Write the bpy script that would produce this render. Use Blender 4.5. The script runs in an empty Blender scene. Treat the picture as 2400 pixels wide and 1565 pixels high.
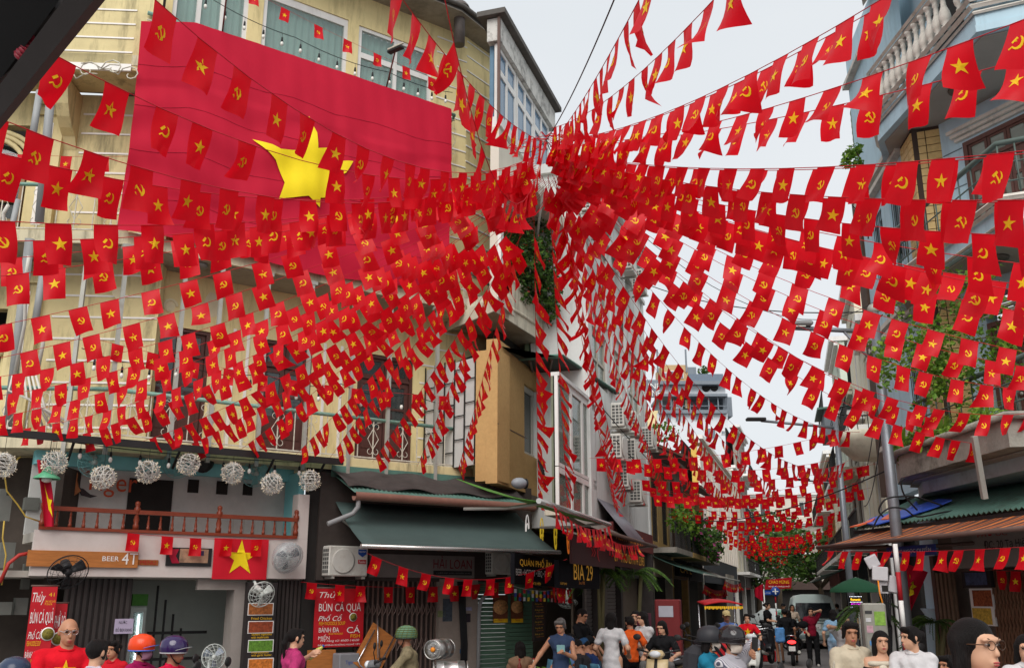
import bpy, math, random, zlib
import numpy as np
from mathutils import Vector, Matrix, noise
random.seed(7); np.random.seed(7)
SC = bpy.context.scene; COL = SC.collection
R = math.radians; PI = math.pi
# ------------------------------------------------------------------ camera, sky, sun, exposure
PITCH = R(15.3); FPX = 2250.0; EYE = Vector((0, 0, 1.9))
cam = bpy.data.cameras.new('camera'); co = bpy.data.objects.new('camera', cam); COL.objects.link(co)
cam.sensor_width = 36; cam.lens = 36 * FPX / 2400; cam.clip_end = 2000; cam.clip_start = .05
co.location = EYE; co.rotation_euler = (PI / 2 + PITCH, 0, 0); SC.camera = co
W = bpy.data.worlds.new('World'); SC.world = W; W.use_nodes = True
nt = W.node_tree; nt.nodes.clear()
SUN_EL, SUN_AZ = R(42), R(190)
sky = nt.nodes.new('ShaderNodeTexSky'); sky.sky_type = 'NISHITA'; sky.sun_disc = False
sky.sun_elevation = SUN_EL; sky.sun_rotation = SUN_AZ; sky.dust_density = 4
b1 = nt.nodes.new('ShaderNodeBackground'); b1.inputs[1].default_value = .06; nt.links.new(sky.outputs[0], b1.inputs[0])
tc = nt.nodes.new('ShaderNodeTexCoord'); mp = nt.nodes.new('ShaderNodeMapping'); mp.inputs['Scale'].default_value = (1, 1, 2.5)
nz = nt.nodes.new('ShaderNodeTexNoise'); nz.inputs['Scale'].default_value = 1.6; nz.inputs['Detail'].default_value = 4
cr = nt.nodes.new('ShaderNodeValToRGB')
cr.color_ramp.elements[0].position = .3; cr.color_ramp.elements[0].color = (.76, .805, .84, 1)
cr.color_ramp.elements[1].position = .75; cr.color_ramp.elements[1].color = (.86, .885, .905, 1)
nt.links.new(tc.outputs['Generated'], mp.inputs[0]); nt.links.new(mp.outputs[0], nz.inputs[0]); nt.links.new(nz.outputs[0], cr.inputs[0])
b2 = nt.nodes.new('ShaderNodeBackground'); b2.inputs[1].default_value = .61; nt.links.new(cr.outputs[0], b2.inputs[0])
mx = nt.nodes.new('ShaderNodeMixShader'); mx.inputs[0].default_value = .9
nt.links.new(b1.outputs[0], mx.inputs[1]); nt.links.new(b2.outputs[0], mx.inputs[2])
wo = nt.nodes.new('ShaderNodeOutputWorld'); nt.links.new(mx.outputs[0], wo.inputs[0])
sl = bpy.data.lights.new('sun', 'SUN'); sl.energy = 1.5; sl.angle = R(45); sl.color = (1, .97, .93)
so = bpy.data.objects.new('sun', sl); COL.objects.link(so); so.location = (0, -5, 40)
so.rotation_euler = (PI / 2 - SUN_EL, 0, PI - SUN_AZ + PI)
sd = Vector((math.sin(SUN_AZ) * math.cos(SUN_EL), math.cos(SUN_AZ) * math.cos(SUN_EL), math.sin(SUN_EL)))
so.rotation_euler = sd.to_track_quat('Z', 'Y').to_euler()
SC.view_settings.view_transform = 'Standard'; SC.view_settings.look = 'None'
SC.view_settings.exposure = 0.8; SC.view_settings.gamma = 1
SC.render.engine = 'CYCLES'
cy = SC.cycles; cy.max_bounces = 6; cy.diffuse_bounces = 3; cy.glossy_bounces = 2; cy.transmission_bounces = 4
cy.transparent_max_bounces = 8; cy.caustics_reflective = False; cy.caustics_refractive = False; cy.sample_clamp_indirect = 4
cy.use_denoising = True
# ------------------------------------------------------------------ pixel <-> world
CT, ST = math.cos(PITCH), math.sin(PITCH)
def ray(px, py):
    x = (px - 1200) / FPX; y = -(py - 782.5) / FPX
    return Vector((x, CT - y * ST, ST + y * CT))
def at(px, py, d):            # point at optical depth d
    return EYE + ray(px, py) * d
def atY(px, py, Y):
    r = ray(px, py); return EYE + r * (Y / r.y)
def atZ(px, py, z):
    r = ray(px, py); return EYE + r * ((z - EYE.z) / r.z)
class Wall:
    """plan line through (x,y) with heading az; local axes u (along), v (into the building), z"""
    def __init__(s, x, y, az):
        a = R(az); s.o = Vector((x, y, 0)); s.u = Vector((math.sin(a), math.cos(a), 0)); s.v = Vector((-math.cos(a), math.sin(a), 0))
        s.M = Matrix(((s.u.x, s.v.x, 0, x), (s.u.y, s.v.y, 0, y), (0, 0, 1, 0), (0, 0, 0, 1)))
    def flip(s):               # for walls on the right of the street: v points to the right
        s.v = -s.v; s.u = -s.u
        s.M = Matrix(((s.u.x, s.v.x, 0, s.o.x), (s.u.y, s.v.y, 0, s.o.y), (0, 0, 1, 0), (0, 0, 0, 1))); return s
    def px(s, px, py, v=0):
        r = ray(px, py); o = s.o + s.v * v; k = (o - EYE).dot(s.v) / r.dot(s.v); p = EYE + r * k - s.o
        return p.dot(s.u), p.z
    def p(s, u, v, z): return s.o + s.u * u + s.v * v + Vector((0, 0, z))
    def at(s, u, v, z): return s.M @ Matrix.Translation((u, v, z))
# ------------------------------------------------------------------ materials
def lin(c):
    return tuple(((x / 255) / 12.92 if x <= 10 else (((x / 255) + .055) / 1.055) ** 2.4) for x in c)
MATS = {}
def mat(name, col, rough=.75, var=.14, scale=5, bump=0, metal=0, spec=.35, stain=None, stain_amt=.5, stain_scale=1.2, transl=0, emit=0, streak=False, bscale=None, alpha=1, stretch=None):
    if name in MATS: return MATS[name]
    m = bpy.data.materials.new(name); m.use_nodes = True; MATS[name] = m
    n = m.node_tree.nodes; l = m.node_tree.links; b = n['Principled BSDF']; out = n['Material Output']
    c = lin(col); b.inputs['Roughness'].default_value = rough; b.inputs['Metallic'].default_value = metal
    b.inputs['Specular IOR Level'].default_value = spec
    src = None
    if var or stain:
        t = n.new('ShaderNodeTexCoord'); pos = t.outputs['Object']
        if stretch:
            mp = n.new('ShaderNodeMapping'); mp.inputs['Scale'].default_value = stretch; l.new(pos, mp.inputs[0]); pos = mp.outputs[0]
        nz = n.new('ShaderNodeTexNoise'); nz.inputs['Scale'].default_value = scale; nz.inputs['Detail'].default_value = 6; nz.inputs['Roughness'].default_value = .65
        l.new(pos, nz.inputs[0]); r = n.new('ShaderNodeValToRGB'); l.new(nz.outputs[0], r.inputs[0])
        r.color_ramp.elements[0].position = .28; r.color_ramp.elements[1].position = .72
        r.color_ramp.elements[0].color = tuple(max(0, x * (1 - var)) for x in c) + (1,)
        r.color_ramp.elements[1].color = tuple(min(1, x * (1 + var * .8)) for x in c) + (1,)
        src = r.outputs[0]
        if stain:
            mp = n.new('ShaderNodeMapping'); mp.inputs['Scale'].default_value = (2.2, 2.2, .35) if streak else (1, 1, 1)
            l.new(t.outputs['Object'], mp.inputs[0])
            n2 = n.new('ShaderNodeTexNoise'); n2.inputs['Scale'].default_value = stain_scale; n2.inputs['Detail'].default_value = 9; n2.inputs['Roughness'].default_value = .72
            l.new(mp.outputs[0], n2.inputs[0]); r2 = n.new('ShaderNodeValToRGB'); l.new(n2.outputs[0], r2.inputs[0])
            r2.color_ramp.elements[0].position = .5; r2.color_ramp.elements[0].color = (0, 0, 0, 1)
            r2.color_ramp.elements[1].position = .72; r2.color_ramp.elements[1].color = (stain_amt,) * 3 + (1,)
            mm = n.new('ShaderNodeMixRGB'); l.new(r2.outputs[0], mm.inputs[0]); l.new(src, mm.inputs[1]); mm.inputs[2].default_value = lin(stain) + (1,); src = mm.outputs[0]
        l.new(src, b.inputs['Base Color'])
        if bump:
            nb = n.new('ShaderNodeTexNoise'); nb.inputs['Scale'].default_value = bscale or scale * 6; nb.inputs['Detail'].default_value = 4; l.new(pos, nb.inputs[0])
            bp = n.new('ShaderNodeBump'); bp.inputs['Strength'].default_value = bump; bp.inputs['Distance'].default_value = .02
            l.new(nb.outputs[0], bp.inputs['Height']); l.new(bp.outputs[0], b.inputs['Normal'])
    else:
        b.inputs['Base Color'].default_value = c + (1,)
    if emit:
        b.inputs['Emission Color'].default_value = c + (1,); b.inputs['Emission Strength'].default_value = emit
    if transl:
        tr = n.new('ShaderNodeBsdfTranslucent')
        if src: l.new(src, tr.inputs[0])
        else: tr.inputs[0].default_value = c + (1,)
        ms = n.new('ShaderNodeMixShader'); ms.inputs[0].default_value = transl
        l.new(b.outputs[0], ms.inputs[1]); l.new(tr.outputs[0], ms.inputs[2]); l.new(ms.outputs[0], out.inputs[0])
    if alpha < 1:
        b.inputs['Alpha'].default_value = alpha
    return m
def glass(name, col=(120, 140, 140), rough=.08, alpha=.55):
    if name in MATS: return MATS[name]
    m = mat(name, col, rough=rough, var=0, spec=.8); m.node_tree.nodes['Principled BSDF'].inputs['Alpha'].default_value = alpha; return m
# ------------------------------------------------------------------ mesh building
I4 = Matrix.Identity(4)
WM = {}
class MB:
    def __init__(s, M=None): s.v = []; s.f = []; s.m = []; s.sm = []; s.M = M or I4; s.c = 0
    def add(s, vs, fs, sm=False):
        k = len(s.v); M = s.M; s.v += [M @ Vector(p) for p in vs]
        for f in fs: s.f.append(tuple(i + k for i in f)); s.m.append(s.c); s.sm.append(sm)
        return s
    def box(s, x0, x1, y0, y1, z0, z1):
        return s.add([(x0, y0, z0), (x1, y0, z0), (x1, y1, z0), (x0, y1, z0), (x0, y0, z1), (x1, y0, z1), (x1, y1, z1), (x0, y1, z1)],
                     [(0, 3, 2, 1), (4, 5, 6, 7), (0, 1, 5, 4), (1, 2, 6, 5), (2, 3, 7, 6), (3, 0, 4, 7)])
    def hexa(s, p):
        return s.add(p, [(0, 3, 2, 1), (4, 5, 6, 7), (0, 1, 5, 4), (1, 2, 6, 5), (2, 3, 7, 6), (3, 0, 4, 7)])
    def rbox(s, x0, x1, y0, y1, z0, z1, b=.03):      # box with bevelled edges
        cx, cy, cz = (x0 + x1) / 2, (y0 + y1) / 2, (z0 + z1) / 2; hx, hy, hz = (x1 - x0) / 2, (y1 - y0) / 2, (z1 - z0) / 2
        b = min(b, hx * .95, hy * .95, hz * .95); vs = []; idx = {}
        for sx in (-1, 1):
            for sy in (-1, 1):
                for sz in (-1, 1):
                    for ax in range(3):
                        q = [hx, hy, hz]
                        for a in range(3):
                            if a != ax: q[a] -= b
                        idx[(sx, sy, sz, ax)] = len(vs); vs.append((cx + sx * q[0], cy + sy * q[1], cz + sz * q[2]))
        fs = []
        def fl(k, flip): fs.append(tuple(k[::-1]) if flip else tuple(k))
        S = (-1, 1)
        for sg in S:
            fl([idx[(sg, a, b_, 0)] for a, b_ in ((-1, -1), (1, -1), (1, 1), (-1, 1))], sg < 0)
            fl([idx[(a, sg, b_, 1)] for a, b_ in ((-1, -1), (1, -1), (1, 1), (-1, 1))], sg > 0)
            fl([idx[(a, b_, sg, 2)] for a, b_ in ((-1, -1), (1, -1), (1, 1), (-1, 1))], sg < 0)
        for a in S:
            for c in S:
                fl([idx[(a, c, -1, 0)], idx[(a, c, -1, 1)], idx[(a, c, 1, 1)], idx[(a, c, 1, 0)]], a * c < 0)
                fl([idx[(a, -1, c, 0)], idx[(a, -1, c, 2)], idx[(a, 1, c, 2)], idx[(a, 1, c, 0)]], a * c > 0)
                fl([idx[(-1, a, c, 1)], idx[(-1, a, c, 2)], idx[(1, a, c, 2)], idx[(1, a, c, 1)]], a * c < 0)
                for d in S: fl([idx[(a, c, d, 0)], idx[(a, c, d, 1)], idx[(a, c, d, 2)]], a * c * d < 0)
        return s.add(vs, fs)
    def tube(s, pts, r, n=8, cap=True, closed=False):
        pts = [Vector(p) for p in pts]; m = len(pts); rs = r if isinstance(r, (list, tuple)) else [r] * m
        vs = []; fs = []; up = None
        for i, p in enumerate(pts):
            if closed: t = pts[(i + 1) % m] - pts[i - 1]
            else: t = pts[min(i + 1, m - 1)] - pts[max(i - 1, 0)]
            if t.length < 1e-9: t = Vector((0, 0, 1))
            t.normalize()
            if up is None:
                up = t.orthogonal().normalized()
                if abs(t.z) < .9: up = (Vector((0, 0, 1)) - t * t.z).normalized()
            else:
                up = up - t * up.dot(t); up = up.normalized() if up.length > 1e-6 else t.orthogonal().normalized()
            sd = t.cross(up)
            for k in range(n):
                a = 2 * PI * k / n; vs.append(p + (up * math.cos(a) + sd * math.sin(a)) * rs[i])
        for i in range(m if closed else m - 1):
            for k in range(n):
                a = i * n + k; b = i * n + (k + 1) % n; j = ((i + 1) % m) * n
                fs.append((a, b, j + (k + 1) % n, j + k))
        s.add(vs, fs, n > 4)
        if cap and not closed:
            q = len(s.v) - m * n
            s.f += [tuple(q + k for k in reversed(range(n))), tuple(q + (m - 1) * n + k for k in range(n))]; s.m += [s.c] * 2; s.sm += [False] * 2
        return s
    def lathe(s, prof, c=(0, 0, 0), n=14, axis=2, sy=1, cap=True, a0=0, a1=2 * PI):
        vs = []; fs = []; c = Vector(c); full = abs(a1 - a0 - 2 * PI) < 1e-6; m = n if full else n + 1
        for (r, z) in prof:
            for k in range(m):
                a = a0 + (a1 - a0) * k / n; x, y = r * math.cos(a), r * math.sin(a) * sy
                p = (x, y, z) if axis == 2 else ((z, x, y) if axis == 0 else (y, z, x)); vs.append(c + Vector(p))
        for i in range(len(prof) - 1):
            for k in range(n):
                b = (k + 1) % m; fs.append((i * m + k, i * m + b, (i + 1) * m + b, (i + 1) * m + k))
        s.add(vs, fs, True)
        if cap and full:
            q = len(s.v) - len(vs); e = (len(prof) - 1) * m
            if prof[0][0] > 1e-4: s.f.append(tuple(q + k for k in reversed(range(m)))); s.m.append(s.c); s.sm.append(False)
            if prof[-1][0] > 1e-4: s.f.append(tuple(q + e + k for k in range(m))); s.m.append(s.c); s.sm.append(False)
        return s
    def ell(s, c, r, n=12, m=8):
        prof = [(math.sin(PI * i / m), -math.cos(PI * i / m)) for i in range(m + 1)]; k = len(s.v); M = s.M
        s.M = M @ Matrix.Translation(c) @ Matrix.Diagonal((r[0], r[1], r[2], 1)); s.lathe(prof, n=n, cap=False); s.M = M; return s
    def ext(s, pts, vec, sm=False):
        n = len(pts); p = [Vector(q) for q in pts]; w = Vector(vec)
        nr = Vector((0, 0, 0))
        for i in range(n):
            a, b = p[i], p[(i + 1) % n]; nr += a.cross(b)
        if nr.dot(w) > 0: p = p[::-1]
        fs = [tuple(range(n)), tuple(range(2 * n - 1, n - 1, -1))] + [(i, i + n, (i + 1) % n + n, (i + 1) % n) for i in range(n)]
        s.add(p + [q + w for q in p], fs, sm)
        if sm: s.sm[-len(fs)] = s.sm[-len(fs) + 1] = False
        return s
    def poly(s, pts): return s.add(pts, [tuple(range(len(pts)))])
    def sheet(s, fn, nu, nv, th=0, sm=True):          # fn(a,b) -> point, a,b in 0..1; optional thickness along the face normal
        g = [[Vector(fn(i / nu, j / nv)) for i in range(nu + 1)] for j in range(nv + 1)]
        vs = [p for row in g for p in row]; w = nu + 1
        fs = [(j * w + i, j * w + i + 1, (j + 1) * w + i + 1, (j + 1) * w + i) for j in range(nv) for i in range(nu)]
        if th:
            ns = []
            for j in range(nv + 1):
                for i in range(nu + 1):
                    a = g[j][min(i + 1, nu)] - g[j][max(i - 1, 0)]; b = g[min(j + 1, nv)][i] - g[max(j - 1, 0)][i]; q = a.cross(b)
                    ns.append(q.normalized() if q.length > 1e-9 else Vector((0, 0, 1)))
            k = len(vs); vs = vs + [p - q * th for p, q in zip(vs, ns)]
            fs += [tuple(i + k for i in f[::-1]) for f in fs]
            bd = [(j * w, (j + 1) * w) for j in range(nv)] ; bd += [((j + 1) * w + nu, j * w + nu) for j in range(nv)]
            bd += [(i + 1, i) for i in range(nu)]; bd += [(nv * w + i, nv * w + i + 1) for i in range(nu)]
            fs += [(a, b, b + k, a + k) for a, b in bd]
        return s.add(vs, fs, sm)
    def ring(s, c, rad, r, n=20, axis=1, k=6, sy=1):
        pts = []
        for i in range(n):
            a = 2 * PI * i / n; x, y = rad * math.cos(a), rad * math.sin(a) * sy
            pts.append(Vector(c) + Vector((x, 0, y) if axis == 1 else ((0, x, y) if axis == 0 else (x, y, 0))))
        return s.tube(pts, r, k, closed=True)
    def mesh(s, name, mats, inv=None):
        me = bpy.data.meshes.new(name)
        vs = [inv @ p for p in s.v] if inv else s.v
        me.from_pydata([tuple(p) for p in vs], [], s.f)
        for q in (mats if isinstance(mats, (list, tuple)) else [mats]): me.materials.append(q)
        me.polygons.foreach_set('material_index', s.m); me.polygons.foreach_set('use_smooth', s.sm); me.update()
        return me
    def build(s, name, mats, parent=None, label=None, cat=None, group=None, kind=None):
        if parent is not None: inv = WM[parent].inverted(); loc = None
        else:
            xs = [p.x for p in s.v]; ys = [p.y for p in s.v]; zs = [p.z for p in s.v]
            loc = Vector(((min(xs) + max(xs)) / 2, (min(ys) + max(ys)) / 2, min(zs))); inv = Matrix.Translation(-loc)
        o = bpy.data.objects.new(name, s.mesh(name, mats, inv)); COL.objects.link(o)
        if parent is not None: o.parent = parent; WM[o] = WM[parent]
        else: o.location = loc; WM[o] = Matrix.Translation(loc)
        return tag(o, label, cat, group, kind)
def tag(o, label=None, cat=None, group=None, kind=None):
    if label: o['label'] = label
    if cat: o['category'] = cat
    if group: o['group'] = group
    if kind: o['kind'] = kind
    return o
def thing(name, label, cat, M=None, group=None, kind=None):
    o = bpy.data.objects.new(name, None); COL.objects.link(o)
    if M is None: M = I4
    elif not isinstance(M, Matrix): M = Matrix.Translation(M)
    o.matrix_world = M; WM[o] = M.copy(); o.empty_display_size = .2
    return tag(o, label, cat, group, kind)
def child(name, me, parent, M=I4, label=None):
    o = bpy.data.objects.new(name, me); COL.objects.link(o); o.parent = parent; o.matrix_local = M; WM[o] = WM[parent] @ M
    if label: o['label'] = label
    return o
class Proto:
    """a repeatable thing: parts with shared meshes"""
    def __init__(s): s.parts = []
    def add(s, name, mb, mats, under=None): s.parts.append((name, mb.mesh(name, mats), under)); return len(s.parts) - 1
    def place(s, name, label, cat, M, group=None, swap=None):
        t = thing(name, label, cat, M, group); os_ = []
        for (n, me, un) in s.parts:
            c = child(n, me, t if un is None else os_[un]); os_.append(c)
        return t
TXT = {}
def text(body, w, h, parent, M, mt, name='lettering', shear=0, ext=.004):
    """flat lettering fitted into w x h; M places its lower-left corner, x right, z up"""
    key = (body, round(w, 4), round(h, 4), mt.name, shear)
    if key not in TXT:
        c = bpy.data.curves.new('t', 'FONT'); c.body = body; c.size = 1; c.resolution_u = 3; c.shear = shear; c.space_line = .9
        o = bpy.data.objects.new('t', c); me = bpy.data.meshes.new_from_object(o); bpy.data.objects.remove(o); bpy.data.curves.remove(c)
        co_ = np.empty(len(me.vertices) * 3); me.vertices.foreach_get('co', co_); co_ = co_.reshape(-1, 3)
        if len(co_):
            lo = co_.min(0); hi = co_.max(0); sz = np.maximum(hi - lo, 1e-6)
            q = np.zeros_like(co_); q[:, 0] = (co_[:, 0] - lo[0]) / sz[0] * w; q[:, 2] = (co_[:, 1] - lo[1]) / sz[1] * h
            me.vertices.foreach_set('co', q.ravel())
        me.materials.append(mt); me.update(); TXT[key] = me
    return child(name, TXT[key], parent, M)
def cat_curve(a, b, sag, n=14):
    a = Vector(a); b = Vector(b)
    return [a.lerp(b, i / n) - Vector((0, 0, 4 * sag * (i / n) * (1 - i / n))) for i in range(n + 1)]
def wire(name, pts, r, mt, label=None, cat='cable', parent=None, n=5, group=None):
    return MB().tube(pts, r, n).build(name, mt, parent, label if parent is None else None, cat if parent is None else None, group)
def smooth(pts, k=5):
    P = [Vector(p) for p in pts]; out = []
    for i in range(len(P) - 1):
        a, b, c, d = P[max(i - 1, 0)], P[i], P[i + 1], P[min(i + 2, len(P) - 1)]
        for j in range(k):
            t = j / k; out.append(.5 * (2 * b + (c - a) * t + (2 * a - 5 * b + 4 * c - d) * t * t + (3 * b - a - 3 * c + d) * t ** 3))
    return out + [P[-1]]
def rot(az): return Matrix.Rotation(az, 4, 'Z')
def T(x, y, z): return Matrix.Translation((x, y, z))
M_RED = mat('bunting_red', (230, 10, 32), rough=.45, var=.06, scale=9, transl=.45, spec=.35)
M_YEL = mat('emblem_yellow', (255, 214, 36), rough=.55, var=.05, scale=9, transl=.28, spec=.25)
M_STR = mat('string_red', (190, 30, 40), rough=.7, var=.1)
M_BLK = mat('cable_black', (24, 24, 26), rough=.6, var=.1)
# ------------------------------------------------------------------ bunting
def star_pts(r, ri=.382, rot0=PI / 2, n=5):
    return [((r if i % 2 == 0 else r * ri) * math.cos(rot0 + i * PI / n), (r if i % 2 == 0 else r * ri) * math.sin(rot0 + i * PI / n)) for i in range(2 * n)]
def hs_polys(s):
    """hammer and sickle as convex quads, unit height about 2s"""
    P = []; O = (.12, .02)
    for i in range(9):
        a0 = R(-155 + i * 26); a1 = R(-155 + (i + 1) * 26)
        def th(k): return .12 + .22 * math.sin(PI * min(1, (k + 1) / 9)) * (1 if k < 8 else .3)
        w0 = th(i - 1) if i else .12; w1 = th(i) if i < 8 else .02
        q = []
        for a, w in ((a0, w0), (a1, w1)):
            q.append(((O[0] + .72 * math.cos(a)), (O[1] + .82 * math.sin(a)), w))
        (xa, ya, wa), (xb, yb, wb) = q
        def inn(x, y, w): dx, dy = O[0] - x, O[1] - y; L = math.hypot(dx, dy); return (x + dx / L * w, y + dy / L * w)
        P.append([(xa, ya), (xb, yb), inn(xb, yb, wb), inn(xa, ya, wa)])
    P.append([(-.50, -.28), (-.40, -.42), (-.82, -.72), (-.92, -.56)])            # sickle grip
    P.append([(-.42, .50), (-.28, .62), (.62, -.62), (.44, -.74)])                # hammer handle
    P.append([(-.78, .30), (-.50, .05), (.06, .62), (-.20, .86)])                 # hammer head
    return [[(x * s, y * s) for x, y in p] for p in P]
STAR = star_pts(.056); HS = hs_polys(.050)
def flag_mesh(top, D, N, kind, w=.2, h=.3, curl=.0, seed=0, nx=5, ny=6, big=1):
    """top(a) -> point on the string (a 0..1 over the flag width); D hang direction, N cloth normal"""
    rd = random.Random(seed); a1 = rd.uniform(-1, 1); a2 = rd.uniform(-1, 1); a3 = rd.uniform(.3, 1); ph = rd.uniform(0, 6.28); cs = rd.choice((-1, 1, 1))
    def S(a, t):
        p = top(a); k = t * t
        bl = curl * (a2 * .9 * k * (a - .5) * 2 + a3 * cs * k) + .018 * math.sin(ph + a * 4 + t * 3.1) * t * (1 + abs(a1))
        sh = -abs(curl) * .55 * k * (a3 + .3)
        tx = (top(1) - top(0)).normalized()
        return p + D * (h * t + sh * h * 2) + N * bl * big + tx * (.02 * a1 * k)
    mb = MB()
    mb.sheet(lambda i, j: S(i, j), nx, ny)
    mb.c = 1
    def em(x, y, sg):
        a = .5 + x / w; t = .5 - y / h
        e = .02; du = S(min(1, a + e), t) - S(max(0, a - e), t); dv = S(a, min(1, t + e)) - S(a, max(0, t - e)); q = du.cross(dv)
        q = q.normalized() if q.length > 1e-9 else N
        return S(a, t) + q * sg
    for sg in (.0016, -.0016):
        if kind == 0:
            c = [em(0, 0, sg)] + [em(x, y, sg) for x, y in STAR]
            mb.add(c, [(0, 1 + i, 1 + (i + 1) % 10) for i in range(10)])
        else:
            for p in HS: mb.add([em(x, y, sg) for x, y in p], [(0, 1, 2, 3)])
    return mb
UPV = Vector((0, 0, 1))
NFLAG = [0]
def bunting(label, A, B, sag, perp=.55, wind=(0, 0, 0), step=.40, kinds=(0, 1), curl=.05, skip=(0, 0), w=.2, h=.3, join=False, group='red flag bunting strings', jit=.16, ph=0, hole=None):
    A = Vector(A); B = Vector(B); L = (B - A).length * (1 + 2.6 * (sag / max(.1, (B - A).length)) ** 2)
    def P(t): return A.lerp(B, t) - UPV * (4 * sag * t * (1 - t))
    t0 = thing('bunting_string', label, 'bunting', A.lerp(B, .5), group)
    n = max(8, int(L / .5)); MB().tube([P(i / n) for i in range(n + 1)], .0035, 4).build('string', M_STR, t0)
    m = int((L - skip[0] - skip[1]) / step); rd = random.Random(zlib.crc32(label.encode()) % 1000 + m)
    wv = Vector(wind); big = MB()
    k0 = rd.randint(0, 1)
    for i in range(m):
        s0 = skip[0] + (i + .5) * step + ph + rd.uniform(-.05, .05); ta = (s0 - w / 2) / L; tb = (s0 + w / 2) / L
        if ta < 0 or tb > 1: continue
        p = P((ta + tb) / 2)
        dep = (p - EYE).dot(Vector((0, CT, ST)))
        if dep < .6: continue
        sx = 1200 + FPX * (p.x) / dep
        if sx < -160 or sx > 2560: continue
        if hole and hole[0] < sx < hole[1] and dep < 11: continue
        pa, pb = P(ta), P(tb)
        if pb.x < pa.x - 1e-6 and abs(pb.x - pa.x) > .05: ta, tb, pa, pb = tb, ta, pb, pa
        tx = (pb - pa).normalized(); g = -UPV; gp = (g - tx * g.dot(tx)).normalized()
        D = (gp * perp + g * (1 - perp) + wv * (1 + rd.uniform(-jit * 2, jit * 2)) + Vector((rd.uniform(-jit, jit), rd.uniform(-jit, jit), 0)) * .45).normalized()
        N = tx.cross(D).normalized()
        kd = kinds[(i + k0) % len(kinds)] if rd.random() > .12 else rd.choice(kinds)
        cv = curl * (rd.uniform(.3, 1.3) if rd.random() < .85 else 2.2)
        mb = flag_mesh(lambda a, ta=ta, tb=tb: P(ta + (tb - ta) * a), D, N, kd, w, h, cv, rd.randint(0, 10 ** 6), *((5, 6) if dep < 22 else (3, 4)))
        NFLAG[0] += 1
        if join:
            k = len(big.v); big.v += mb.v; big.f += [tuple(q + k for q in f) for f in mb.f]; big.m += mb.m; big.sm += mb.sm
        else: mb.build('flag', [M_RED, M_YEL], t0)
    if join and big.v: big.build('flag_row', [M_RED, M_YEL], t0, kind='stuff')
    return t0
def hub_string(label, hub, end, mid, hd=11.8, **kw):
    """string from the knot to an end point; sag solved so that the hanging curve passes the line of sight of mid"""
    hub = (hub[0] + (62 if hub[0] < 1245 else (-42 if hub[0] > 1305 else 0)), hub[1]); A = at(hub[0], hub[1], hd); B = end if isinstance(end, Vector) else at(*end)
    d = B - A; nrm = Vector((d.y, -d.x, 0)); r = ray(*mid)
    k = (A - EYE).dot(nrm) / r.dot(nrm); p = EYE + r * k
    t = Vector((p.x - A.x, p.y - A.y)).length / Vector((d.x, d.y)).length
    if (p - A).xy.dot(d.xy) < 0 or not .03 < t < .97: sag = .04 * d.length; print('BAD mid', label, round(t, 2))
    else: sag = (A.z + d.z * t - p.z) / (4 * t * (1 - t))
    if not -.3 < sag < 5: print('sag', label, round(sag, 2)); sag = max(0.05, min(2.2, sag))
    kw.setdefault('skip', (.1, 0)); return bunting(label, A, B, sag, **kw)
YF = Wall(-4.69, 17.6, 54.3)
def ybase(px, py): u, z = YF.px(px, py); return YF.p(u, -.06, 4.46)
LW = dict(wind=(-.12, .10, 0), perp=.55)
S_ = [
 ('bunting string rising steeply from central knot to top edge above the yellow corner', (1215, 332), (1030, -60, 6.0), (1080, 170), dict(perp=.3, wind=(-.15, 0, 0))),
 ('bunting string rising from central knot past the roof eave of the yellow house', (1225, 335), (900, -60, 5.4), (1000, 75), dict(perp=.3, wind=(-.2, 0, 0))),
 ('bunting string with the topmost large flag at upper left', (1200, 360), (330, -30, 5.5), (700, 262), LW),
 ('second bunting string from the top on the left, crossing the big flag above its star', (1200, 368), (60, 92, 5.5), (551, 326), dict(LW, ph=.17, hole=(655, 735))),
 ('bunting string crossing left through the middle of the star of the big flag', (1190, 376), (-60, 255, 5.5), (511, 440), dict(LW, ph=.12, hole=(670, 790))),
 ('bunting string just under the one through the star, reaching left edge', (1190, 384), (-60, 345, 6.1), (440, 447), LW),
 ('nearly level bunting string along the lower edge of the big flag, big flags at left', (1195, 388), (-60, 515, 6.2), (430, 527), dict(perp=.4, wind=(.05, 0, 0))),
 ('bunting string close under the level one, below the big flag', (1195, 394), (-60, 566, 7.3), (360, 553), dict(perp=.4, wind=(.05, 0, 0))),
 ('bunting string on the left below the big flag, third one under its lower edge', (1198, 398), (-60, 612, 9.4), (300, 578), dict(perp=.6)),
 ('bunting string on the left with small flags just above the faded wall lettering', (1198, 402), (-60, 655, 8.8), (300, 606), dict(perp=.6)),
 ('bunting string rising evenly across the upper doors of the yellow house', (1200, 405), (-60, 775, 10.2), (360, 680), dict(perp=.85)),
 ('bunting string below the evenly rising one, crossing the first brown door', (1202, 410), (-60, 852, 10.8), (380, 741), dict(perp=.85)),
 ('bunting string crossing the left brown door at half its height', (1205, 412), (-60, 890, 12.4), (341, 812), dict(perp=.85)),
 ('bunting string on the left just above the green handrail', (1208, 415), (-60, 935, 13.4), (312, 858), dict(perp=.85)),
 ('bunting string crossing the green handrail at far left', (1210, 418), (-60, 985, 14.6), (296, 903), dict(perp=.8)),
 ('lowest of the left bunting strings, tied near the cable bundle', (1210, 422), (10, 1010, 16.0), (297, 950), dict(perp=.7)),
]
D_ = [(180, 1012, 560, 868), (330, 1022, 690, 866), (440, 1028, 740, 868), (560, 1042, 800, 866), (690, 1050, 850, 858), (770, 1062, 894, 908), (870, 1078, 960, 876), (975, 1078, 1050, 850), (1070, 1095, 1105, 890)]
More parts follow.
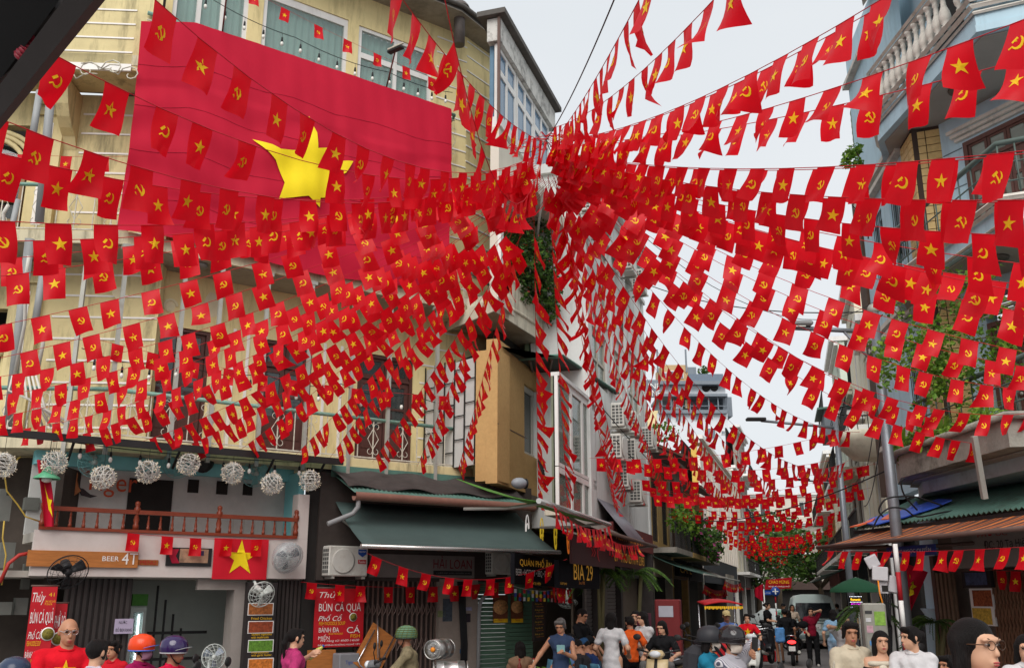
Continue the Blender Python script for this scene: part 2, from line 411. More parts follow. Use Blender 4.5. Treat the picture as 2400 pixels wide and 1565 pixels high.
dl = ['tied to the balcony left of the first brown door', 'tied below the first brown door', 'tied just right of the first brown door', 'tied between the first and second brown doors',
      'tied below the second brown door', 'tied right of the second brown door', 'tied below the third brown door', 'tied right of the third brown door', 'tied at the right end of the lower balcony']
for q, (ex, ey, mx_, my) in enumerate(D_):
    S_.append(('bunting string from central knot ' + dl[q], (1212 + q * 5, 424), ybase(ex, ey), (mx_, my), dict(perp=.5, wind=(.34, .2, 0), curl=.05, jit=.3, w=.22, h=.32, step=.36, skip=(1.3, 0))))
S_ += [
 ('bunting string dropping from central knot to the roof edge by the grey dish', (1250, 405), (1262, 1168, 18.2), (1247, 700), dict(perp=.5, wind=(.5, .25, 0), jit=.3, w=.23, h=.33, step=.36, skip=(.9, 0))),
 ('bunting string dropping from central knot along the ochre block to the green awning', (1285, 412), (1330, 1195, 19), (1312, 800), dict(perp=.5, wind=(.5, .25, 0), jit=.3, w=.23, h=.33, step=.36, skip=(.9, 0))),
 ('bunting string dropping from central knot across the white house windows', (1300, 415), (1440, 1190, 21.5), (1368, 820), dict(perp=.5, wind=(.5, .25, 0), jit=.3, w=.23, h=.33, step=.36, skip=(.9, 0))),
 ('second bunting string falling beside the white house, twin of the steep one', (1305, 415), (1470, 1160, 22), (1385, 820), dict(perp=.5, wind=(-.5, .25, 0), jit=.3, w=.23, h=.33, step=.36, skip=(.9, 0))),
 ('dense bunting string hugging the white house from knot to its lower air conditioners', (1312, 412), (1560, 1140, 24), (1420, 800), dict(perp=.55, wind=(-.2, .1, 0), step=.36)),
 ('bunting string in the gap between the white house and the far hotel', (1325, 416), (1640, 1160, 25), (1440, 780), dict(perp=.55, wind=(-.2, .1, 0), step=.36)),
 ('bunting string falling past the hotel sign to the old left roofs', (1336, 410), (1830, 1150, 23), (1545, 830), dict(perp=.6, wind=(-.2, .1, 0), step=.38)),
 ('bunting string running from central knot along the white house into the street', (1335, 420), (1720, 1180, 25), (1473, 804), dict(perp=.6, wind=(-.1, 0, 0))),
 ('bunting string running from central knot into the street beside the far hotel', (1338, 418), (1745, 1165, 24), (1500, 800), dict(perp=.6, wind=(-.1, 0, 0))),
 ('bunting string crossing in front of the far white hotel', (1340, 402), (1990, 1078, 20), (1632, 904), dict(perp=.6, wind=(-.25, 0, 0))),
 ('bunting string over the far hotel roof sagging across the white sky', (1350, 395), (2015, 1012, 18), (1708, 867), dict(perp=.6, wind=(-.25, 0, 0))),
 ('long sagging bunting string lowest in the open sky right of the hotel', (1350, 388), (2200, 985, 14.5), (1748, 760), dict(perp=.6, wind=(-.2, 0, 0))),
]
RW = dict(perp=.35, wind=(-.22, .05, 0))
S_ += [
 ('bunting string passing just under the grey street lamp to the right edge', (1355, 380), (2460, 835, 10.4), (1923, 690), RW),
 ('bunting string below the lamp crossing the vines on the blue house', (1357, 384), (2460, 868, 11), (1970, 745), RW),
 ('bunting string across the lower vines of the blue house', (1357, 390), (2460, 915, 12), (1973, 809), RW),
 ('bunting string across the railing of the blue house middle balcony', (1352, 392), (2440, 965, 13), (1900, 855), dict(perp=.35, wind=(-.35, .05, 0))),
 ('bunting string ending above the mossy planter of the blue house', (1350, 398), (2330, 1042, 14), (1865, 880), dict(perp=.35, wind=(-.35, .05, 0))),
 ('topmost bunting string at right, rising past the balusters', (1330, 330), (2200, -85, 4.9), (1788, 158), dict(perp=.2, wind=(-.32, .0, 0))),
 ('twin of the topmost right bunting string, slightly behind it', (1330, 336), (2215, -75, 5.2), (1800, 160), dict(perp=.2, wind=(-.32, .0, 0))),
 ('bunting string rising over the blue balcony underside to upper right', (1330, 340), (2480, 15, 4.9), (1849, 240), dict(perp=.2, wind=(-.30, .0, 0))),
 ('bunting string under the blue balcony, behind the rising one', (1332, 345), (2480, 118, 5.4), (1862, 269), dict(perp=.2, wind=(-.26, .0, 0))),
 ('nearly level bunting string crossing the tan tiled pillar at right', (1335, 352), (2480, 345, 5.3), (1902, 393), dict(perp=.2, wind=(-.26, .0, 0))),
 ('twin string behind the level one crossing the tan tiled pillar', (1335, 356), (2480, 352, 5.8), (1890, 398), dict(perp=.2, wind=(-.26, .0, 0))),
 ('bunting string below the level ones, under the green balcony rail', (1338, 360), (2480, 468, 5.5), (1900, 459), dict(perp=.2, wind=(-.18, .0, 0))),
 ('second bunting string under the green balcony rail, close behind', (1338, 362), (2480, 472, 6.0), (1880, 462), dict(perp=.2, wind=(-.15, .0, 0))),
 ('bunting string with dark flags below the green balcony rail', (1342, 366), (2480, 555, 6.3), (2060, 532), dict(perp=.2, wind=(-.12, .0, 0))),
 ('bunting string in front of the blue middle slab', (1345, 370), (2480, 628, 7.0), (1963, 553), dict(perp=.3, wind=(-.16, .0, 0))),
 ('bunting string just above the vines at right', (1348, 374), (2480, 680, 7.5), (2067, 611), dict(perp=.3, wind=(-.18, .0, 0))),
 ('bunting string at lamp head height crossing the upper vines', (1350, 378), (2480, 748, 8.2), (2017, 644), dict(perp=.3, wind=(-.2, .0, 0))),
 ('bunting string through the dense cluster right of central knot', (1345, 372), (2480, 700, 7.2), (1850, 560), dict(perp=.4, wind=(-.2, .0, 0))),
 ('bunting string climbing steeply from central knot to the top centre', (1300, 325), (1560, -120, 4.6), (1378, 215), dict(perp=.25, wind=(-.05, 0, 0))),
 ('thin bunting string climbing from central knot, right of the steep one', (1335, 300), (1790, -130, 4.7), (1529, 145), dict(perp=.25, wind=(-.1, 0, 0))),
]
for (lb, hb, en, md, kw) in S_: hub_string(lb, hb, en, md, **kw)
# knot wires that carry the bundle
kp = at(1280, 330, 11.8)
kt = thing('carrier_wire', 'thin carrier wires crossing at the central bunting knot', 'wire', kp)
for (e, s) in ((at(1180, 312, 20.5), .3), (at(1480, -100, 6), .1), (at(2060, 700, 20), 1.2), (at(1520, 660, 27), .8)):
    MB().tube(cat_curve(kp, e, s), .006, 4).build('wire', M_BLK, kt)
km = MB()
for i in range(26):
    a = random.uniform(0, 6.28); r_ = random.uniform(.03, .16); q = kp + Vector((random.uniform(-.45, .35), random.uniform(-.2, .2), random.uniform(-.05, .04)))
    km.tube([q, q + Vector((r_ * math.cos(a), r_ * math.sin(a), .05)), q + Vector((r_ * 1.5 * math.cos(a + 1), 0, -.03)), q + Vector((.12, .02, 0))], .006, 4)
km.build('knot', M_STR, kt)
# rows of flags across the street
SL = Wall(3.15, 26.2, 17.4)              # street wall, left side
SR = Wall(9.3, 24.0, 15.5).flip()        # street wall, right side
near = ['nearest', 'second', 'third', 'fourth', 'fifth', 'sixth', 'seventh', 'eighth', 'ninth', 'tenth', 'eleventh', 'twelfth'] + [a + ' far' for a in ('first', 'second', 'third', 'fourth', 'fifth', 'sixth', 'seventh', 'eighth', 'ninth', 'tenth', 'eleventh', 'twelfth')]
Y = 20.5
for i in range(24):
    tl = (Y - 26.2) / SL.u.y; A = SL.p(tl, -.3, 0); B = Vector((9.3 + math.tan(R(15.5)) * (Y + 1 - 24), Y + 1, 0))
    if B.y < 24: B.x = 7.6
    A.z = 4.75 + .25 * math.sin(i * 1.7); B.z = 5.25 + .3 * math.cos(i * 2.3)
    lb = ('%s row of star flags strung across the street, counted from the camera' % near[i]) if i < 24 else ''
    bunting(lb, A, B, random.uniform(.25, .6), perp=.2, wind=(.12 if i < 9 else -.05, random.uniform(.25, .55), 0), step=.42 if i < 10 else .5, kinds=(0, 0, 0, 1), curl=.05, join=Y > 44, group='rows of flags across the street' if i < 12 else 'far rows of flags across the street')
    Y += 1.5 + .10 * i
print('flags', NFLAG[0])
# ------------------------------------------------------------------ materials of the place
YEL = mat('yellow_render', (228, 210, 156), rough=.9, var=.07, scale=1.5, bump=.12, bscale=60, stain=(128, 112, 74), stain_amt=.55, streak=True, stain_scale=1.6)
YELD = mat('yellow_weathered', (212, 196, 148), rough=.9, var=.12, scale=2, bump=.2, stain=(72, 66, 52), stain_amt=.75, streak=True, stain_scale=1.5)
CREAM = mat('cream_slab', (206, 196, 166), rough=.9, var=.12, scale=2, bump=.2, stain=(60, 55, 46), stain_amt=.8, streak=True, stain_scale=1.8)
WHT = mat('white_paint', (226, 224, 220), rough=.8, var=.05, scale=2, stain=(150, 146, 138), stain_amt=.3, streak=True)
WHTB = mat('white_building', (216, 217, 214), rough=.85, var=.05, scale=1.2, stain=(130, 128, 120), stain_amt=.45, streak=True, stain_scale=1)
LINE = mat('white_moulding', (236, 232, 226), rough=.8, var=.06)
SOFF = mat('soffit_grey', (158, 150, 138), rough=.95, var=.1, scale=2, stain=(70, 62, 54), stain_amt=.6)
GRN = mat('handrail_green', (112, 152, 138), rough=.55, var=.15, scale=14, stain=(196, 190, 170), stain_amt=.5, stain_scale=12)
IRON = mat('iron_white', (204, 198, 182), rough=.6, var=.15, scale=12, stain=(110, 80, 50), stain_amt=.6, stain_scale=9)
STEEL = mat('galvanised_post', (168, 168, 160), rough=.5, var=.12, scale=8, metal=.25, stain=(110, 80, 55), stain_amt=.5, stain_scale=4)
DOOR = mat('door_brown', (84, 52, 46), rough=.5, var=.18, scale=6, stretch=(3, 3, .5))
PANE = glass('dark_glass', (58, 66, 66), alpha=.85)
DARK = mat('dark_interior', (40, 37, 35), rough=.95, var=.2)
TEAL = mat('teal_curtain', (150, 186, 172), rough=.9, var=.12, scale=3, stretch=(6, 6, .6), transl=.2)
GLW = glass('window_glass', (170, 190, 188), alpha=.22)
OCH = mat('ochre_render', (190, 152, 100), rough=.9, var=.1, scale=14, bump=.3, bscale=120, stain=(150, 112, 66), stain_amt=.3)
TIN = mat('tin_green', (86, 124, 112), rough=.45, var=.15, scale=3, stain=(60, 62, 54), stain_amt=.6, stain_scale=2.5)
TIND = mat('tin_dark', (56, 62, 58), rough=.7, var=.2, scale=2)
BRN = mat('brown_steel', (96, 74, 66), rough=.6, var=.15)
FELT = mat('roof_felt', (70, 64, 62), rough=.95, var=.25, scale=4, bump=.5, bscale=9)
BLKM = mat('black_steel', (34, 33, 33), rough=.55, var=.2)
TURQ = mat('turquoise_paint', (140, 214, 220), rough=.8, var=.08, scale=3)
WOODR = mat('red_wood', (132, 58, 34), rough=.35, var=.2, scale=6, stretch=(1, 1, 8))
GREYW = mat('grey_wall', (176, 170, 160), rough=.9, var=.08)
CABW = mat('cable_white', (206, 202, 192), rough=.6, var=.05)
def panel(mb, u0, u1, z0, z1, v0, v1, holes=()):
    us = sorted({u0, u1, *[h[0] for h in holes], *[h[1] for h in holes]}); us = [u for u in us if u0 <= u <= u1]
    for a, b in zip(us, us[1:]):
        c = (a + b) / 2; hs = sorted((h[2], h[3]) for h in holes if h[0] < c < h[1]); z = z0
        for lo, hi in hs:
            if lo > z: mb.box(a, b, v0, v1, z, lo)
            z = max(z, hi)
        if z < z1: mb.box(a, b, v0, v1, z, z1)
    return mb
def scroll_panel(wd=.3, h=.8):
    mb = MB(); c = wd / 2; k = .006
    mb.box(-.009, .009, -.009, .009, 0, h)
    mb.tube([(0, 0, h * .22), (c * .8, 0, h * .5), (0, 0, h * .78)], .008, 4); mb.tube([(0, 0, h * .22), (-c * .8, 0, h * .5), (0, 0, h * .78)], .008, 4)
    for sx in (-1, 1):
        for zz, d in ((h * .84, 1), (h * .16, -1), (h * .5, 1)):
            pts = [(sx * (.01 + .055 * (1 - math.cos(a))), 0, zz + d * .06 * math.sin(a)) for a in [i * .75 for i in range(7)]]
            if zz != h * .5: mb.tube(pts, .007, 4)
    return mb
SCR = scroll_panel().mesh('scroll_panel', IRON)
def railing(W_, u0, u1, z0, z1, v, parent, step=.62, rmat=None, extra=None):
    rl = MB(W_.M).tube([(u0, v, z1), (u1, v, z1)], .038, 8).build('handrail', rmat or GRN, parent)
    MB(W_.M).box(u0, u1, v - .012, v + .012, z0 + .02, z0 + .045).build('bottom_bar', IRON, parent)
    n = max(1, int((u1 - u0) / step)); d = (u1 - u0) / n
    for i in range(n):
        M = WM[parent].inverted() @ W_.at(u0 + (i + .5) * d, v, z0 + .04)
        o = child('scroll_panel', SCR, parent, M @ Matrix.Diagonal((1, 1, (z1 - z0 - .06) / .8, 1)))
        MB(W_.M).box(u0 + i * d - .008, u0 + i * d + .008, v - .008, v + .008, z0 + .045, z1).build('bar', IRON, parent)
def door(W_, u0, u1, z0, z1, v, parent, leaves=2, mt=None, pmat=None, tr=.42, name='door'):
    """v = wall face; the door sits in its opening"""
    mt = mt or DOOR; f = .07; mb = MB(W_.M)
    mb.box(u0, u0 + f, v - .03, v + .12, z0, z1); mb.box(u1 - f, u1, v - .03, v + .12, z0, z1); mb.box(u0 + f, u1 - f, v - .03, v + .12, z1 - f, z1)
    zt = z1 - f - tr
    mb.box(u0 + f, u1 - f, v - .02, v + .1, zt - .05, zt)
    d = mb.build(name, mt, parent); W0 = u1 - u0 - 2 * f; lw = W0 / leaves
    panes = []
    for i in range(leaves):
        a = u0 + f + i * lw + .008; b = a + lw - .016; s = .085; lf = MB(W_.M)
        holes = [(a + s, b - s, z0 + .95, z0 + 1.15 + (zt - z0 - 1.3) * .28), (a + s, b - s, z0 + 1.2 + (zt - z0 - 1.3) * .28, zt - .16)]
        if zt - z0 < 1.6: holes = [(a + s, b - s, z0 + .5, zt - .2)]
        panel(lf, a, b, z0 + .01, zt - .06, v + .02, v + .07, holes)
        for (p, q, lo, hi) in holes: panes.append((p, q, lo, hi))
        lf.box(a + s, b - s, v + .005, v + .018, z0 + .15, z0 + .42); lf.box(a + s, b - s, v + .005, v + .018, z0 + .5, z0 + .85)
        panes.append((u0 + f + i * lw + .08, u0 + f + (i + 1) * lw - .08, zt + .06, z1 - f - .06))
        lf.box(a, b, v + .02, v + .07, zt + .003, zt + .06); lf.box(a, b, v + .02, v + .07, z1 - f - .06, z1 - f)
        lf.box(a, a + .072, v + .02, v + .07, zt + .06, z1 - f - .06); lf.box(b - .072, b, v + .02, v + .07, zt + .06, z1 - f - .06)
        lf.build('leaf', mt, d)
    for (p, q, lo, hi) in panes: MB(W_.M).box(p, q, v + .04, v + .05, lo, hi).build('pane', pmat or PANE, d)
    MB(W_.M).tube([(u0 + f + lw - .06, v - .0, z0 + 1.05), (u0 + f + lw - .06, v - .04, z0 + 1.05), (u0 + f + lw - .16, v - .04, z0 + 1.04)], .012, 5).build('handle', STEEL, d)
    return d
def window(W_, u0, u1, z0, z1, v, parent, cols=2, rows=1, frame=None, pmat=None, f=.06, curtain=None, transom=0, bars=False, name='window'):
    frame = frame or WHT; mb = MB(W_.M); holes = []
    zt = z1 - f - transom if transom else z1 - f
    cw = (u1 - u0 - f) / cols; rh = (zt - z0 - f) / rows
    for i in range(cols):
        for j in range(rows): holes.append((u0 + f + i * cw, u0 + (i + 1) * cw, z0 + f + j * rh, z0 + (j + 1) * rh))
        if transom: holes.append((u0 + f + i * cw, u0 + (i + 1) * cw, zt + f * .5, z1 - f))
    panel(mb, u0, u1, z0, z1, v - .02, v + .05, holes); w = mb.build(name, frame, parent)
    for h in holes:
        MB(W_.M).box(h[0], h[1], v + .012, v + .022, h[2], h[3]).build('pane', pmat or GLW, w)
    if curtain:
        MB(W_.M).sheet(lambda a, b: (u0 + .02 + (u1 - u0 - .04) * a, v + .16 + .03 * math.sin(a * (u1 - u0) * 38), z0 + .02 + (z1 - z0 - .04) * b), int((u1 - u0) * 30), 1).build('curtain', curtain, w)
    if bars:
        bm = MB(W_.M); n = int((u1 - u0) / .12)
        for i in range(1, n): bm.box(u0 + i * (u1 - u0) / n - .006, u0 + i * (u1 - u0) / n + .006, v - .06, v - .048, z0, z1)
        bm.build('grille', BLKM, w)
    return w
def corrug(W_, u0, u1, v0, v1, z0, z1, mt, name, parent, pitch=.09, amp=.018, th=.006, label=None, cat=None):
    """corrugated sheet falling from (v1,z1) to (v0,z0)"""
    n = int((u1 - u0) / pitch) * 4
    return MB(W_.M).sheet(lambda a, b: (u0 + (u1 - u0) * a, v0 + (v1 - v0) * b, z0 + (z1 - z0) * b + amp * math.sin(a * n / 4 * 2 * PI)), n, 2, th).build(name, mt, parent, label, cat)
# ------------------------------------------------------------------ ground
g = MB(); g.sheet(lambda a, b: (-150 + 300 * a, -40 + 340 * b, 0), 12, 12)
ASPH = mat('asphalt', (122, 117, 115), rough=.85, var=.16, scale=.7, bump=.25, bscale=80, stain=(90, 87, 86), stain_amt=.5, stain_scale=.5)
g.build('road', ASPH, kind='structure')
PAVE = mat('pavement_stone', (128, 124, 118), rough=.85, var=.15, scale=4, stain=(80, 76, 72), stain_amt=.5)
for nm, A_, B_, off, w_ in (('left_pavement', SL.p(-2, 0, 0), SL.p(60, 0, 0), 1, 2.1), ('right_pavement', Vector((7.6, 17, 0)), Vector((9.3 + .277 * 60, 84, 0)), -1, 1.2)):
    d = (B_ - A_).normalized(); s = Vector((d.y, -d.x, 0)) * off; mb = MB()
    mb.ext([A_ - s, A_ + s * w_, B_ + s * w_, B_ - s], (0, 0, .12)); mb.build(nm, PAVE, kind='structure')
    mb = MB(); mb.ext([A_ + s * w_, A_ + s * (w_ + .16), B_ + s * (w_ + .16), B_ + s * w_], (0, 0, .135)); mb.build('kerb', mat('kerb_stone', (150, 146, 138), rough=.85, var=.15), kind='structure')
# ------------------------------------------------------------------ yellow house
YH = thing('yellow_house', 'weathered yellow corner house with balconies and a huge red flag hung across it', 'house', YF.p(0, 1, 0))
uC = -2.65; YL = Wall(*YF.p(uC, 0, 0).xy, 86)          # left part turns towards the camera
def ypx(x, y, v=1): return YF.px(x, y, v)
d1 = (ypx(352, 850)[0], ypx(489, 850)[0]); d2 = (ypx(607, 900)[0], ypx(729, 900)[0]); d3 = (ypx(836, 930)[0], ypx(967, 930)[0])
UE = 5.1
mb = MB(YF.M); panel(mb, uC + .5, UE, 4.3, 7.95, 1.0, 1.25, [(d1[0], d1[1], 4.4, 6.86), (d2[0], d2[1], 4.4, 6.9), (d3[0], d3[1], 4.4, 6.94)])
panel(mb, uC + .5, UE, 7.952, 11.5, 1.0, 1.25)
wins = [(ypx(400, 60)[0], ypx(580, 60)[0]), (ypx(612, 100)[0], ypx(815, 100)[0]), (ypx(838, 150)[0], ypx(1012, 170)[0])]
wz = [(12.0, 15.0), (12.1, 14.75), (12.1, 14.72)]
panel(mb, uC + .5, UE, 11.502, 15.5, 1.0, 1.25, [(a, b, z[0], z[1]) for (a, b), z in zip(wins, wz)])
mb.build('wall', YEL, YH)
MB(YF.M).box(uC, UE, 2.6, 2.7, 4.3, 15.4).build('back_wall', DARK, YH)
for (a, b), zt in ((d1, 6.86), (d2, 6.9), (d3, 6.94)): door(YF, a, b, 4.42, zt, 1.06, YH)
for k, ((a, b), z) in enumerate(zip(wins, wz)):
    window(YF, a, b, z[0], z[1], 1.05, YH, cols=(3, 1, 2)[k], curtain=TEAL, transom=(0, 0, .62)[k], f=.09)
# faded repaint patches where old letters were removed
PAT = mat('pale_patch', (220, 210, 178), rough=.95, var=.08)
for k, (x, y, w_, h_) in enumerate(((282, 690, .28, .32), (318, 700, .3, .42), (365, 712, .34, .3), (400, 716, .24, .28), (497, 715, .42, .55))):
    u, z = ypx(x, y, 1); pm = MB(YF.M)
    if k in (1, 3): pm.tube([(u + w_ * .5 * math.cos(a), .995, z + h_ * .4 * math.sin(a)) for a in [i * .6 for i in range(9)]], .03, 4)
    pm.ext([(u + w_ * .5 * math.cos(i * PI / 5) * random.uniform(.7, 1.1), .999, z + h_ * .5 * math.sin(i * PI / 5) * random.uniform(.7, 1.1)) for i in range(10)], (0, -.003, 0)).build('repaint_patch', PAT, YH)
# pilaster bands and rustication lines
for x in (545, 578, 760, 800):
    u, z = ypx(x, 850); MB(YF.M).box(u - .03, u + .03, .985, .998, 4.5, 7.0).build('pilaster_line', LINE, YH)
def rustic(W_, u0, u1, z0, z1, v, parent, step=.41, h=.035):
    z = z0
    while z < z1:
        MB(W_.M).box(u0, u1, v - .016, v - .002, z, z + h).build('rustic_line', LINE, parent); z += step
rustic(YF, ypx(985, 800)[0], UE, 4.8, 7.9, 1, YH); rustic(YF, uC + .5, ypx(350, 800)[0] - .05, 4.8, 7.9, 1, YH)
rustic(YF, ypx(1022, 200)[0], UE, 11.9, 15.4, 1, YH); rustic(YF, ypx(1050, 560)[0], UE, 8.4, 11.4, 1, YH)
# right chamfer of the yellow house
KC = YF.p(UE, 1, 0); YC = Wall(KC.x, KC.y, 36)
mb = MB(YC.M).box(0, 1.8, 0, .25, 2, 15.6); mb.build('chamfer_wall', YEL, YH)
rustic(YC, 0, 1.8, 8.4, 15.5, 0, YH)
# left turned part (walls recessed 1 m behind the slabs)
lw0 = -4.6
mb = MB(YL.M); aw = [YL.px(0, 380, 1.3)[0], YL.px(92, 380, 1.3)[0]]
panel(mb, lw0, .35, 4.3, 7.95, 1.0, 1.25, [(lw0 + .4, -2.35, 4.6, 7.0)]); panel(mb, lw0, .35, 8.2, 11.4, 1.0, 1.25, [(lw0 + .4, -2.35, 8.4, 10.7)]); mb.build('side_wall', YELD, YH)
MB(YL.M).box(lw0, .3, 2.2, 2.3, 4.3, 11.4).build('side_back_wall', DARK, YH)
rustic(YL, -1.55, .34, 4.8, 7.9, 1, YH); rustic(YL, -1.45, .34, 8.5, 11.3, 1, YH)
WOODB = mat('window_wood', (138, 104, 70), rough=.6, var=.2)
for zb in (4.6, 8.4):                                   # arched window with wooden glazing bars
    w = MB(YL.M); u0, u1 = lw0 + .4, -2.35; cx = (u0 + u1) / 2; zs = zb + 1.5; rr = (u1 - u0) / 2 - .1
    for uu in (u0 + .1, u0 + .1 + rr * .66, cx + rr * .33, u1 - .1): w.box(uu - .04, uu + .04, 1.05, 1.12, zb, zs)
    for zz in (zb + .35, zb + .75, zb + 1.15, zs): w.box(u0 + .14, u1 - .14, 1.04, 1.1, zz - .025, zz + .025)
    wo_ = w.build('arched_window', WOODB, YH)
    for k, rk in enumerate((rr + .28, rr + .14, rr)):
        MB(YL.M).tube([(cx + rk * math.cos(PI * i / 14), .97 - .02 * k, zs + rk * .62 * math.sin(PI * i / 14)) for i in range(15)], .05, 6).build('arch_moulding', YELD, YH)
    MB(YL.M).box(u0, u1, 1.13, 1.15, zb, zs + rr * .62).build('pane', PANE, wo_)
for zb, zt in ((4.4, 7.8), (8.3, 11.2)):
    MB(YL.M).box(-2.25, -1.75, .86, 1.0, zb, zt).box(-2.3, -1.7, .8, 1.0, zt - .35, zt - .2).box(-2.28, -1.72, .82, 1.0, zt - .12, zt).build('pilaster', YELD, YH)
    MB(YL.M).box(-2.1, -1.93, .85, .858, zb + .3, zt - .5).build('pilaster_groove', LINE, YH)
# scroll corbel under the upper block
cb = MB(YL.M); pr = [(0, 1.0, 11.35)] + [(0, 1.0 - .75 * math.cos(i * .26) ** 1.3, 11.35 - .95 * math.sin(i * .26)) for i in range(6)] + [(0, 1.0, 10.2)]
cb.ext([(-1.75, p[1], p[2]) for p in pr], (.24, 0, 0)).build('corbel', YELD, YH)
# slabs
def slab(z0, z1, name, v=0, wm=None, ul=-4.6, ur=4.05, extra_right=True, mt=CREAM):
    pts = [YL.p(ul, v, z0), YL.p(0, v, z0), YF.p(0.02, v, z0)]
    pts = [YL.p(ul, v, z0), YF.p(uC, v, z0)]
    if extra_right:
        pts += [YF.p(ur, v, z0), YF.p(ur + .5, v + .12, z0), YF.p(ur + .85, v + .42, z0), YC.p(.55, -.35, z0), YC.p(1.6, -.32, z0), YC.p(1.6, .05, z0), YF.p(UE, 1.02, z0)]
    else: pts += [YF.p(ur, v, z0), YF.p(ur, 1.02, z0)]
    pts += [YF.p(uC + .5, 1.02, z0), YL.p(ul, 1.02, z0)]
    MB().ext(pts, (0, 0, z1 - z0)).build(name, [mt], YH)
slab(7.95, 8.18, 'balcony_slab'); slab(4.3, 4.52, 'balcony_slab', ur=4.75, extra_right=False); slab(11.5, 11.72, 'balcony_slab', ur=4.1, extra_right=False)
MB(YF.M).box(uC, 4.75, -.015, -.002, 4.26, 4.5).build('slab_fascia', YELD, YH)
# soffits with small recesses
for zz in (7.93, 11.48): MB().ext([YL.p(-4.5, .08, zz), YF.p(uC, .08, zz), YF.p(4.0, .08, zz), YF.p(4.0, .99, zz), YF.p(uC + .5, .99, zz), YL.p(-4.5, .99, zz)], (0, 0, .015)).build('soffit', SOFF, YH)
# lower balcony railing, middle (left and right of the flag), top
railing(YF, uC + .02, 4.72, 4.52, 5.32, .02, YH); railing(YL, -4.5, -.05, 4.52, 5.32, .02, YH)
railing(YL, -4.5, -.02, 8.18, 9.05, .02, YH); railing(YF, 3.75, 4.1, 8.18, 9.05, .03, YH)
cv = [YF.p(4.1, .03, 9.05), YF.p(4.55, .15, 9.05), YF.p(4.9, .45, 9.05), YC.p(.55, -.3, 9.05), YC.p(1.55, -.28, 9.05)]
MB().tube(cv, .04, 8).build('handrail', GRN, YH)
for i in range(16):
    p = cv[1].lerp(cv[2], min(1, i / 5)) if i < 5 else cv[3].lerp(cv[4], (i - 5) / 10)
    MB().tube([p, p - Vector((0, 0, .86))], .008, 4).build('bar', IRON, YH)
zt0 = 12.6
MB(YF.M).tube([(uC - .1, .0, zt0), (4.15, .0, zt0)], .04, 8).build('handrail', GRN, YH)
MB(YF.M).tube([(uC - .1, .0, zt0 - .14), (4.15, .0, zt0 - .14)], .015, 6).build('handrail_lower', IRON, YH)
MB(YF.M).tube([(4.15, 0, zt0), (4.4, .9, zt0)], .035, 8).build('handrail', GRN, YH)
for i in range(24):
    u = uC + i * .287; MB(YF.M).box(u - .009, u + .009, -.009, .009, 11.72, zt0).build('bar', IRON, YH)
child('scroll_panel', SCR, YH, WM[YH].inverted() @ YF.at(4.25, .3, 11.72)); child('scroll_panel', SCR, YH, WM[YH].inverted() @ YF.at(uC + .2, -.02, 11.72))
# solid weathered parapet block at upper left
MB().ext([YL.p(-2.75, 0, 11.4), YL.p(-.3, 0, 11.4), YF.p(uC + .15, -.02, 11.4), YF.p(uC + .15, .9, 11.4), YL.p(-2.75, .95, 11.4)], (0, 0, 2.4)).build('parapet_block', YELD, YH)
rustic(YL, -2.75, -.3, 11.75, 13.7, 0, YH, step=.3, h=.03)
MB(YL.M).box(-2.8, -.28, -.05, -.002, 11.36, 11.5).build('parapet_moulding', LINE, YH)
sc = MB()
for (x, y, s_) in ((205, 165, 1), (265, 160, -1), (150, 185, 1), (305, 175, -1)):
    c = at(x, y, 17.6); sc.tube([c + Vector((s_ * .22 * (1 - i / 11) * math.cos(i * .75), 0, .2 * (1 - i / 11) * math.sin(i * .75))) for i in range(10)], .012, 5)
    sc.tube([c + Vector((s_ * .22, 0, 0)), c + Vector((s_ * .4, 0, .12)), c + Vector((s_ * .6, 0, .1))], .012, 5)
sc.build('iron_scrollwork', IRON, YH)
# eave and roof
ROOF = mat('roof_edge', (92, 88, 84), rough=.9, var=.2, stain=(50, 48, 44), stain_amt=.6)
ev = [YF.p(-1.5, .15, 15.5), YF.p(4.4, .15, 15.5), YF.p(UE - .15, .35, 15.5), YC.p(1.9, -.5, 15.5), YC.p(1.9, .3, 15.5), YF.p(UE, 1.6, 15.5), YF.p(-1.5, 1.6, 15.5)]
MB().ext(ev, (0, 0, .03)).build('eave_soffit', SOFF, YH); MB().ext([p + Vector((0, 0, .032)) for p in ev], (0, 0, .17)).build('roof_edge', ROOF, YH)
MB().tube([ev[0] + Vector((.05, -.06, .12)), ev[1] + Vector((.03, -.06, .12)), ev[2] + Vector((.06, -.04, .12)), ev[3] + Vector((.06, 0, .12))], .06, 6).build('gutter', ROOF, YH)
ch = at(1077, 30, 23.5); MB(T(*ch)).lathe([(.14, -.9), (.14, .12), (.13, .14)], n=12).lathe([(.26, .1), (.25, .14), (.16, .26), (.02, .3)], n=12).build('chimney', mat('chimney_metal', (96, 88, 84), rough=.6, var=.3, metal=.3), YH)
# steel posts under the middle balcony
for u in (-3.31, -2.64, -1.59, -.91, -.01, .9, 1.83, 2.67, 3.81):
    W_ = YF if u > uC else YL; uu = u if u > uC else u - uC
    MB(W_.M).box(uu - .035, uu + .035, -.05, .015, 4.2, 7.94).box(uu - .09, uu + .09, -.06, .1, 7.86, 7.93).build('post', STEEL, YH)
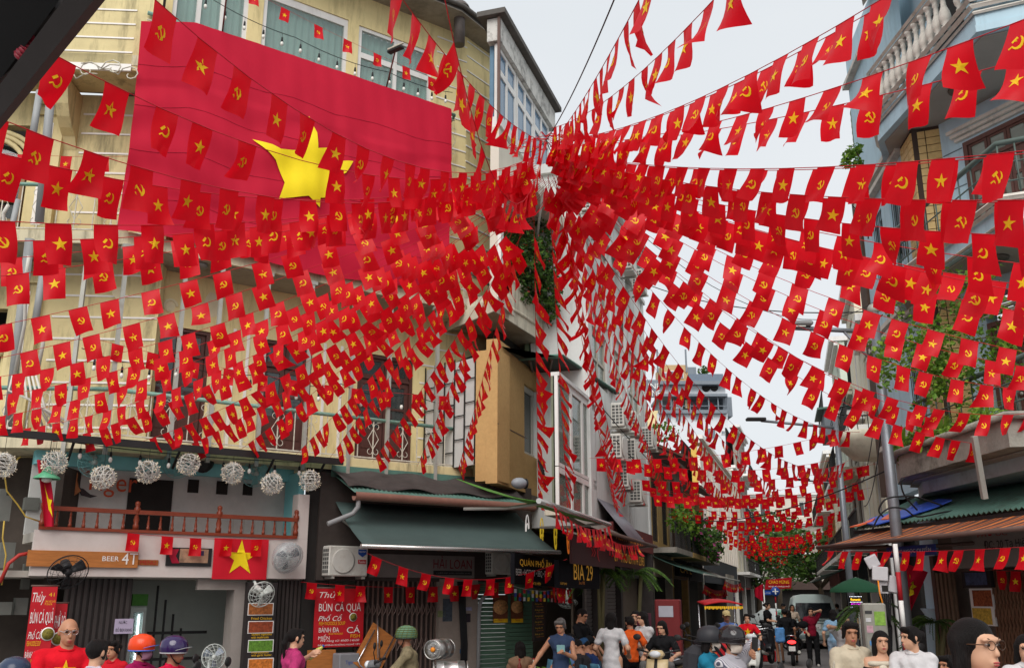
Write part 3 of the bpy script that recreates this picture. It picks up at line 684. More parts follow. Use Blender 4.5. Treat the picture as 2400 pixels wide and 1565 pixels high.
# round wall lamps under the slab, pipes, vent
for x, y in ((470, 620), (935, 705)):
    p = atZ(x, y, 7.92); MB(T(*p)).lathe([(.14, 0), (.13, -.06), (.06, -.09), (0, -.1)], n=14).build('ceiling_lamp', mat('lamp_grey', (120, 116, 110), rough=.4), YH)
PIPE = mat('pvc_grey', (150, 152, 152), rough=.5, var=.08)
for x0, y0, x1, y1, r_ in ((128, 128, 92, 520, .075), (93, 215, 75, 330, .06), (70, 560, 18, 1000, .08), (100, 640, 82, 760, .06), (42, 470, 22, 560, .05)):
    MB().tube([at(x0, y0, 16.6), at(x1, y1, 16.2)], r_, 10).build('downpipe', PIPE, YH)
cbm = MB()
for k in range(9):
    z_ = 7.95 - .03 * k; cbm.tube(cat_curve(YL.p(-4.6, -.12 - .03 * (k % 3), z_ + .1), YL.p(-2.6, -.1, z_ + .05 * math.sin(k)), .06), .025 if k % 3 else .045, 6)
cbm.tube([at(20, 480, 16), at(8, 500, 16), at(10, 560, 16), at(12, 600, 16)], .03, 6); cbm.tube([at(68, 600, 16), at(62, 640, 16), at(58, 760, 16.2), at(30, 900, 16.2)], .03, 6)
cbm.tube([at(105, 770, 16.4), at(100, 810, 16.4), at(88, 870, 16.4)], .035, 6)
for k in range(7): cbm.tube([at(30 + 9 * k, 880, 16.2), at(20 + 14 * k, 915 + 6 * k, 16.1), at(70 + 6 * k, 935 + 4 * k, 16.1), at(60 + 20 * k, 1000, 16.2)], .02, 5)
cbm.build('cable_bundle', CABW, YH, kind='stuff')
# festoon lights on both balconies: each a cord with bulbs
BULB = mat('bulb_white', (226, 224, 216), rough=.3, var=0)
def festoon(label, pts, n, parent=None, drop=.2):
    t = thing('festoon_lights', label, 'string lights', pts[0]); L = len(pts) - 1
    MB().tube(pts, .008, 5).build('cord', M_BLK, t)
    for i in range(n):
        k = (i + .5) / n * L; a = int(k); p = pts[a].lerp(pts[min(L, a + 1)], k - a)
        MB().tube([p, p - Vector((0, 0, drop * .5))], .004, 4).lathe([(.02, -drop), (.024, -drop * .85), (.018, -drop * .5), (.008, -drop * .45)], c=p, n=8).build('socket', M_BLK, t)
        MB().ell(p - Vector((0, 0, drop + .045)), (.034, .034, .05), 8, 6).build('bulb', BULB, t)
fp = []
for a, b in zip((YF.p(-1.9, -.02, 13.45), YF.p(.2, -.02, 13.15), YF.p(2.4, -.02, 13.1)), (YF.p(.2, -.02, 13.15), YF.p(2.4, -.02, 13.1), YF.p(4.3, -.02, 13.2))): fp += cat_curve(a, b, .1, 8)[:-1]
festoon('string of white bulbs along the top balcony above the big flag', fp, 15)
fp = []
for k in range(5): fp += cat_curve(YF.p(-3.2 + 1.6 * k, -.03, 5.95), YF.p(-1.6 + 1.6 * k, -.03, 5.95), .14, 7)[:-1]
festoon('string of white bulbs above the lower green handrail', fp, 17)
bunting('small flag bunting along the windows of the top balcony', YF.p(-2.6, -.15, 14.15), YF.p(4.15, -.1, 13.25), .18, step=.72, perp=.1, curl=.02)
bunting('small flag bunting along the brown doors above the lower green rail', YF.p(-3.0, -.1, 6.12), YF.p(4.9, -.1, 6.05), .22, step=.66, perp=.1, curl=.02)
bunting('short flag bunting at upper left between downpipe and big flag', YL.p(-4.4, -.1, 9.75), YL.p(.0, -.1, 9.6), .1, step=.7, perp=.1, curl=.02)
# floodlight arms on the top balcony
for k, (x0, y0, x1, y1) in enumerate(((520, 85, 548, 10), (905, 208, 943, 148))):
    u, z = YF.px(x0, y0, 0); t = thing('floodlight', ('left' if k == 0 else 'right') + ' sign floodlight on a slanting arm above the big flag', 'lamp', YF.p(u, 0, z))
    tip = YF.p(u, 0, z) + Vector((.28, -.75, .5)); MB().tube([YF.p(u, 0, z), tip], .018, 6).build('arm', mat('arm_red', (104, 44, 42), rough=.5), t)
    MB(T(*tip) @ rot(R(-36))).rbox(-.2, .2, -.06, .06, -.03, .03, .01).build('head', BLKM, t); MB(T(*tip) @ rot(R(-36))).box(-.22, .22, -.02, .02, .07, .1).build('bracket', IRON, t)
# the huge flag
u0, u1 = -2.88, 3.98
BFR = mat('big_flag_red', (196, 24, 54), rough=.7, var=.05, scale=2, transl=.12, spec=.2); BFY = mat('big_flag_yellow', (244, 216, 18), rough=.7, var=.04)
def BF(a, b):                                            # a along, b from top (0) to bottom (1)
    u = u0 + (u1 - u0) * a; zt = 12.3 + .35 * min(1, a * 7) - .09 * math.sin(a * PI) * 0; zb = 8.12 + .06 * math.sin(a * 9) + (.25 if a > .9 else 0) * (a - .9) * 8
    z = zt + (zb - zt) * b; e = math.exp(-a * 9) * math.sin(b * PI)
    v = -.13 - .035 * math.sin(u * 2.6 + b * 1.5) * b - .022 * math.sin(u * 5.1 + b * 6 + 1.3 * math.sin(u * 1.7)) * (b * (1 - b) * 2 + .2) - .004 * math.sin(u * 17 - b * 9) - .02 * math.sin(b * 30 + 2 * math.sin(u * 2)) * (b > .3) - .07 * math.sin(b * PI) - .03 * math.sin(b * 13 + a * 3) * (1 if b > .8 else .25)
    v -= .06 * math.exp(-((a - .60) / .06) ** 2) * math.exp(-((b - .5) / .35) ** 2) * math.sin((a - .6) * 40)
    return YF.p(u + .13 * e - .1 * math.sin(b * PI) * math.exp(-a * 6), v, z)
FT = thing('giant_flag', 'giant red flag with yellow star draped over the yellow house', 'flag', YF.p(.5, -.1, 8.1))
MB().sheet(BF, 90, 60).build('cloth', BFR, FT)
ST_ = [(705 + (x - 705) * 1.1, 395 + (y - 395) * 1.08) for x, y in [(720, 282), (736, 318), (737, 352), (757, 350), (758, 377), (812, 381), (798, 404), (775, 415), (760, 425), (770, 452), (745, 455), (745, 474), (718, 452), (660, 458), (645, 489), (662, 440), (667, 425), (648, 378), (633, 362), (600, 333), (640, 345), (658, 355), (693, 356)]]
def tofl(x, y):
    u, z = YF.px(x, y, -.14); a = (u - u0) / (u1 - u0); return a, (12.65 - z) / (12.65 - 8.15)
sp = [tofl(x, y) for x, y in ST_]
def tri(poly):                                          # ear clipping
    P = list(range(len(poly))); out = []
    area = sum(poly[i][0] * poly[(i + 1) % len(poly)][1] - poly[(i + 1) % len(poly)][0] * poly[i][1] for i in range(len(poly)))
    sg = 1 if area > 0 else -1
    def cr(a, b, c): return ((b[0] - a[0]) * (c[1] - a[1]) - (b[1] - a[1]) * (c[0] - a[0])) * sg
    g_ = 0
    while len(P) > 3 and g_ < 500:
        g_ += 1
        for i in range(len(P)):
            a, b, c = P[i - 1], P[i], P[(i + 1) % len(P)]
            if cr(poly[a], poly[b], poly[c]) <= 0: continue
            if any(cr(poly[a], poly[b], poly[q]) >= 0 and cr(poly[b], poly[c], poly[q]) >= 0 and cr(poly[c], poly[a], poly[q]) >= 0 for q in P if q not in (a, b, c)): continue
            out.append((a, b, c)); P.pop(i); break
    out.append(tuple(P)); return out
def on_surf(poly, S, off, depth=3):
    """triangulate, subdivide and drape a 2-D polygon on surface S(a,b)"""
    tr = [tuple(poly[i] for i in t) for t in tri(poly)]
    for _ in range(depth):
        nt_ = []
        for a, b, c in tr:
            ab = ((a[0] + b[0]) / 2, (a[1] + b[1]) / 2); bc = ((c[0] + b[0]) / 2, (c[1] + b[1]) / 2); ca = ((a[0] + c[0]) / 2, (a[1] + c[1]) / 2)
            nt_ += [(a, ab, ca), (ab, b, bc), (ca, bc, c), (ab, bc, ca)]
        tr = nt_
    vs = []; fs = []; ix = {}
    for t in tr:
        f = []
        for q in t:
            k = (round(q[0], 5), round(q[1], 5))
            if k not in ix: ix[k] = len(vs); vs.append(S(*q) + off)
            f.append(ix[k])
        fs.append(tuple(f))
    return MB().add(vs, fs, True)
on_surf(sp, BF, -YF.v * .03, 5).build('star', BFY, FT)
for b_ in (.22, .42, .63, .84): MB().tube([BF(i / 60, b_ + .008 * math.sin(i * .4)) - YF.v * .002 for i in range(61)], .006, 4).build('seam', mat('seam_red', (172, 20, 48), rough=.8), FT)
# ------------------------------------------------------------------ ground floor of the yellow house
def rectpx(W_, x0, y0, x1, y1, v):
    u0, z1 = W_.px(x0, (y0 + y1) / 2, v)[0], W_.px((x0 + x1) / 2, y0, v)[1]; u1, z0 = W_.px(x1, (y0 + y1) / 2, v)[0], W_.px((x0 + x1) / 2, y1, v)[1]
    if u1 < u0: u0, u1 = u1, u0
    return u0, u1, z0, z1
def wtext(W_, body, x0, y0, x1, y1, v, parent, mt, **k):
    u0, u1, z0, z1 = rectpx(W_, x0, y0, x1, y1, v); return text(body, u1 - u0, z1 - z0, parent, WM[parent].inverted() @ W_.at(u0, v, z0), mt, **k)
def wbox(W_, x0, y0, x1, y1, v, th, name, mt, parent=None, **k):
    u0, u1, z0, z1 = rectpx(W_, x0, y0, x1, y1, v); return MB(W_.M).box(u0, u1, v, v + th, z0, z1).build(name, mt, parent, **k)
TXW = mat('text_white', (232, 230, 226), var=0, rough=.6); TXY = mat('text_yellow', (236, 186, 28), var=0, rough=.6); TXR = mat('text_red', (168, 24, 34), var=0, rough=.6); TXK = mat('text_black', (26, 26, 30), var=0, rough=.6)
TXO = mat('text_orange', (232, 140, 36), var=0, rough=.6); TXB = mat('sign_blue', (30, 70, 150), var=.05, rough=.5)
BAR = thing('bar_front', 'white two-level beer bar front with red wooden balustrade', 'shop', YF.p(-1.2, 0, 0))
uL, uR = -3.55, 1.08
PNL = mat('panel_white', (206, 196, 190), rough=.85, var=.06, scale=2, stain=(170, 130, 120), stain_amt=.3)
MB(YF.M).box(uL, uR, -.02, .1, 2.22, 2.93).build('fascia', PNL, BAR)
MB(YF.M).box(uL, uR, .102, 1.0, 2.75, 2.9).build('floor', GREYW, BAR)
MB(YF.M).box(.86, uR, -.018, .25, 2.932, 3.75).build('pier', PNL, BAR)
zq = YF.px(400, 1108, .8)[1]
MB(YF.M).box(uL, uR, .95, 1.05, 2.9, zq).build('back_wall', mat('mezz_wall', (196, 196, 192), rough=.9, var=.06, stain=(140, 150, 150), stain_amt=.4), BAR)
MB(YF.M).box(uL, uR, .8, 1.05, zq, 4.3).build('upper_wall', TURQ, BAR)
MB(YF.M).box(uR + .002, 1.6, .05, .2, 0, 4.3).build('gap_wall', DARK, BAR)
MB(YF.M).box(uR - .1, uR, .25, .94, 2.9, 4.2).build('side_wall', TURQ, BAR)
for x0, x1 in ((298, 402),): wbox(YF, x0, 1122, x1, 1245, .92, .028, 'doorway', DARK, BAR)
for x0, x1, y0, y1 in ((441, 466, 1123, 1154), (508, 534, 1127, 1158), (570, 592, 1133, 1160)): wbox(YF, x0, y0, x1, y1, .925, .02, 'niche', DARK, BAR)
for x in (550, 575, 600, 625, 650): u, z = YF.px(x, 1190, .94); MB(YF.M).box(u - .004, u + .004, .942, .949, 2.92, 3.35).build('tile_joint', GREYW, BAR)
# balustrade
rl = MB(YF.M).box(uL + .05, .86, -.05, .03, 3.24, 3.31).build('handrail', WOODR, BAR)
MB(YF.M).box(uL + .05, .86, -.06, .05, 2.935, 2.985).build('bottom_rail', WOODR, BAR)
bp = [(.03, 0), (.03, .05), (.018, .06), (.026, .1), (.016, .16), (.014, .19), (.02, .2), (.012, .23), (.014, .255)]
BALM = MB().lathe(bp, n=8).mesh('baluster', WOODR)
NEWM = MB().lathe([(.05, 0), (.05, .08), (.035, .1), (.05, .16), (.03, .25), (.055, .3), (.055, .36), (.03, .38), (.045, .42), (.04, .46), (0, .48)], n=10).mesh('newel', WOODR)
ib = WM[BAR].inverted()
nw = [YF.px(x, 1230)[0] for x in (98, 318, 512)] + [.84]
for a, b in zip(nw, nw[1:]):
    child('newel', NEWM, BAR, ib @ YF.at(a, -.01, 2.985))
    for i in range(1, 7): child('baluster', BALM, BAR, ib @ YF.at(a + (b - a) * i / 7, -.01, 2.985))
child('newel', NEWM, BAR, ib @ YF.at(.84, -.01, 2.985))
# black canopy above
cz = YF.px(400, 1048, -.42)[1]
CAN = thing('black_canopy', 'long thin black canopy under the lower yellow balcony', 'canopy', YF.p(-1.5, -.3, cz))
MB(YF.M).box(-4.7, 1.55, -.42, -.36, cz - .05, cz + .07).build('front_beam', BLKM, CAN)
MB(YF.M).box(-4.7, 1.55, -.358, -.03, cz, cz + .03).build('roof_sheet', mat('canopy_plastic', (170, 200, 204), rough=.4, var=.15, transl=.75), CAN)
for u in (-3.2, -1.5, .2, 1.2): MB(YF.M).tube([(u, -.38, cz), (u, -.02, cz - .3)], .025, 5).build('strut', BLKM, CAN)
# hanging light balls
bm = MB(); rs = random.Random(3)
for k in range(15):
    ax = Vector((rs.gauss(0, 1), rs.gauss(0, 1), rs.gauss(0, 1) * .6)).normalized(); e1 = ax.orthogonal().normalized(); e2 = ax.cross(e1)
    bm.tube([(e1 * math.cos(a) + e2 * math.sin(a)) * .185 for a in [i * PI / 10 for i in range(20)]], .0045, 3, closed=True)
for k in range(9):
    z = .18 * math.cos(PI * (k + .5) / 9); r_ = math.sqrt(.185 ** 2 - z * z); bm.tube([(r_ * math.cos(i * PI / 10), r_ * math.sin(i * PI / 10), z) for i in range(20)], .005, 3, closed=True)
BALLM = bm.mesh('wire_ball', mat('ball_white', (208, 206, 198), rough=.5, var=.05)); lb = MB()
for k in range(90):
    d = Vector((rs.gauss(0, 1), rs.gauss(0, 1), rs.gauss(0, 1))).normalized(); lb.tube([d * .185, d * .215], .006, 3)
LEDM = lb.mesh('led_tips', mat('led_cream', (240, 226, 196), rough=.4, var=0))
bl = ['white wire light ball cut by the left picture edge', 'white wire light ball above the green lamp shade', 'white wire light ball in front of the orange letters', 'white wire light ball above the dark doorway',
      'dim grey wire light ball beside the black speaker', 'white wire light ball over the first wall niches', 'white wire light ball over the right end of the balustrade', 'rightmost white wire light ball, beside the gutter end']
for k, (x, y) in enumerate(((6, 1090), (126, 1085), (240, 1119), (345, 1106), (440, 1088), (543, 1109), (635, 1134), (724, 1126))):
    u, z = YF.px(x, y, -.3); t = thing('light_ball', bl[k], 'lamp', YF.p(u, -.35, z), 'wire light balls')
    child('wire_ball', BALLM, t, Matrix.Rotation(k * .7, 4, 'Z') @ Matrix.Rotation(k * .9, 4, 'X')); o = child('led_tips', LEDM, t, Matrix.Rotation(k * 1.3, 4, 'Z')); o['kind'] = 'stuff'
    MB().tube([YF.p(u, -.35, z + .18), YF.p(u, -.35, max(z + .3, cz - .02))], .004, 4).build('cord', M_BLK, t)
# festoon bulbs below the canopy (black sockets)
festoon('string of bulbs hanging under the black canopy', cat_curve(YF.p(-3.3, -.2, cz - .02), YF.p(1.0, -.2, cz - .02), .06, 14), 9, drop=.16)
# fans
def fan(label, c, face, Rr, cage, blade, body, arm=None, tilt=0, group=None, sag=0):
    """face: unit direction the fan blows to"""
    f = Vector(face).normalized(); q = f.to_track_quat('Y', 'Z').to_matrix().to_4x4(); t = thing('electric_fan', label, 'fan', Matrix.Translation(c) @ q, group)
    def lm(): return MB(Matrix.Translation(c) @ q)
    m = lm()
    for rr, yy in ((1, 0), (.8, .06), (.55, .085), (.3, .095), (.8, -.06), (.5, -.08)): m.ring((0, yy, 0), Rr * rr, .009 if rr == 1 else .0035, 24, 1, 4)
    for k in range(14):
        a = k * PI / 7; m.tube([(Rr * r_ * math.cos(a), y_, Rr * r_ * math.sin(a)) for r_, y_ in ((1, 0), (.8, .06), (.55, .085), (.1, .1))], .003, 3)
    m.build('cage', cage, t)
    for k in range(3):
        a = k * 2 * PI / 3 + .4; lm().sheet(lambda i, j: (Rr * (.16 + .72 * j) * math.cos(a + (i - .5) * (.9 - .25 * j)), .03 * math.sin((i - .5) * 3), Rr * (.16 + .72 * j) * math.sin(a + (i - .5) * (.9 - .25 * j))), 5, 5, .006).build('blade', blade, t)
    lm().lathe([(.0, .05), (Rr * .17, .045), (Rr * .17, -.02)], axis=1, n=12).build('hub', body, t)
    lm().lathe([(Rr * .28, -.06), (Rr * .3, -.1), (Rr * .26, -.26), (Rr * .1, -.3), (0, -.3)], axis=1, n=12).build('motor', body, t)
    if arm is not None: MB().tube([Vector(c) - f * .2, Vector(c) - f * .2 + Vector(arm) * .5, Vector(c) - f * .2 + Vector(arm)], .03, 6).build('mount', body, t)
    return t
FW = mat('fan_white', (206, 212, 206), rough=.45, var=.08); FT_ = mat('fan_teal', (130, 190, 190), rough=.5, var=.08); FK = mat('fan_black', (38, 38, 40), rough=.5, var=.1)
TOC = -YF.v
for k, (x, y) in enumerate(((222, 1082), (418, 1086), (600, 1108))):
    u, z = YF.px(x, y, .45); fan(['pale wall fan above the orange letters', 'pale wall fan behind the dim light ball', 'pale wall fan right of the speaker'][k], YF.p(u, .45, z), TOC * .9 + Vector((0, 0, -.42)), .27, FT_, FT_, FW, arm=YF.v * .3 + Vector((0, 0, .05)))
fan('black wall fan in front of the wooden bar sign', YF.p(YF.px(160, 1336, -.45)[0], -.45, YF.px(160, 1340, -.45)[1]), TOC * .85 + Vector((.1, 0, -.6)), .3, FK, FK, FK, arm=YF.v * .4 + Vector((0, 0, .12)))
fan('dusty white wall fan below the star flag', YF.p(YF.px(613, 1392, -.4)[0], -.4, YF.px(613, 1392, -.4)[1]), TOC * .8 + Vector((0, 0, -.35)), .23, FW, FW, FW, arm=YF.v * .35 + Vector((0, 0, .25)))
bf = fan('wall fan wrapped in clear plastic beside the star flag', YF.p(YF.px(674, 1306, -.35)[0], -.35, YF.px(674, 1306, -.35)[1]), TOC * .8 + Vector((.2, 0, -.5)), .26, FW, FK, FW, arm=YF.v * .3)
bag = MB(WM[bf]); bag.lathe([(.05, .16), (.2, .13), (.29, .05), (.29, -.04), (.2, -.2), (.08, -.26)], axis=1, n=18, cap=False)
bag.build('plastic_bag', glass('plastic_wrap', (190, 196, 200), .2, .38), bf)
# wall speaker
u, z = YF.px(482, 1082, .4); t = thing('speaker', 'round black speaker hanging under the black canopy', 'speaker', YF.p(u, .6, z)); q = Vector((-.1, -.85, -.4)).to_track_quat('Y', 'Z').to_matrix().to_4x4()
MB(T(*YF.p(u, .6, z)) @ q).lathe([(.16, .05), (.19, 0), (.18, -.14), (.1, -.2), (0, -.2)], axis=1, n=16).build('housing', BLKM, t)
MB(T(*YF.p(u, .6, z)) @ q).lathe([(0, .02), (.06, .03), (.14, .055)], axis=1, n=16).build('cone', mat('speaker_cone', (60, 60, 62), rough=.7), t)
# tiger letters and emblem on the mezzanine wall
TG = thing('tiger_sign', 'orange letters with a tiger head on the mezzanine wall', 'sign', YF.p(YF.px(230, 1140, .8)[0], .8, 3.2))
OR = mat('letter_orange', (172, 66, 28), rough=.6, var=.06)
wtext(YF, 'Tiger', 195, 1106, 322, 1165, .78, TG, OR)
def tq(pts, y, mt, nm): 
    q = [YF.px(x_, y_, y) for x_, y_ in pts]; MB(YF.M).ext([(a, y, b) for a, b in q], (0, .012, 0)).build(nm, mt, TG)
TGO = mat('tiger_tan', (150, 92, 52), rough=.7); TGK = mat('tiger_dark', (40, 32, 34), rough=.7); TGW = mat('tiger_pale', (196, 186, 190), rough=.7)
tq([(146, 1104), (152, 1101), (160, 1105), (172, 1103), (180, 1103), (183, 1112), (181, 1124), (184, 1140), (190, 1150), (172, 1162), (158, 1166), (147, 1155), (143, 1135), (146, 1120)], .77, TGO, 'head')
tq([(180, 1140), (196, 1145), (212, 1158), (228, 1162), (212, 1166), (190, 1160)], .772, TGK, 'tail')
tq([(148, 1128), (158, 1160), (172, 1150), (176, 1128), (168, 1140), (160, 1146)], .762, TGK, 'chest')
for k in range(3): tq([(149 + 2 * k, 1130 + 4 * k), (152 + 2 * k, 1130 + 4 * k), (159, 1148 + 4 * k), (172, 1132 + 4 * k), (175, 1134 + 4 * k), (160, 1153 + 4 * k)], .756, TGW, 'stripe')
tq([(163, 1115), (170, 1113), (170, 1122), (166, 1127), (162, 1122)], .762, TGK, 'muzzle'); tq([(154, 1108), (160, 1110), (156, 1112)], .762, TGW, 'brow'); tq([(172, 1108), (177, 1106), (176, 1111)], .762, TGW, 'brow')
# signs on the bar fascia
SG = thing('wooden_sign', 'long pine board sign reading BEER 4T on the bar fascia', 'sign', YF.p(-2.8, -.04, 2.45))
PINE = mat('pine_board', (176, 110, 54), rough=.6, var=.25, scale=3, stretch=(.6, 2, 10))
wbox(YF, 64, 1291, 324, 1328, -.07, .048, 'board', PINE, SG)
wtext(YF, 'BEER', 240, 1303, 279, 1314, -.076, SG, TXW); wtext(YF, '4T', 286, 1295, 323, 1322, -.078, SG, TXW)
MS = thing('menu_plaque', 'small brown plaque reading MENU on the bar fascia', 'sign', YF.p(-1.5, -.03, 2.5)); wbox(YF, 323, 1311, 371, 1324, -.04, .018, 'board', mat('plaque_brown', (150, 84, 36), var=.1), MS); wtext(YF, 'MENU', 329, 1313, 365, 1322, -.046, MS, TXR)
PS = thing('poster_frame', 'black framed poster with a red arrow shape on the bar fascia', 'poster', YF.p(-.9, -.03, 2.6)); wbox(YF, 390, 1283, 496, 1326, -.05, .028, 'frame', BLKM, PS)
wbox(YF, 421, 1286, 488, 1318, -.055, .004, 'photo', mat('poster_photo', (176, 140, 112), var=.5, scale=7, rough=.4), PS); wbox(YF, 461, 1290, 478, 1301, -.06, .004, 'inset', mat('poster_inset', (60, 54, 84), var=.3, scale=9), PS)
h_ = [YF.px(x, y, -.062) for x, y in ((402, 1286), (420, 1286), (412, 1302), (421, 1319), (403, 1319), (397, 1302))]; MB(YF.M).ext([(a, -.062, b) for a, b in h_], (0, .004, 0)).build('arrow', mat('arrow_crimson', (170, 22, 52), var=.05), PS)
def star_flag(label, W_, x0, y0, x1, y1, v, wav=.01, red=None):
    u0, u1, z0, z1 = rectpx(W_, x0, y0, x1, y1, v); t = thing('star_flag', label, 'flag', W_.p((u0 + u1) / 2, v, z0))
    S = lambda a, b: W_.p(u0 + (u1 - u0) * a, v - wav * math.sin(a * 8 + b * 2), z1 + (z0 - z1) * b)
    MB().sheet(S, 16, 10).build('cloth', red or BFR, t); k = (z1 - z0) / (u1 - u0)
    r_ = .31 * min(1, (u1 - u0) / (z1 - z0) * 1.0); r_ = .46 * (z1 - z0)
    on_surf([(.5 + x / (u1 - u0), .5 - y / (z1 - z0) - .02) for x, y in star_pts(r_)], S, -W_.v * .008, 2).build('star', BFY, t)
star_flag('flat red flag with a yellow star pinned to the bar fascia', YF, 499, 1262, 627, 1357, -.06, red=mat('flag_red2', (206, 18, 40), rough=.7, var=.04))
bunting('short flag bunting across the white bar fascia', YF.p(-2.3, -.16, 2.93), YF.p(.75, -.16, 2.93), .06, step=.52, perp=.1, curl=.02)
# ground floor of the bar: back, piers, shutter, room
MB(YF.M).box(-5.4, 5.0, 2.3, 2.4, 0, 2.2).build('back_wall', mat('room_green_white', (196, 204, 196), rough=.9, var=.06), BAR)
MB(YF.M).box(-5.4, 5.0, .11, 2.3, 2.2, 2.3).build('ceiling', GREYW, BAR)
SHUT = mat('shutter_dark', (58, 52, 50), rough=.6, var=.2, scale=3)
def slats(W_, u0, u1, z0, z1, v, step, parent, mt, name='shutter', th=.02):
    n = max(1, int((u1 - u0) / step)); mb = MB(W_.M)
    for i in range(n): a = u0 + (u1 - u0) * i / n; mb.box(a, a + step * .62, v - th, v + th, z0, z1)
    mb.box(u0, u1, v + th + .002, v + th + .02, z0, z1); return mb.build(name, mt, parent)
def uu(x, v=0.1): return YF.px(x, 1450, v)[0]
slats(YF, uu(150), uu(312), 0, 2.2, .3, .09, BAR, SHUT); slats(YF, uu(648), uu(742), 0, 2.2, .12, .075, BAR, SHUT)
MB(YF.M).box(uu(545), uu(572), .1, .5, 0, 2.2).box(uu(556) - .75, uu(545), .1, .2, 2.02, 2.2).build('pier', mat('pier_grey', (150, 142, 136), rough=.9, var=.08), BAR)
st = MB(YF.M)
for k in range(4): st.box(uu(415) + k * .16, uu(415) + k * .16 + .03, 1.4, 1.44, .2, 2.1 - .25 * k)
for k in range(3): st.box(uu(400), uu(545), 1.38, 1.42, .35 + .45 * k, .40 + .45 * k)
st.build('stair_frame', BLKM, BAR)
fr = thing('drinks_fridge', 'glass-door drinks fridge inside the open bar', 'fridge', YF.p(uu(335, 1.0), 1.2, 0)); a_, b_ = uu(312, 1.0), uu(349, 1.0)
FRW = mat('fridge_white', (196, 206, 200), rough=.5, var=.05)
MB(YF.M).box(a_, b_, 1.25, 1.6, .1, 1.95).build('body', FRW, fr); MB(YF.M).box(a_, b_, 1.17, 1.248, 1.75, 1.95).build('header', mat('fridge_green', (80, 140, 60), var=.3, scale=8), fr)
panel(MB(YF.M), a_, b_, .2, 1.72, 1.2, 1.248, [(a_ + .05, b_ - .05, .3, 1.64)]).build('door', FRW, fr); MB(YF.M).box(a_ + .05, b_ - .05, 1.215, 1.225, .3, 1.64).build('pane', glass('fridge_glass', (110, 130, 130), alpha=.4), fr)
MB(YF.M).box(b_ - .12, b_ - .1, 1.23, 1.24, .35, 1.6).build('light_strip', mat('led_white', (235, 245, 250), emit=8, var=0), fr)
mc = thing('menu_column', 'tall dark menu board with food pictures on the bar pier', 'sign', YF.p(uu(610, -.05), -.05, 0))
u0_, u1_, _, _ = rectpx(YF, 575, 1370, 645, 1560, -.08); MB(YF.M).box(u0_, u1_, -.08, .05, .3, 2.15).build('board', mat('menu_dark', (44, 38, 38), rough=.5, var=.1), mc)
FOOD = [(170, 100, 50), (150, 70, 40), (96, 140, 48), (206, 120, 50), (150, 60, 44)]
for k, (y0, tx) in enumerate(((1412, ''), (1454, 'Fried Chicken'), (1498, 'Sauteed vegetables\nwith mushroom'), (1541, 'Fried potatoes\nwith garlic butter'))):
    wbox(YF, 581, y0, 641, y0 + 29, -.086, .004, 'picture_frame', TXW, mc); wbox(YF, 583, y0 + 2, 639, y0 + 27, -.091, .004, 'food_photo', mat('food%d' % k, FOOD[k], rough=.4, var=.6, scale=22), mc)
    if tx: wtext(YF, tx, 589, y0 - (16 if '\n' in tx else 9), 637, y0 - 3, -.088, mc, TXY)
# hanging banners
BANR = mat('banner_red', (186, 24, 36), rough=.55, var=.08, scale=2)
def banner(label, W_, x0, y0, x1, y1, v, lines, pics=(), lean=0):
    u0, u1, z0, z1 = rectpx(W_, x0, y0, x1, y1, v); t = thing('banner', label, 'banner', W_.p((u0 + u1) / 2, v, z0))
    MB(W_.M).sheet(lambda a, b: (u0 + (u1 - u0) * a, v - .004 - .006 * math.sin(b * 9), z1 + (z0 - z1) * b), 2, 10, .004, False).build('sheet', BANR, t); MB(W_.M).tube([(u0 - .02, v, z1), (u1 + .02, v, z1)], .015, 6).build('rod', BRN, t)
    for (tx, a0, b0, a1, b1, mt, sh) in lines: text(tx, (u1 - u0) * (a1 - a0), (z1 - z0) * (b1 - b0), t, WM[t].inverted() @ W_.at(u0 + (u1 - u0) * a0, v - .014, z1 - (z1 - z0) * b1), mt, shear=sh)
    for (a, b, r_) in pics:
        MB(W_.at(u0 + (u1 - u0) * a, v - .012, z1 - (z1 - z0) * b)).lathe([(0, -.002), (r_, -.001), (r_, .003)], axis=1, n=18).build('plate', TXW, t); MB(W_.at(u0 + (u1 - u0) * a, v - .018, z1 - (z1 - z0) * b)).lathe([(0, -.002), (r_ * .85, -.001), (r_ * .85, .003)], axis=1, n=18).build('dish', mat('noodle_photo', (120, 110, 40), var=.7, scale=30), t)
BL = lambda o=0: [('Thủy', .05, .06, .55, .2, TXW, .3), ('41', .68, .07, .9, .11, TXY, 0), ('LƯƠNG NGỌC QUYẾN\nĐT: 0326 26 7086', .56, .14, .97, .2, TXY, 0), ('BÚN CÁ QUẢ', .06, .23, .96, .41, TXW, 0), ('Phố Cổ', .06, .45, .58, .55, TXW, .3), ('FISH NOODLE SOUP', .05, .57, .58, .62, TXY, 0), ('BÁNH ĐA', .03, .66, .52, .74, TXW, 0), ('RICE NOODLE', .28, .755, .58, .79, TXY, 0), ('MIẾN', .03, .81, .3, .9, TXW, 0), ('CÁ', .64, .68, .95, .8, TXW, 0), ('FISH', .75, .82, .95, .87, TXY, 0)]
banner('tall red noodle soup banner hanging at far left', YF, 62, 1372, 122, 1600, -.5, BL(), [(.82, .5, .1)])
banner('narrow red beef noodle banner behind the tall one', YF, 120, 1412, 148, 1600, -.3, [('PHỞ BÒ', .05, .1, .95, .32, TXW, 0)], [(.5, .45, .1)])
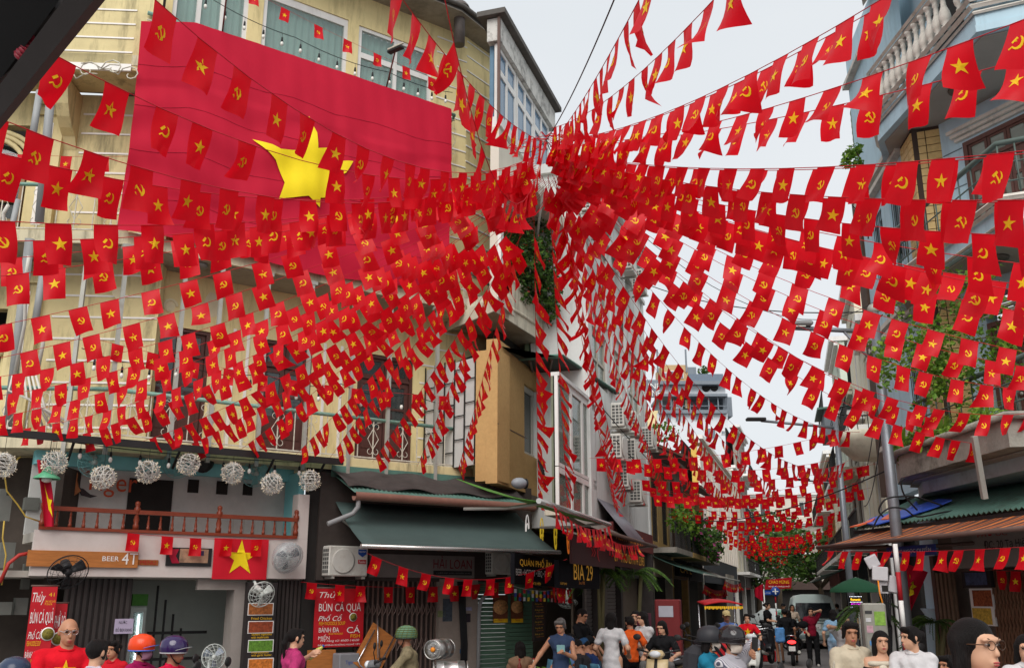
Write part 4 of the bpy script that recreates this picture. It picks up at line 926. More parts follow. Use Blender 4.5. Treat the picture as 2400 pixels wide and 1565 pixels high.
banner('wide red noodle soup banner on the dark shutter', YF, 736, 1377, 852, 1515, -.05, [('Thủy', .08, .06, .5, .2, TXW, .3), ('BÚN CÁ QUẢ', .08, .22, .93, .42, TXW, 0), ('Phố Cổ', .08, .45, .55, .56, TXW, .3), ('FISH NOODLE SOUP', .1, .57, .62, .63, TXY, 0), ('BÁNH ĐA', .1, .65, .5, .75, TXW, 0), ('RICE NOODLE', .3, .76, .58, .79, TXY, 0), ('MIẾN', .1, .78, .32, .87, TXW, 0), ('CÁ', .66, .64, .93, .77, TXW, 0), ('FISH', .74, .79, .93, .85, TXY, 0), ('Mở hàng từ: 6h00-14h00', .14, .87, .92, .92, TXW, .2), ('BÁN HÀNG KHÔNG NGHỈ TẾT', .1, .935, .95, .975, TXW, 0)], [(.78, .5, .08)])
pp = thing('paper_notice', 'lavender paper notice taped on the dark shutter', 'notice', YF.p(uu(290), .2, 1.4)); wbox(YF, 268, 1449, 312, 1484, .2, .004, 'sheet', mat('lavender_paper', (178, 166, 190), var=.05), pp)
wtext(YF, 'NƯỚC', 279, 1452, 298, 1461, .195, pp, TXK); wtext(YF, 'ĐỖ ĐEN RANG', 271, 1468, 309, 1479, .195, pp, TXK)
# green hanging lamp and draped flag at the left end
gl = YF.p(YF.px(110, 1118, -.3)[0], -.3, YF.px(110, 1122, -.3)[1]); t = thing('pendant_lamp', 'green enamel pendant lamp by the draped flag', 'lamp', gl)
MB(T(*gl)).lathe([(.2, 0), (.19, .03), (.1, .09), (.05, .16), (.03, .2), (0, .2)], n=18, cap=False).build('shade', mat('enamel_green', (96, 170, 130), rough=.3), t); MB(T(*gl)).ell((0, 0, -.01), (.08, .08, .05), 12, 6).build('globe', BULB, t); MB().tube([gl + Vector((0, 0, .2)), gl + Vector((0, 0, .7))], .006, 4).build('cord', M_BLK, t)
t = thing('draped_flag', 'narrow star flag hanging in folds from the canopy left end', 'flag', YF.p(-3.3, -.25, 2.9))
dfp = lambda a, b: YF.p(YF.px(86 + 18 * b + (22 + 6 * math.sin(b * 3)) * a, 1078 + 155 * b, -.22)[0], -.22 - .04 * math.sin(a * 7 + b * 3), YF.px(100, 1078 + 155 * b, -.22)[1])
MB().sheet(dfp, 10, 14).build('cloth', BFR, t); on_surf([(.45, .35), (.62, .58), (.85, .6), (.7, .68), (.8, .86), (.55, .74)], dfp, -YF.v * .012, 2).build('star', BFY, t)
# dark service corner at far left: wall, meter boxes, hoses
SVC = thing('service_corner', 'dark cluttered service wall with meter boxes at far left', 'wall', YF.p(-4.3, .5, 0))
MB(YL.M).box(-3.6, -.7, 1.2, 1.3, 0, 4.3).build('wall', mat('dark_brown_wall', (70, 62, 56), rough=.95, var=.35, scale=2), SVC)  # dark brown base colour, strongly mottled
MB(YL.M).box(-.72, -.6, .0, 1.2, 0, 4.0).build('return_wall', mat('dark_brown_wall', (70, 62, 56)), SVC)
BOXG = mat('meter_box', (104, 106, 100), rough=.5, var=.1)
for x0, y0, x1, y1, v in ((-8, 1160, 26, 1220, .1), (0, 1145, 16, 1160, .3), (35, 1400, 65, 1440, .6), (-5, 1410, 28, 1440, .5), (0, 1270, 34, 1330, .4), (55, 1320, 72, 1380, .7), (58, 1165, 92, 1195, .9)): wbox(YF, x0, y0, x1, y1, v, .2, 'meter_box', BOXG, SVC)
for pts, r_, mt in ((((0, 1365), (20, 1320), (45, 1300), (66, 1296)), .03, mat('hose_red', (170, 50, 44), rough=.5)), (((48, 1070), (20, 1092), (12, 1120), (16, 1150), (40, 1180), (60, 1210), (95, 1222)), .012, mat('hose_yellow', (190, 160, 70), rough=.5)), (((10, 1220), (6, 1260), (14, 1300), (4, 1370)), .012, mat('hose_yellow', (190, 160, 70)))):
    MB().tube([YF.p(YF.px(x, y, .0)[0], 0, YF.px(x, y, 0)[1]) for x, y in pts], r_, 6).build('hose', mt, SVC)
# ------------------------------------------------------------------ second shop: roof, awning, gate
S2 = thing('hardware_shop', 'closed grey shop front with folding steel gate under green awning', 'shop', YF.p(3.2, 0, 0))
zr = YF.px(1000, 1165, -.95)[1]
corrug(YF, 1.55, 5.55, -.95, .0, zr, zr + .42, TIN, 'corrugated_roof', S2)
MB(YF.M).sheet(lambda a, b: (1.5 + 4.15 * a, -.78 + .8 * b + .05 * math.sin(a * 14), zr + .1 + .42 * b + .035 * math.sin(a * 23 + b * 4) + .03), 40, 6, .01).build('roof_felt', FELT, S2)
MB(YF.M).box(1.5, 5.3, -.03, -.004, zr + .38, zr + .6).build('flashing', TIN, S2)
MB(YF.M).lathe([(.09, 1.5), (.09, 5.6)], c=(0, -1.02, zr - .06), axis=0, n=10, a0=PI * .75, a1=PI * 2.0, cap=False).build('gutter', mat('gutter_copper', (150, 110, 96), rough=.45, var=.15, metal=.3), S2)
gp = YF.p(1.6, -1.0, zr - .1); MB().tube([gp, gp + Vector((0, 0, -.16)), gp + Vector((-.1, .05, -.28)), gp + Vector((-.5, -.2, -.48))], .045, 8).build('downpipe', PIPE, S2)
AG = mat('awning_green', (80, 98, 95), rough=.8, var=.1, scale=2, transl=.15)
AW = thing('green_awning', 'dark green retractable awning above the closed shop gate', 'awning', YF.p(3.4, -1, 2.8))
zf = YF.px(1000, 1284, -1.75)[1]
MB(YF.M).sheet(lambda a, b: (1.35 + .25 * b + 4.25 * a, -1.75 + 1.7 * b, zf + .03 + (3.62 - zf) * b - .06 * math.sin(b * PI)), 12, 6, .006).build('cloth', AG, AW)
MB(YF.M).tube([(1.3, -1.77, zf), (5.68, -1.77, zf)], .04, 8).build('front_bar', mat('bar_chrome', (200, 198, 194), rough=.25, metal=.8, var=.05), AW)
for u in (1.8, 5.1): MB(YF.M).tube([(u, -1.7, zf), (u + .2, -.8, zf + .12), (u, 0, 3.3)], .025, 6).build('arm', STEEL, AW)
MB(YF.M).box(1.3, 6.3, .0, .1, 2.2, 4.2).build('fascia', mat('fascia_dark', (64, 56, 52), var=.2), S2)
wbox(YF, 866, 1300, 1112, 1353, -.02, .1, 'sign_panel', mat('panel_grey', (130, 122, 118), rough=.85, var=.12), S2)
wtext(YF, 'HẢI LOAN', 1016, 1303, 1106, 1332, -.032, S2, mat('sign_crimson', (120, 22, 34), var=.05)); wbox(YF, 1016, 1337, 1106, 1347, -.03, .008, 'address_strip', BLKM, S2)
wtext(YF, '41 LƯƠNG NGỌC QUYẾN - HOÀN KIẾM - HÀ NỘI', 1022, 1340, 1102, 1344, -.034, S2, mat('text_grey', (150, 150, 150), var=0))
GATE = mat('gate_steel', (120, 100, 92), rough=.5, var=.2, metal=.2)
ga, gb_ = uu(836, .1), uu(1022, .1); gt = thing('folding_gate', 'folding lattice steel gate of the closed shop', 'gate', YF.p((ga + gb_) / 2, .12, 0))
n = 16
for i in range(n + 1): MB(YF.M).box(ga + (gb_ - ga) * i / n - .016, ga + (gb_ - ga) * i / n + .016, .1, .13, 0, 2.2).build('bar', GATE, gt)
for i in range(n):
    a = ga + (gb_ - ga) * i / n; b = ga + (gb_ - ga) * (i + 1) / n
    for z in (.9, 1.55): MB(YF.M).tube([(a, .085, z), ((a + b) / 2, .08, z + .1), (b, .085, z + .24)], .009, 4).tube([(b, .092, z), ((a + b) / 2, .097, z + .1), (a, .092, z + .24)], .009, 4).build('lattice', GATE, gt)
MB(YF.M).box(ga, gb_, .2, .22, 0, 2.2).build('sheet', mat('gate_sheet', (74, 64, 60), var=.2), gt)
PIER2 = mat('pier_cream', (148, 136, 126), rough=.9, var=.15, stain=(90, 80, 74), stain_amt=.5)
MB(YF.M).box(gb_, uu(1112), -.02, .3, 0, 2.25).build('pier', PIER2, S2)
nt2 = [(1026, 1430, 1044, 1445, (120, 130, 90)), (1038, 1402, 1060, 1455, (70, 80, 90)), (1091, 1437, 1103, 1457, (50, 40, 50)), (1091, 1422, 1106, 1430, (150, 150, 180)), (1078, 1520, 1086, 1530, (40, 100, 150))]
for k, q in enumerate(nt2): wbox(YF, *q[:4], -.03, .006, 'notice', mat('notice%d' % k, q[4], var=.4, scale=14), S2)
cm = MB()
for k in range(5): cm.tube([YF.p(uu(1062 + 4 * k), -.06, 2.2), YF.p(uu(1066 + 3 * k), -.08, 1.7), YF.p(uu(1072 + 3 * k), -.07, 1.0), YF.p(uu(1070 + 3 * k), -.07, 0)], .02, 5)
cm.build('cable_bundle', M_BLK, S2, kind='stuff'); MB().tube([YF.p(uu(1112), -.05, 0), YF.p(uu(1113), -.05, 1.55), YF.p(uu(1116), -.05, 1.8), YF.p(uu(1150), -.05, 2.2)], .04, 8).build('pipe', PIPE, S2)
GSH = mat('roller_green', (92, 126, 104), rough=.6, var=.12)
def roller(W_, u0, u1, z0, z1, v, parent, mt, h=.085, name='roller_shutter'):
    mb = MB(W_.M); z = z0
    while z < z1: mb.hexa([(u0, v, z), (u1, v, z), (u1, v + .03, z), (u0, v + .03, z), (u0, v - .018, z + h * .9), (u1, v - .018, z + h * .9), (u1, v + .03, z + h * .9), (u0, v + .03, z + h * .9)]); z += h
    return mb.build(name, mt, parent)
roller(YF, uu(1120), 6.4, 0, 2.2, .12, S2, GSH)
for k, (x0, x1) in enumerate(((1157, 1190), (1199, 1226))):
    t = thing('food_poster', 'framed noodle bowl poster on the green shutter, %s one' % ('left' if k == 0 else 'right'), 'poster', YF.p(uu((x0 + x1) / 2), .05, 1.2))
    wbox(YF, x0, 1394, x1, 1458, .03, .03, 'board', mat('poster_brown', (110, 62, 40), var=.5, scale=8), t); wbox(YF, x0, 1449, x1, 1458, .025, .004, 'strip', TXY, t); c_ = rectpx(YF, x0, 1394, x1, 1449, .025); rr_ = (c_[1] - c_[0]) * .42
    MB(YF.at((c_[0] + c_[1]) / 2, .024, (c_[2] + c_[3]) / 2)).lathe([(0, -.003), (rr_, -.001), (rr_, .004)], axis=1, n=20, sy=1.25).build('bowl', mat('bowl_photo', (206, 150, 96), var=.5, scale=26), t)
    text('NO.1' if k == 0 else 'NO.2', .12, .06, t, WM[t].inverted() @ YF.at((c_[0] + c_[1]) / 2 - .06, .02, YF.px(x0, 1457, .02)[1] + .02), TXR)
bunting('flag bunting hanging below the green awning front bar', YF.p(1.35, -1.9, 2.62), YF.p(5.75, -1.9, 2.62), .42, step=.48, perp=.15, wind=(-.12, 0, 0), curl=.03)
bunting('dim flag bunting along the closed shop behind the awning', YF.p(.9, -.25, 2.16), YF.p(5.4, -.25, 2.2), .1, step=.5, perp=.1, curl=.03)
# air conditioners
ACW = mat('ac_white', (206, 204, 196), rough=.5, var=.08, stain=(150, 140, 124), stain_amt=.5, stain_scale=5); ACG = mat('ac_grille', (84, 84, 82), rough=.6, var=.1)
AC = Proto(); m = MB(); m.rbox(-.42, .42, -.16, .16, 0, .58, .02); AC.add('casing', m, ACW)
m = MB().lathe([(.235, -.165), (.24, -.178), (.22, -.178)], c=(-.12, 0, .29), axis=1, n=22)
for k in range(5): m.ring((-.12, -.172, .29), .04 + .045 * k, .006, 20, 1, 3)
for k in range(8): m.tube([(-.12 + .03 * math.cos(k * PI / 4), -.172, .29 + .03 * math.sin(k * PI / 4)), (-.12 + .23 * math.cos(k * PI / 4), -.172, .29 + .23 * math.sin(k * PI / 4))], .004, 3)
AC.add('fan_grille', m, ACW); AC.add('fan_well', MB().lathe([(0, -.162), (.225, -.1625)], c=(-.12, 0, .29), axis=1, n=22), ACG)
m = MB()
for k in range(3):
    for j in range(6): m.box(-.4225, -.4205, -.13 + .09 * k, -.06 + .09 * k, .06 + .08 * j, .12 + .08 * j); m.box(.4205, .4225, -.13 + .09 * k, -.06 + .09 * k, .06 + .08 * j, .12 + .08 * j)
AC.add('side_vents', m, ACG); AC.add('bracket', MB().box(-.35, -.31, -.2, .3, -.05, -.005), STEEL); AC.add('bracket', MB().box(.31, .35, -.2, .3, -.05, -.005), STEEL)
def ac(label, M, s=1): return AC.place('air_conditioner', label, 'air conditioner', M @ Matrix.Scale(s, 4), 'outdoor air conditioner units')
t = ac('air conditioner unit with two badges above the red noodle banner', YF.at(uu(800, -.1), -.15, YF.px(800, 1352, -.3)[1] + .02), .95)
MB(WM[t]).box(.2, .38, -.166, -.162, .24, .32).build('badge', TXR, t); text('Funiki', .14, .05, t, T(.22, -.168, .255), TXW); MB(WM[t]).ext([(.2, -.163, .52), (.38, -.163, .52), (.38, -.163, .43), (.29, -.163, .37), (.2, -.163, .43)], (0, -.003, 0)).build('badge', TXB, t); text('HÒA PHÁT', .14, .035, t, T(.22, -.168, .46), TXW)
ac('air conditioner unit at right end of the closed shop sign', YF.at(uu(1172, -.1), -.15, YF.px(1172, 1345, -.3)[1]), .8)
# ------------------------------------------------------------------ corner house beyond the yellow one (ochre block, curved balcony, blue penthouse windows)
OW = Wall(-.35, 19.2, 18)
CH = thing('ochre_house', 'narrow corner house with ochre block, curved planted balcony and blue top windows', 'house', OW.p(2, 1, 0))
def opx(x, y, v=0): return OW.px(x, y, v)
c0 = OW.p(.17, 0, 0); uo, _ = opx(1284, 980); wn = rectpx(OW, 1229, 915, 1277, 1072, .0)
mb = MB(OW.M); panel(mb, .17, 4.4, 4.1, 7.1, .0, .25, [wn]); mb.build('ochre_wall', OCH, CH)
LD = Vector((-.94, .34, 0)); MB().ext([c0 + Vector((0, 0, 4.15)), c0 + LD * .48 + Vector((0, 0, 4.15)), c0 + LD * .48 + Vector((.05, .3, 4.15)), c0 + Vector((.25, .6, 4.15))], (0, 0, 2.72)).build('ochre_front', OCH, CH)
MB(OW.M).box(.18, 2.2, -.006, .0, 5.3, 5.32).build('crack_joint', BRN, CH)
window(OW, *wn, .08, CH, cols=2, frame=mat('alu_frame', (176, 172, 164), rough=.4, var=.05), pmat=PANE, f=.07)
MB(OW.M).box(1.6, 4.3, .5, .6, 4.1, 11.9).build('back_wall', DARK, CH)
cb2 = MB()
for k in range(12):
    a = k * .05; cb2.tube([OW.p(2.9 + a, -.05 - .02 * k, 4.95), OW.p(2.7 + a * .6, -.18, 4.6 - .03 * k), OW.p(3.1 + a, -.22, 4.25), OW.p(3.7 + a, -.2, 4.35 - .02 * k), OW.p(3.95, -.1, 4.9 + .03 * k)], .014, 5)
cb2.build('cable_coil', BLKM, CH, kind='stuff')
wbox(OW, 1283, 960, 1302, 990, -.2, .25, 'vent_box', BRN, CH)
# lattice screen between the yellow balcony and the ochre block
LS = thing('lattice_screen', 'metal lattice screen with pale sheets at right end of yellow balcony', 'screen', YF.p(4.3, .6, 4.5))
A0 = YF.p(4.1, .95, 0); A1 = c0 + LD * .5; dl_ = A1 - A0; LWm = Wall(A0.x, A0.y, math.degrees(math.atan2(dl_.x, dl_.y))); Ls = dl_.length
MB(LWm.M).box(0, Ls, .03, .04, 4.5, 6.75).build('sheet', mat('pale_sheet', (196, 194, 190), rough=.7, var=.08), LS)
lm = MB(LWm.M)
for i in range(6): lm.box(i * Ls / 5 - .012, i * Ls / 5 + .012, -.01, .01, 4.5, 6.8)
for i in range(5):
    for j in range(4): z = 4.8 + j * .5 + (.25 if i % 2 else 0); lm.box(i * Ls / 5 + .012, (i + 1) * Ls / 5 - .012, -.008, .008, z, z + .02)
lm.build('lattice', BLKM, LS)
# tin awning over the ochre block
ta = [atZ(1046, 860, 6.98), atZ(1118, 850, 6.98), atZ(1313, 837, 6.98), atZ(1446, 925, 6.98), OW.p(4.6, .1, 6.98), OW.p(.3, .1, 6.98)]
TA = thing('tin_awning', 'green tin awning plate sticking out over the ochre block', 'awning', ta[2])
MB().ext(ta, (0, 0, .012)).build('sheet', TIND, TA)
for a, b in ((ta[0], ta[1]), (ta[1], ta[2])): MB().tube([a + Vector((0, -.03, .02)), b + Vector((0, -.03, .02))], .05, 4).build('edge_trim', TIN, TA)
n = 46; e0, e1 = ta[2] + Vector((.02, 0, .03)), ta[3] + Vector((.02, 0, .03)); dv = (e1 - e0); sd_ = Vector((-dv.y, dv.x, 0)).normalized()
MB().sheet(lambda i, j: e0 + dv * i + sd_ * (-.05 + .55 * j) + UPV * (.022 * math.sin(i * n * 2 * PI) + .02), n * 4, 1, .006).build('corrugated_edge', TIN, TA)
for k in range(4):
    f_ = .12 + .26 * k; MB().tube([ta[1].lerp(ta[2], f_) - UPV * .04, ta[5].lerp(ta[4], f_) - UPV * .04], .035, 4).build('rafter', BRN, TA)
for f_ in (.3, .65): MB().tube([ta[0].lerp(ta[5], f_) - UPV * .09, ta[3].lerp(ta[4], f_) - UPV * .09], .035, 4).build('purlin', BRN, TA)
# curved balcony
SLB = [(1075, 766), (1194, 753), (1225, 771), (1250, 787), (1268, 798), (1278, 806), (1283, 814), (1283, 822), (1279, 829), (1300, 845), (1330, 862)]
zb = 7.72; sp_ = [atZ(x, y, zb) for x, y in SLB]
bk = [OW.p(5.2, .1, zb), OW.p(.2, .1, zb), YF.p(4.6, .95, zb)]
PALE = mat('pale_render', (206, 198, 178), rough=.9, var=.1, bump=.15, stain=(86, 78, 64), stain_amt=.7, streak=True, stain_scale=1.6)
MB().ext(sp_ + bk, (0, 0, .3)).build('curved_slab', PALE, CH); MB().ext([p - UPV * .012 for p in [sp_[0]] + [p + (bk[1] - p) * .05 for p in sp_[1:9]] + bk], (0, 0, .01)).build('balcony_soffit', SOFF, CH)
fr_ = sp_[1:]; th_ = Vector((.08, .1, 0))
pm = MB()
for i in range(len(fr_) - 1):
    a, b = fr_[i], fr_[i + 1]; pm.hexa([a + UPV * .302, b + UPV * .302, b + th_ + UPV * .302, a + th_ + UPV * .302, a + UPV * .95, b + UPV * .95, b + th_ + UPV * .95, a + th_ + UPV * .95])
pm.build('parapet', PALE, CH)
for dz, r_ in ((.32, .05), (.42, .03), (.97, .06)): MB().tube([p + Vector((-.02, -.03, dz)) for p in fr_], r_, 6).build('moulding', PALE, CH)
MB().ext([sp_[0] + UPV * .302, sp_[1] + UPV * .302, sp_[1] + UPV * .302 + Vector((.02, .12, 0)), sp_[0] + UPV * .302 + Vector((.02, .12, 0))], (0, 0, .35)).build('parapet_front', PALE, CH)
# upper storeys
BEI = mat('beige_render', (208, 202, 188), rough=.9, var=.06, scale=1.5, stain=(150, 140, 124), stain_amt=.4, streak=True)
pw = rectpx(OW, 1190, 452, 1292, 600, 0)
mb = MB(OW.M); panel(mb, .2, 5.3, 7.9, 12.0, .0, .2, [(.5, 4.0, 8.2, 10.35)]); mb.build('upper_wall', BEI, CH)
MB(OW.M).box(.12, .3, -.08, -.004, 8.0, 10.5).build('column', WHT, CH); MB(OW.M).box(.25, 5.2, -.75, .0, 10.5, 10.75).build('canopy_slab', BEI, CH)
MB(OW.M).tube([(.6, -.9, 10.6), (2.4, -.1, 9.3)], .03, 5).build('brace', STEEL, CH)
MB(OW.M).box(.2, 4.9, -.05, .25, 12.0, 12.25).build('sill_band', WHT, CH)
BLG = glass('blue_glass', (84, 122, 152), rough=.1, alpha=.9)
MB(OW.M).box(.4, 4.8, .2, .3, 12.25, 14.75).build('penthouse_back', mat('penthouse_blue', (96, 128, 150), var=.1), CH)
for i in range(3):
    a = .3 + i * 1.45; window(OW, a, a + 1.4, 12.27, 14.15, .1, CH, cols=2, frame=WHT, pmat=BLG, f=.1, transom=.5)
WTH = mat('weathered_white', (206, 204, 198), rough=.9, var=.1, stain=(50, 48, 46), stain_amt=.95, stain_scale=2.4)
MB(OW.M).box(.2, 4.9, -.02, .3, 14.17, 14.75).build('weathered_band', WTH, CH); MB(OW.M).box(.05, 5.0, -.18, .5, 14.77, 14.9).build('roof_edge', ROOF, CH)
MB(OW.M).box(.14, .2, -.03, .03, 12.0, 14.75).build('edge_pipe', BRN, CH)
dp_ = at(1217, 1132, 18.4); t = thing('grey_dish', 'grey domed lamp housing on the roof felt by the ochre block', 'lamp', dp_); MB(T(*dp_) @ rot(R(30))).ell((0, 0, 0), (.17, .12, .11), 14, 8).build('shell', mat('dish_grey', (140, 146, 152), rough=.4, var=.05), t); MB(T(*dp_) @ rot(R(30))).lathe([(0, .14), (.1, .15), (.1, .13)], axis=0, n=14).build('lens', BLKM, t)
# ------------------------------------------------------------------ foliage helper: many leaf quads through volumes
def leaves(name, blobs, n, size, mt, parent=None, seed=1, shape=1.7, **k):
    rd = random.Random(seed); mb = MB(); tot = sum(b[1].x * b[1].y * b[1].z for b in [(Vector(c), Vector(r)) for c, r in blobs])
    for c, r in blobs:
        c = Vector(c); r = Vector(r); m = max(6, int(n * (r.x * r.y * r.z) / tot))
        for _ in range(m):
            while True:
                d = Vector((rd.uniform(-1, 1), rd.uniform(-1, 1), rd.uniform(-1, 1)))
                if .35 < d.length < 1: break
            p = c + Vector((d.x * r.x, d.y * r.y, d.z * r.z)); s = size * rd.uniform(.6, 1.3)
            a = Vector((rd.gauss(0, 1), rd.gauss(0, 1), rd.gauss(0, .6))).normalized(); b = a.orthogonal().normalized(); b = (Matrix.Rotation(rd.uniform(0, 6.28), 3, a) @ b)
            mb.c = rd.randint(0, len(mt) - 1) if isinstance(mt, list) else 0
            e = a * s * shape; w = b * s * .5; nn = a.cross(b) * s * .18
            mb.add([p - e * .5, p + w - nn, p + e * .5, p - w - nn], [(0, 1, 2, 3)])
    return mb.build(name, mt, parent, **k)
LF = [mat('leaf_a', (66, 98, 40), rough=.6, var=.2, transl=.3), mat('leaf_b', (92, 126, 52), rough=.6, var=.2, transl=.35), mat('leaf_c', (44, 70, 34), rough=.6, var=.2, transl=.25)]
LFY = [mat('leaf_d', (134, 168, 60), rough=.6, var=.2, transl=.4), mat('leaf_e', (104, 146, 52), rough=.6, var=.2, transl=.35), LF[1]]
FLW = mat('flower_red', (180, 60, 60), rough=.6, var=.2, transl=.3); FLP = mat('flower_pink', (196, 84, 150), rough=.6, var=.2, transl=.3)
bl_ = [(atZ(x, y, z), (rx, .5, rz)) for x, y, z, rx, rz in ((1215, 560, 9.8, .4, .5), (1240, 600, 9.4, .45, .6), (1262, 640, 9.2, .45, .6), (1230, 660, 8.9, .35, .45), (1275, 580, 9.9, .3, .5), (1285, 680, 8.8, .35, .5), (1222, 700, 8.5, .25, .3), (1290, 730, 8.4, .22, .35))]
bl_ += [(atZ(x, y, z), (rx, .3, .14)) for x, y, z, rx in ((1245, 500, 10.6, .35), (1275, 520, 10.5, .3), (1220, 480, 10.8, .2))]
t = thing('balcony_creeper', 'dense green creeper spilling over the curved balcony parapet', 'plant', sp_[3] + UPV * .9)
leaves('foliage', bl_, 3400, .075, LF, t, 4); leaves('flowers', [(b[0] + Vector((0, -.3, 0)), (b[1][0], .2, b[1][2])) for b in bl_[:5]], 90, .05, FLW, t, 5)
sm = MB()
for k in range(14):
    b = bl_[k % 8][0]; sm.tube([sp_[2 + k % 5] + UPV * .9, b + Vector((random.uniform(-.3, .3), 0, 0)), b + Vector((random.uniform(-.4, .4), -.3, -.5))], .012, 4)
sm.build('stems', BRN, t)
# ------------------------------------------------------------------ white house on the street
WH = thing('white_house', 'tall white house with cornices and many air conditioners along the street', 'house', SL.p(0, 2, 0))
def spx(x, y, v=0): return SL.px(x, y, v)
uw = spx(1372, 700)[0]; ue = 3.3
ws = [rectpx(SL, 1389, 782, 1422, 905, 0), rectpx(SL, 1440, 828, 1456, 925, 0), rectpx(SL, 1474, 862, 1500, 985, 0), rectpx(SL, 1408, 600, 1422, 720, 0), rectpx(SL, 1452, 700, 1470, 790, 0)]
mb = MB(SL.M); panel(mb, uw, ue, 3.4, 12.3, 0, .25, ws); mb.build('wall', WHTB, WH)
for k, w_ in enumerate(ws): window(SL, *w_, .08, WH, cols=2 if w_[1] - w_[0] > .7 else 1, rows=2, frame=mat('frame_beige', (190, 182, 168), rough=.6, var=.06), pmat=glass('pale_glass', (150, 166, 156), alpha=.7), f=.07, bars=k == 4)
MB(SL.M).box(uw, ue, 1.4, 1.5, 3.4, 12.2).build('back_wall', mat('green_room', (120, 140, 110), var=.3, scale=2), WH)
for w_ in ws[:3]:
    MB(SL.M).box(w_[0] - .1, w_[1] + .1, -.06, -.002, w_[3] + .3, w_[3] + .36).box(w_[0] - .1, w_[0] - .05, -.04, -.002, w_[3] + .05, w_[3] + .3).build('hood', WHTB, WH)
for uq in (uw + .12, spx(1432, 800)[0], spx(1465, 850)[0], ue - .1): MB(SL.M).box(uq - .12, uq + .12, -.05, -.002, 3.4, 11.9).build('pilaster', WHTB, WH)
for z, o in ((12.0, .12), (12.15, .25), (12.3, .4), (10.9, .1)): MB(SL.M).box(uw - .15, ue + .1, -o, -.003, z, z + .12).build('cornice', WHTB, WH)
MB(SL.M).box(uw, ue, .002, .25, 12.42, 13.1).box(spx(1447, 560)[0], ue, .0, .3, 13.1, 13.3).build('roof_parapet', WHTB, WH)
pe = SL.p(uw, 0, 0); pd = Vector((-.956, .293, 0))
MB().ext([pe + UPV * 3.4, pe + pd * 1.35 + UPV * 3.4, pe + pd * 1.35 + UPV * 3.4 + SL.u * .3, pe + SL.u * .3 + UPV * 3.4], (0, 0, 8.6)).build('end_wall', WHTB, WH)
MB().ext([pe + UPV * 12.0 - SL.u * .12, pe + pd * 1.4 + UPV * 12.0 - SL.u * .12, pe + pd * 1.4 + UPV * 12.0, pe + UPV * 12.0], (0, 0, .25)).build('end_cornice', WHTB, WH)
# aluminium glazed bay on the second floor
by = thing('glazed_bay', 'white aluminium glazed bay with reflecting panes beside the ochre wall', 'bay window', SL.p(-6, 0, 3.6))
u0_, u1_ = spx(1309, 1080)[0], spx(1398, 1080)[0]; z0_, z1_ = 3.55, 6.25
rp = mat('bay_room', (120, 126, 106), var=.3, scale=1.5); MB(SL.M).box(u0_, u1_, .1, .14, z0_, z1_).build('room_back', rp, by); MB(SL.M).box(u0_, u1_, -.04, .14, z1_, z1_ + .08).build('top', WHTB, by)
MB(SL.M).box(u0_, u1_, -.05, .3, z0_ - .1, z0_).build('base', PALE, by)
GLR = glass('bay_glass', (128, 142, 132), rough=.03, alpha=.6)
for a, b in ((0, .33), (.33, .62), (.62, 1)):
    window(SL, u0_ + (u1_ - u0_) * a, u0_ + (u1_ - u0_) * b - .01, z0_, z0_ + .85, .02, by, cols=1, frame=WHT, pmat=GLR, f=.06, name='lower_window'); window(SL, u0_ + (u1_ - u0_) * a, u0_ + (u1_ - u0_) * b - .01, z0_ + .87, z1_, .02, by, cols=1, frame=WHT, pmat=GLR, f=.07, name='upper_window')
acl = [(1384, 508, 'air conditioner high on the white house near its front corner'), (1404, 545, 'second high air conditioner on the white house, just below the first'), (1471, 640, 'air conditioner at the far upper corner of the white house'), (1497, 685, 'round-fan air conditioner hanging below the upper corner unit'), (1452, 1005, 'air conditioner beside the tin awning tip'), (1482, 1020, 'air conditioner right of the tin awning tip'), (1520, 1052, 'air conditioner at the far edge of the white house'), (1446, 1078, 'air conditioner below the tin awning tip'), (1462, 1145, 'lower air conditioner above the grey awning'), (1480, 1085, 'air conditioner in the middle of the lower cluster'), (1493, 1180, 'lowest air conditioner beside the grey awning')]
for x, y, l_ in acl:
    u, z = spx(x, y, -.35); ac(l_, SL.at(u, -.38, z) @ rot(0), 1.0)
corrug(SL, u1_, u1_ + 2.2, -.75, .0, 3.15, 4.1, mat('clear_roof', (120, 116, 124), rough=.35, var=.3, scale=2), 'clear_corrugated_roof', WH, pitch=.12)
# awnings and shop signs on the street, left
SH = thing('bia_shop', 'dark street restaurant front with yellow letter signs', 'shop', SL.p(-5, 0, 0))
MB(OW.M).box(2.2, 9, .4, .5, 0, 4.1).box(2.2, 9, -.05, .398, 3.9, 4.08).build('under_wall', mat('bia_wall', (104, 92, 80)), SH); MB(SL.M).box(-4.6, 3.4, .45, .5, 0, 3.5).build('back_wall', mat('bia_wall', (104, 92, 80), rough=.9, var=.25), SH); MB(SL.M).box(-4.6, 3.4, -.1, .45, 3.3, 3.42).build('ceiling', DARK, SH)
for x in (1400, 1455, 1530): u = spx(x, 1450, .0)[0]; MB(SL.M).box(u - .12, u + .12, -.05, .3, 0, 3.3).build('pier', mat('dark_pier', (62, 56, 54), var=.2), SH)
SGK = mat('sign_black', (26, 26, 30), rough=.9, var=.15, spec=.1); GOLD = mat('letter_gold', (206, 150, 44), rough=.45, var=.05, emit=.12)
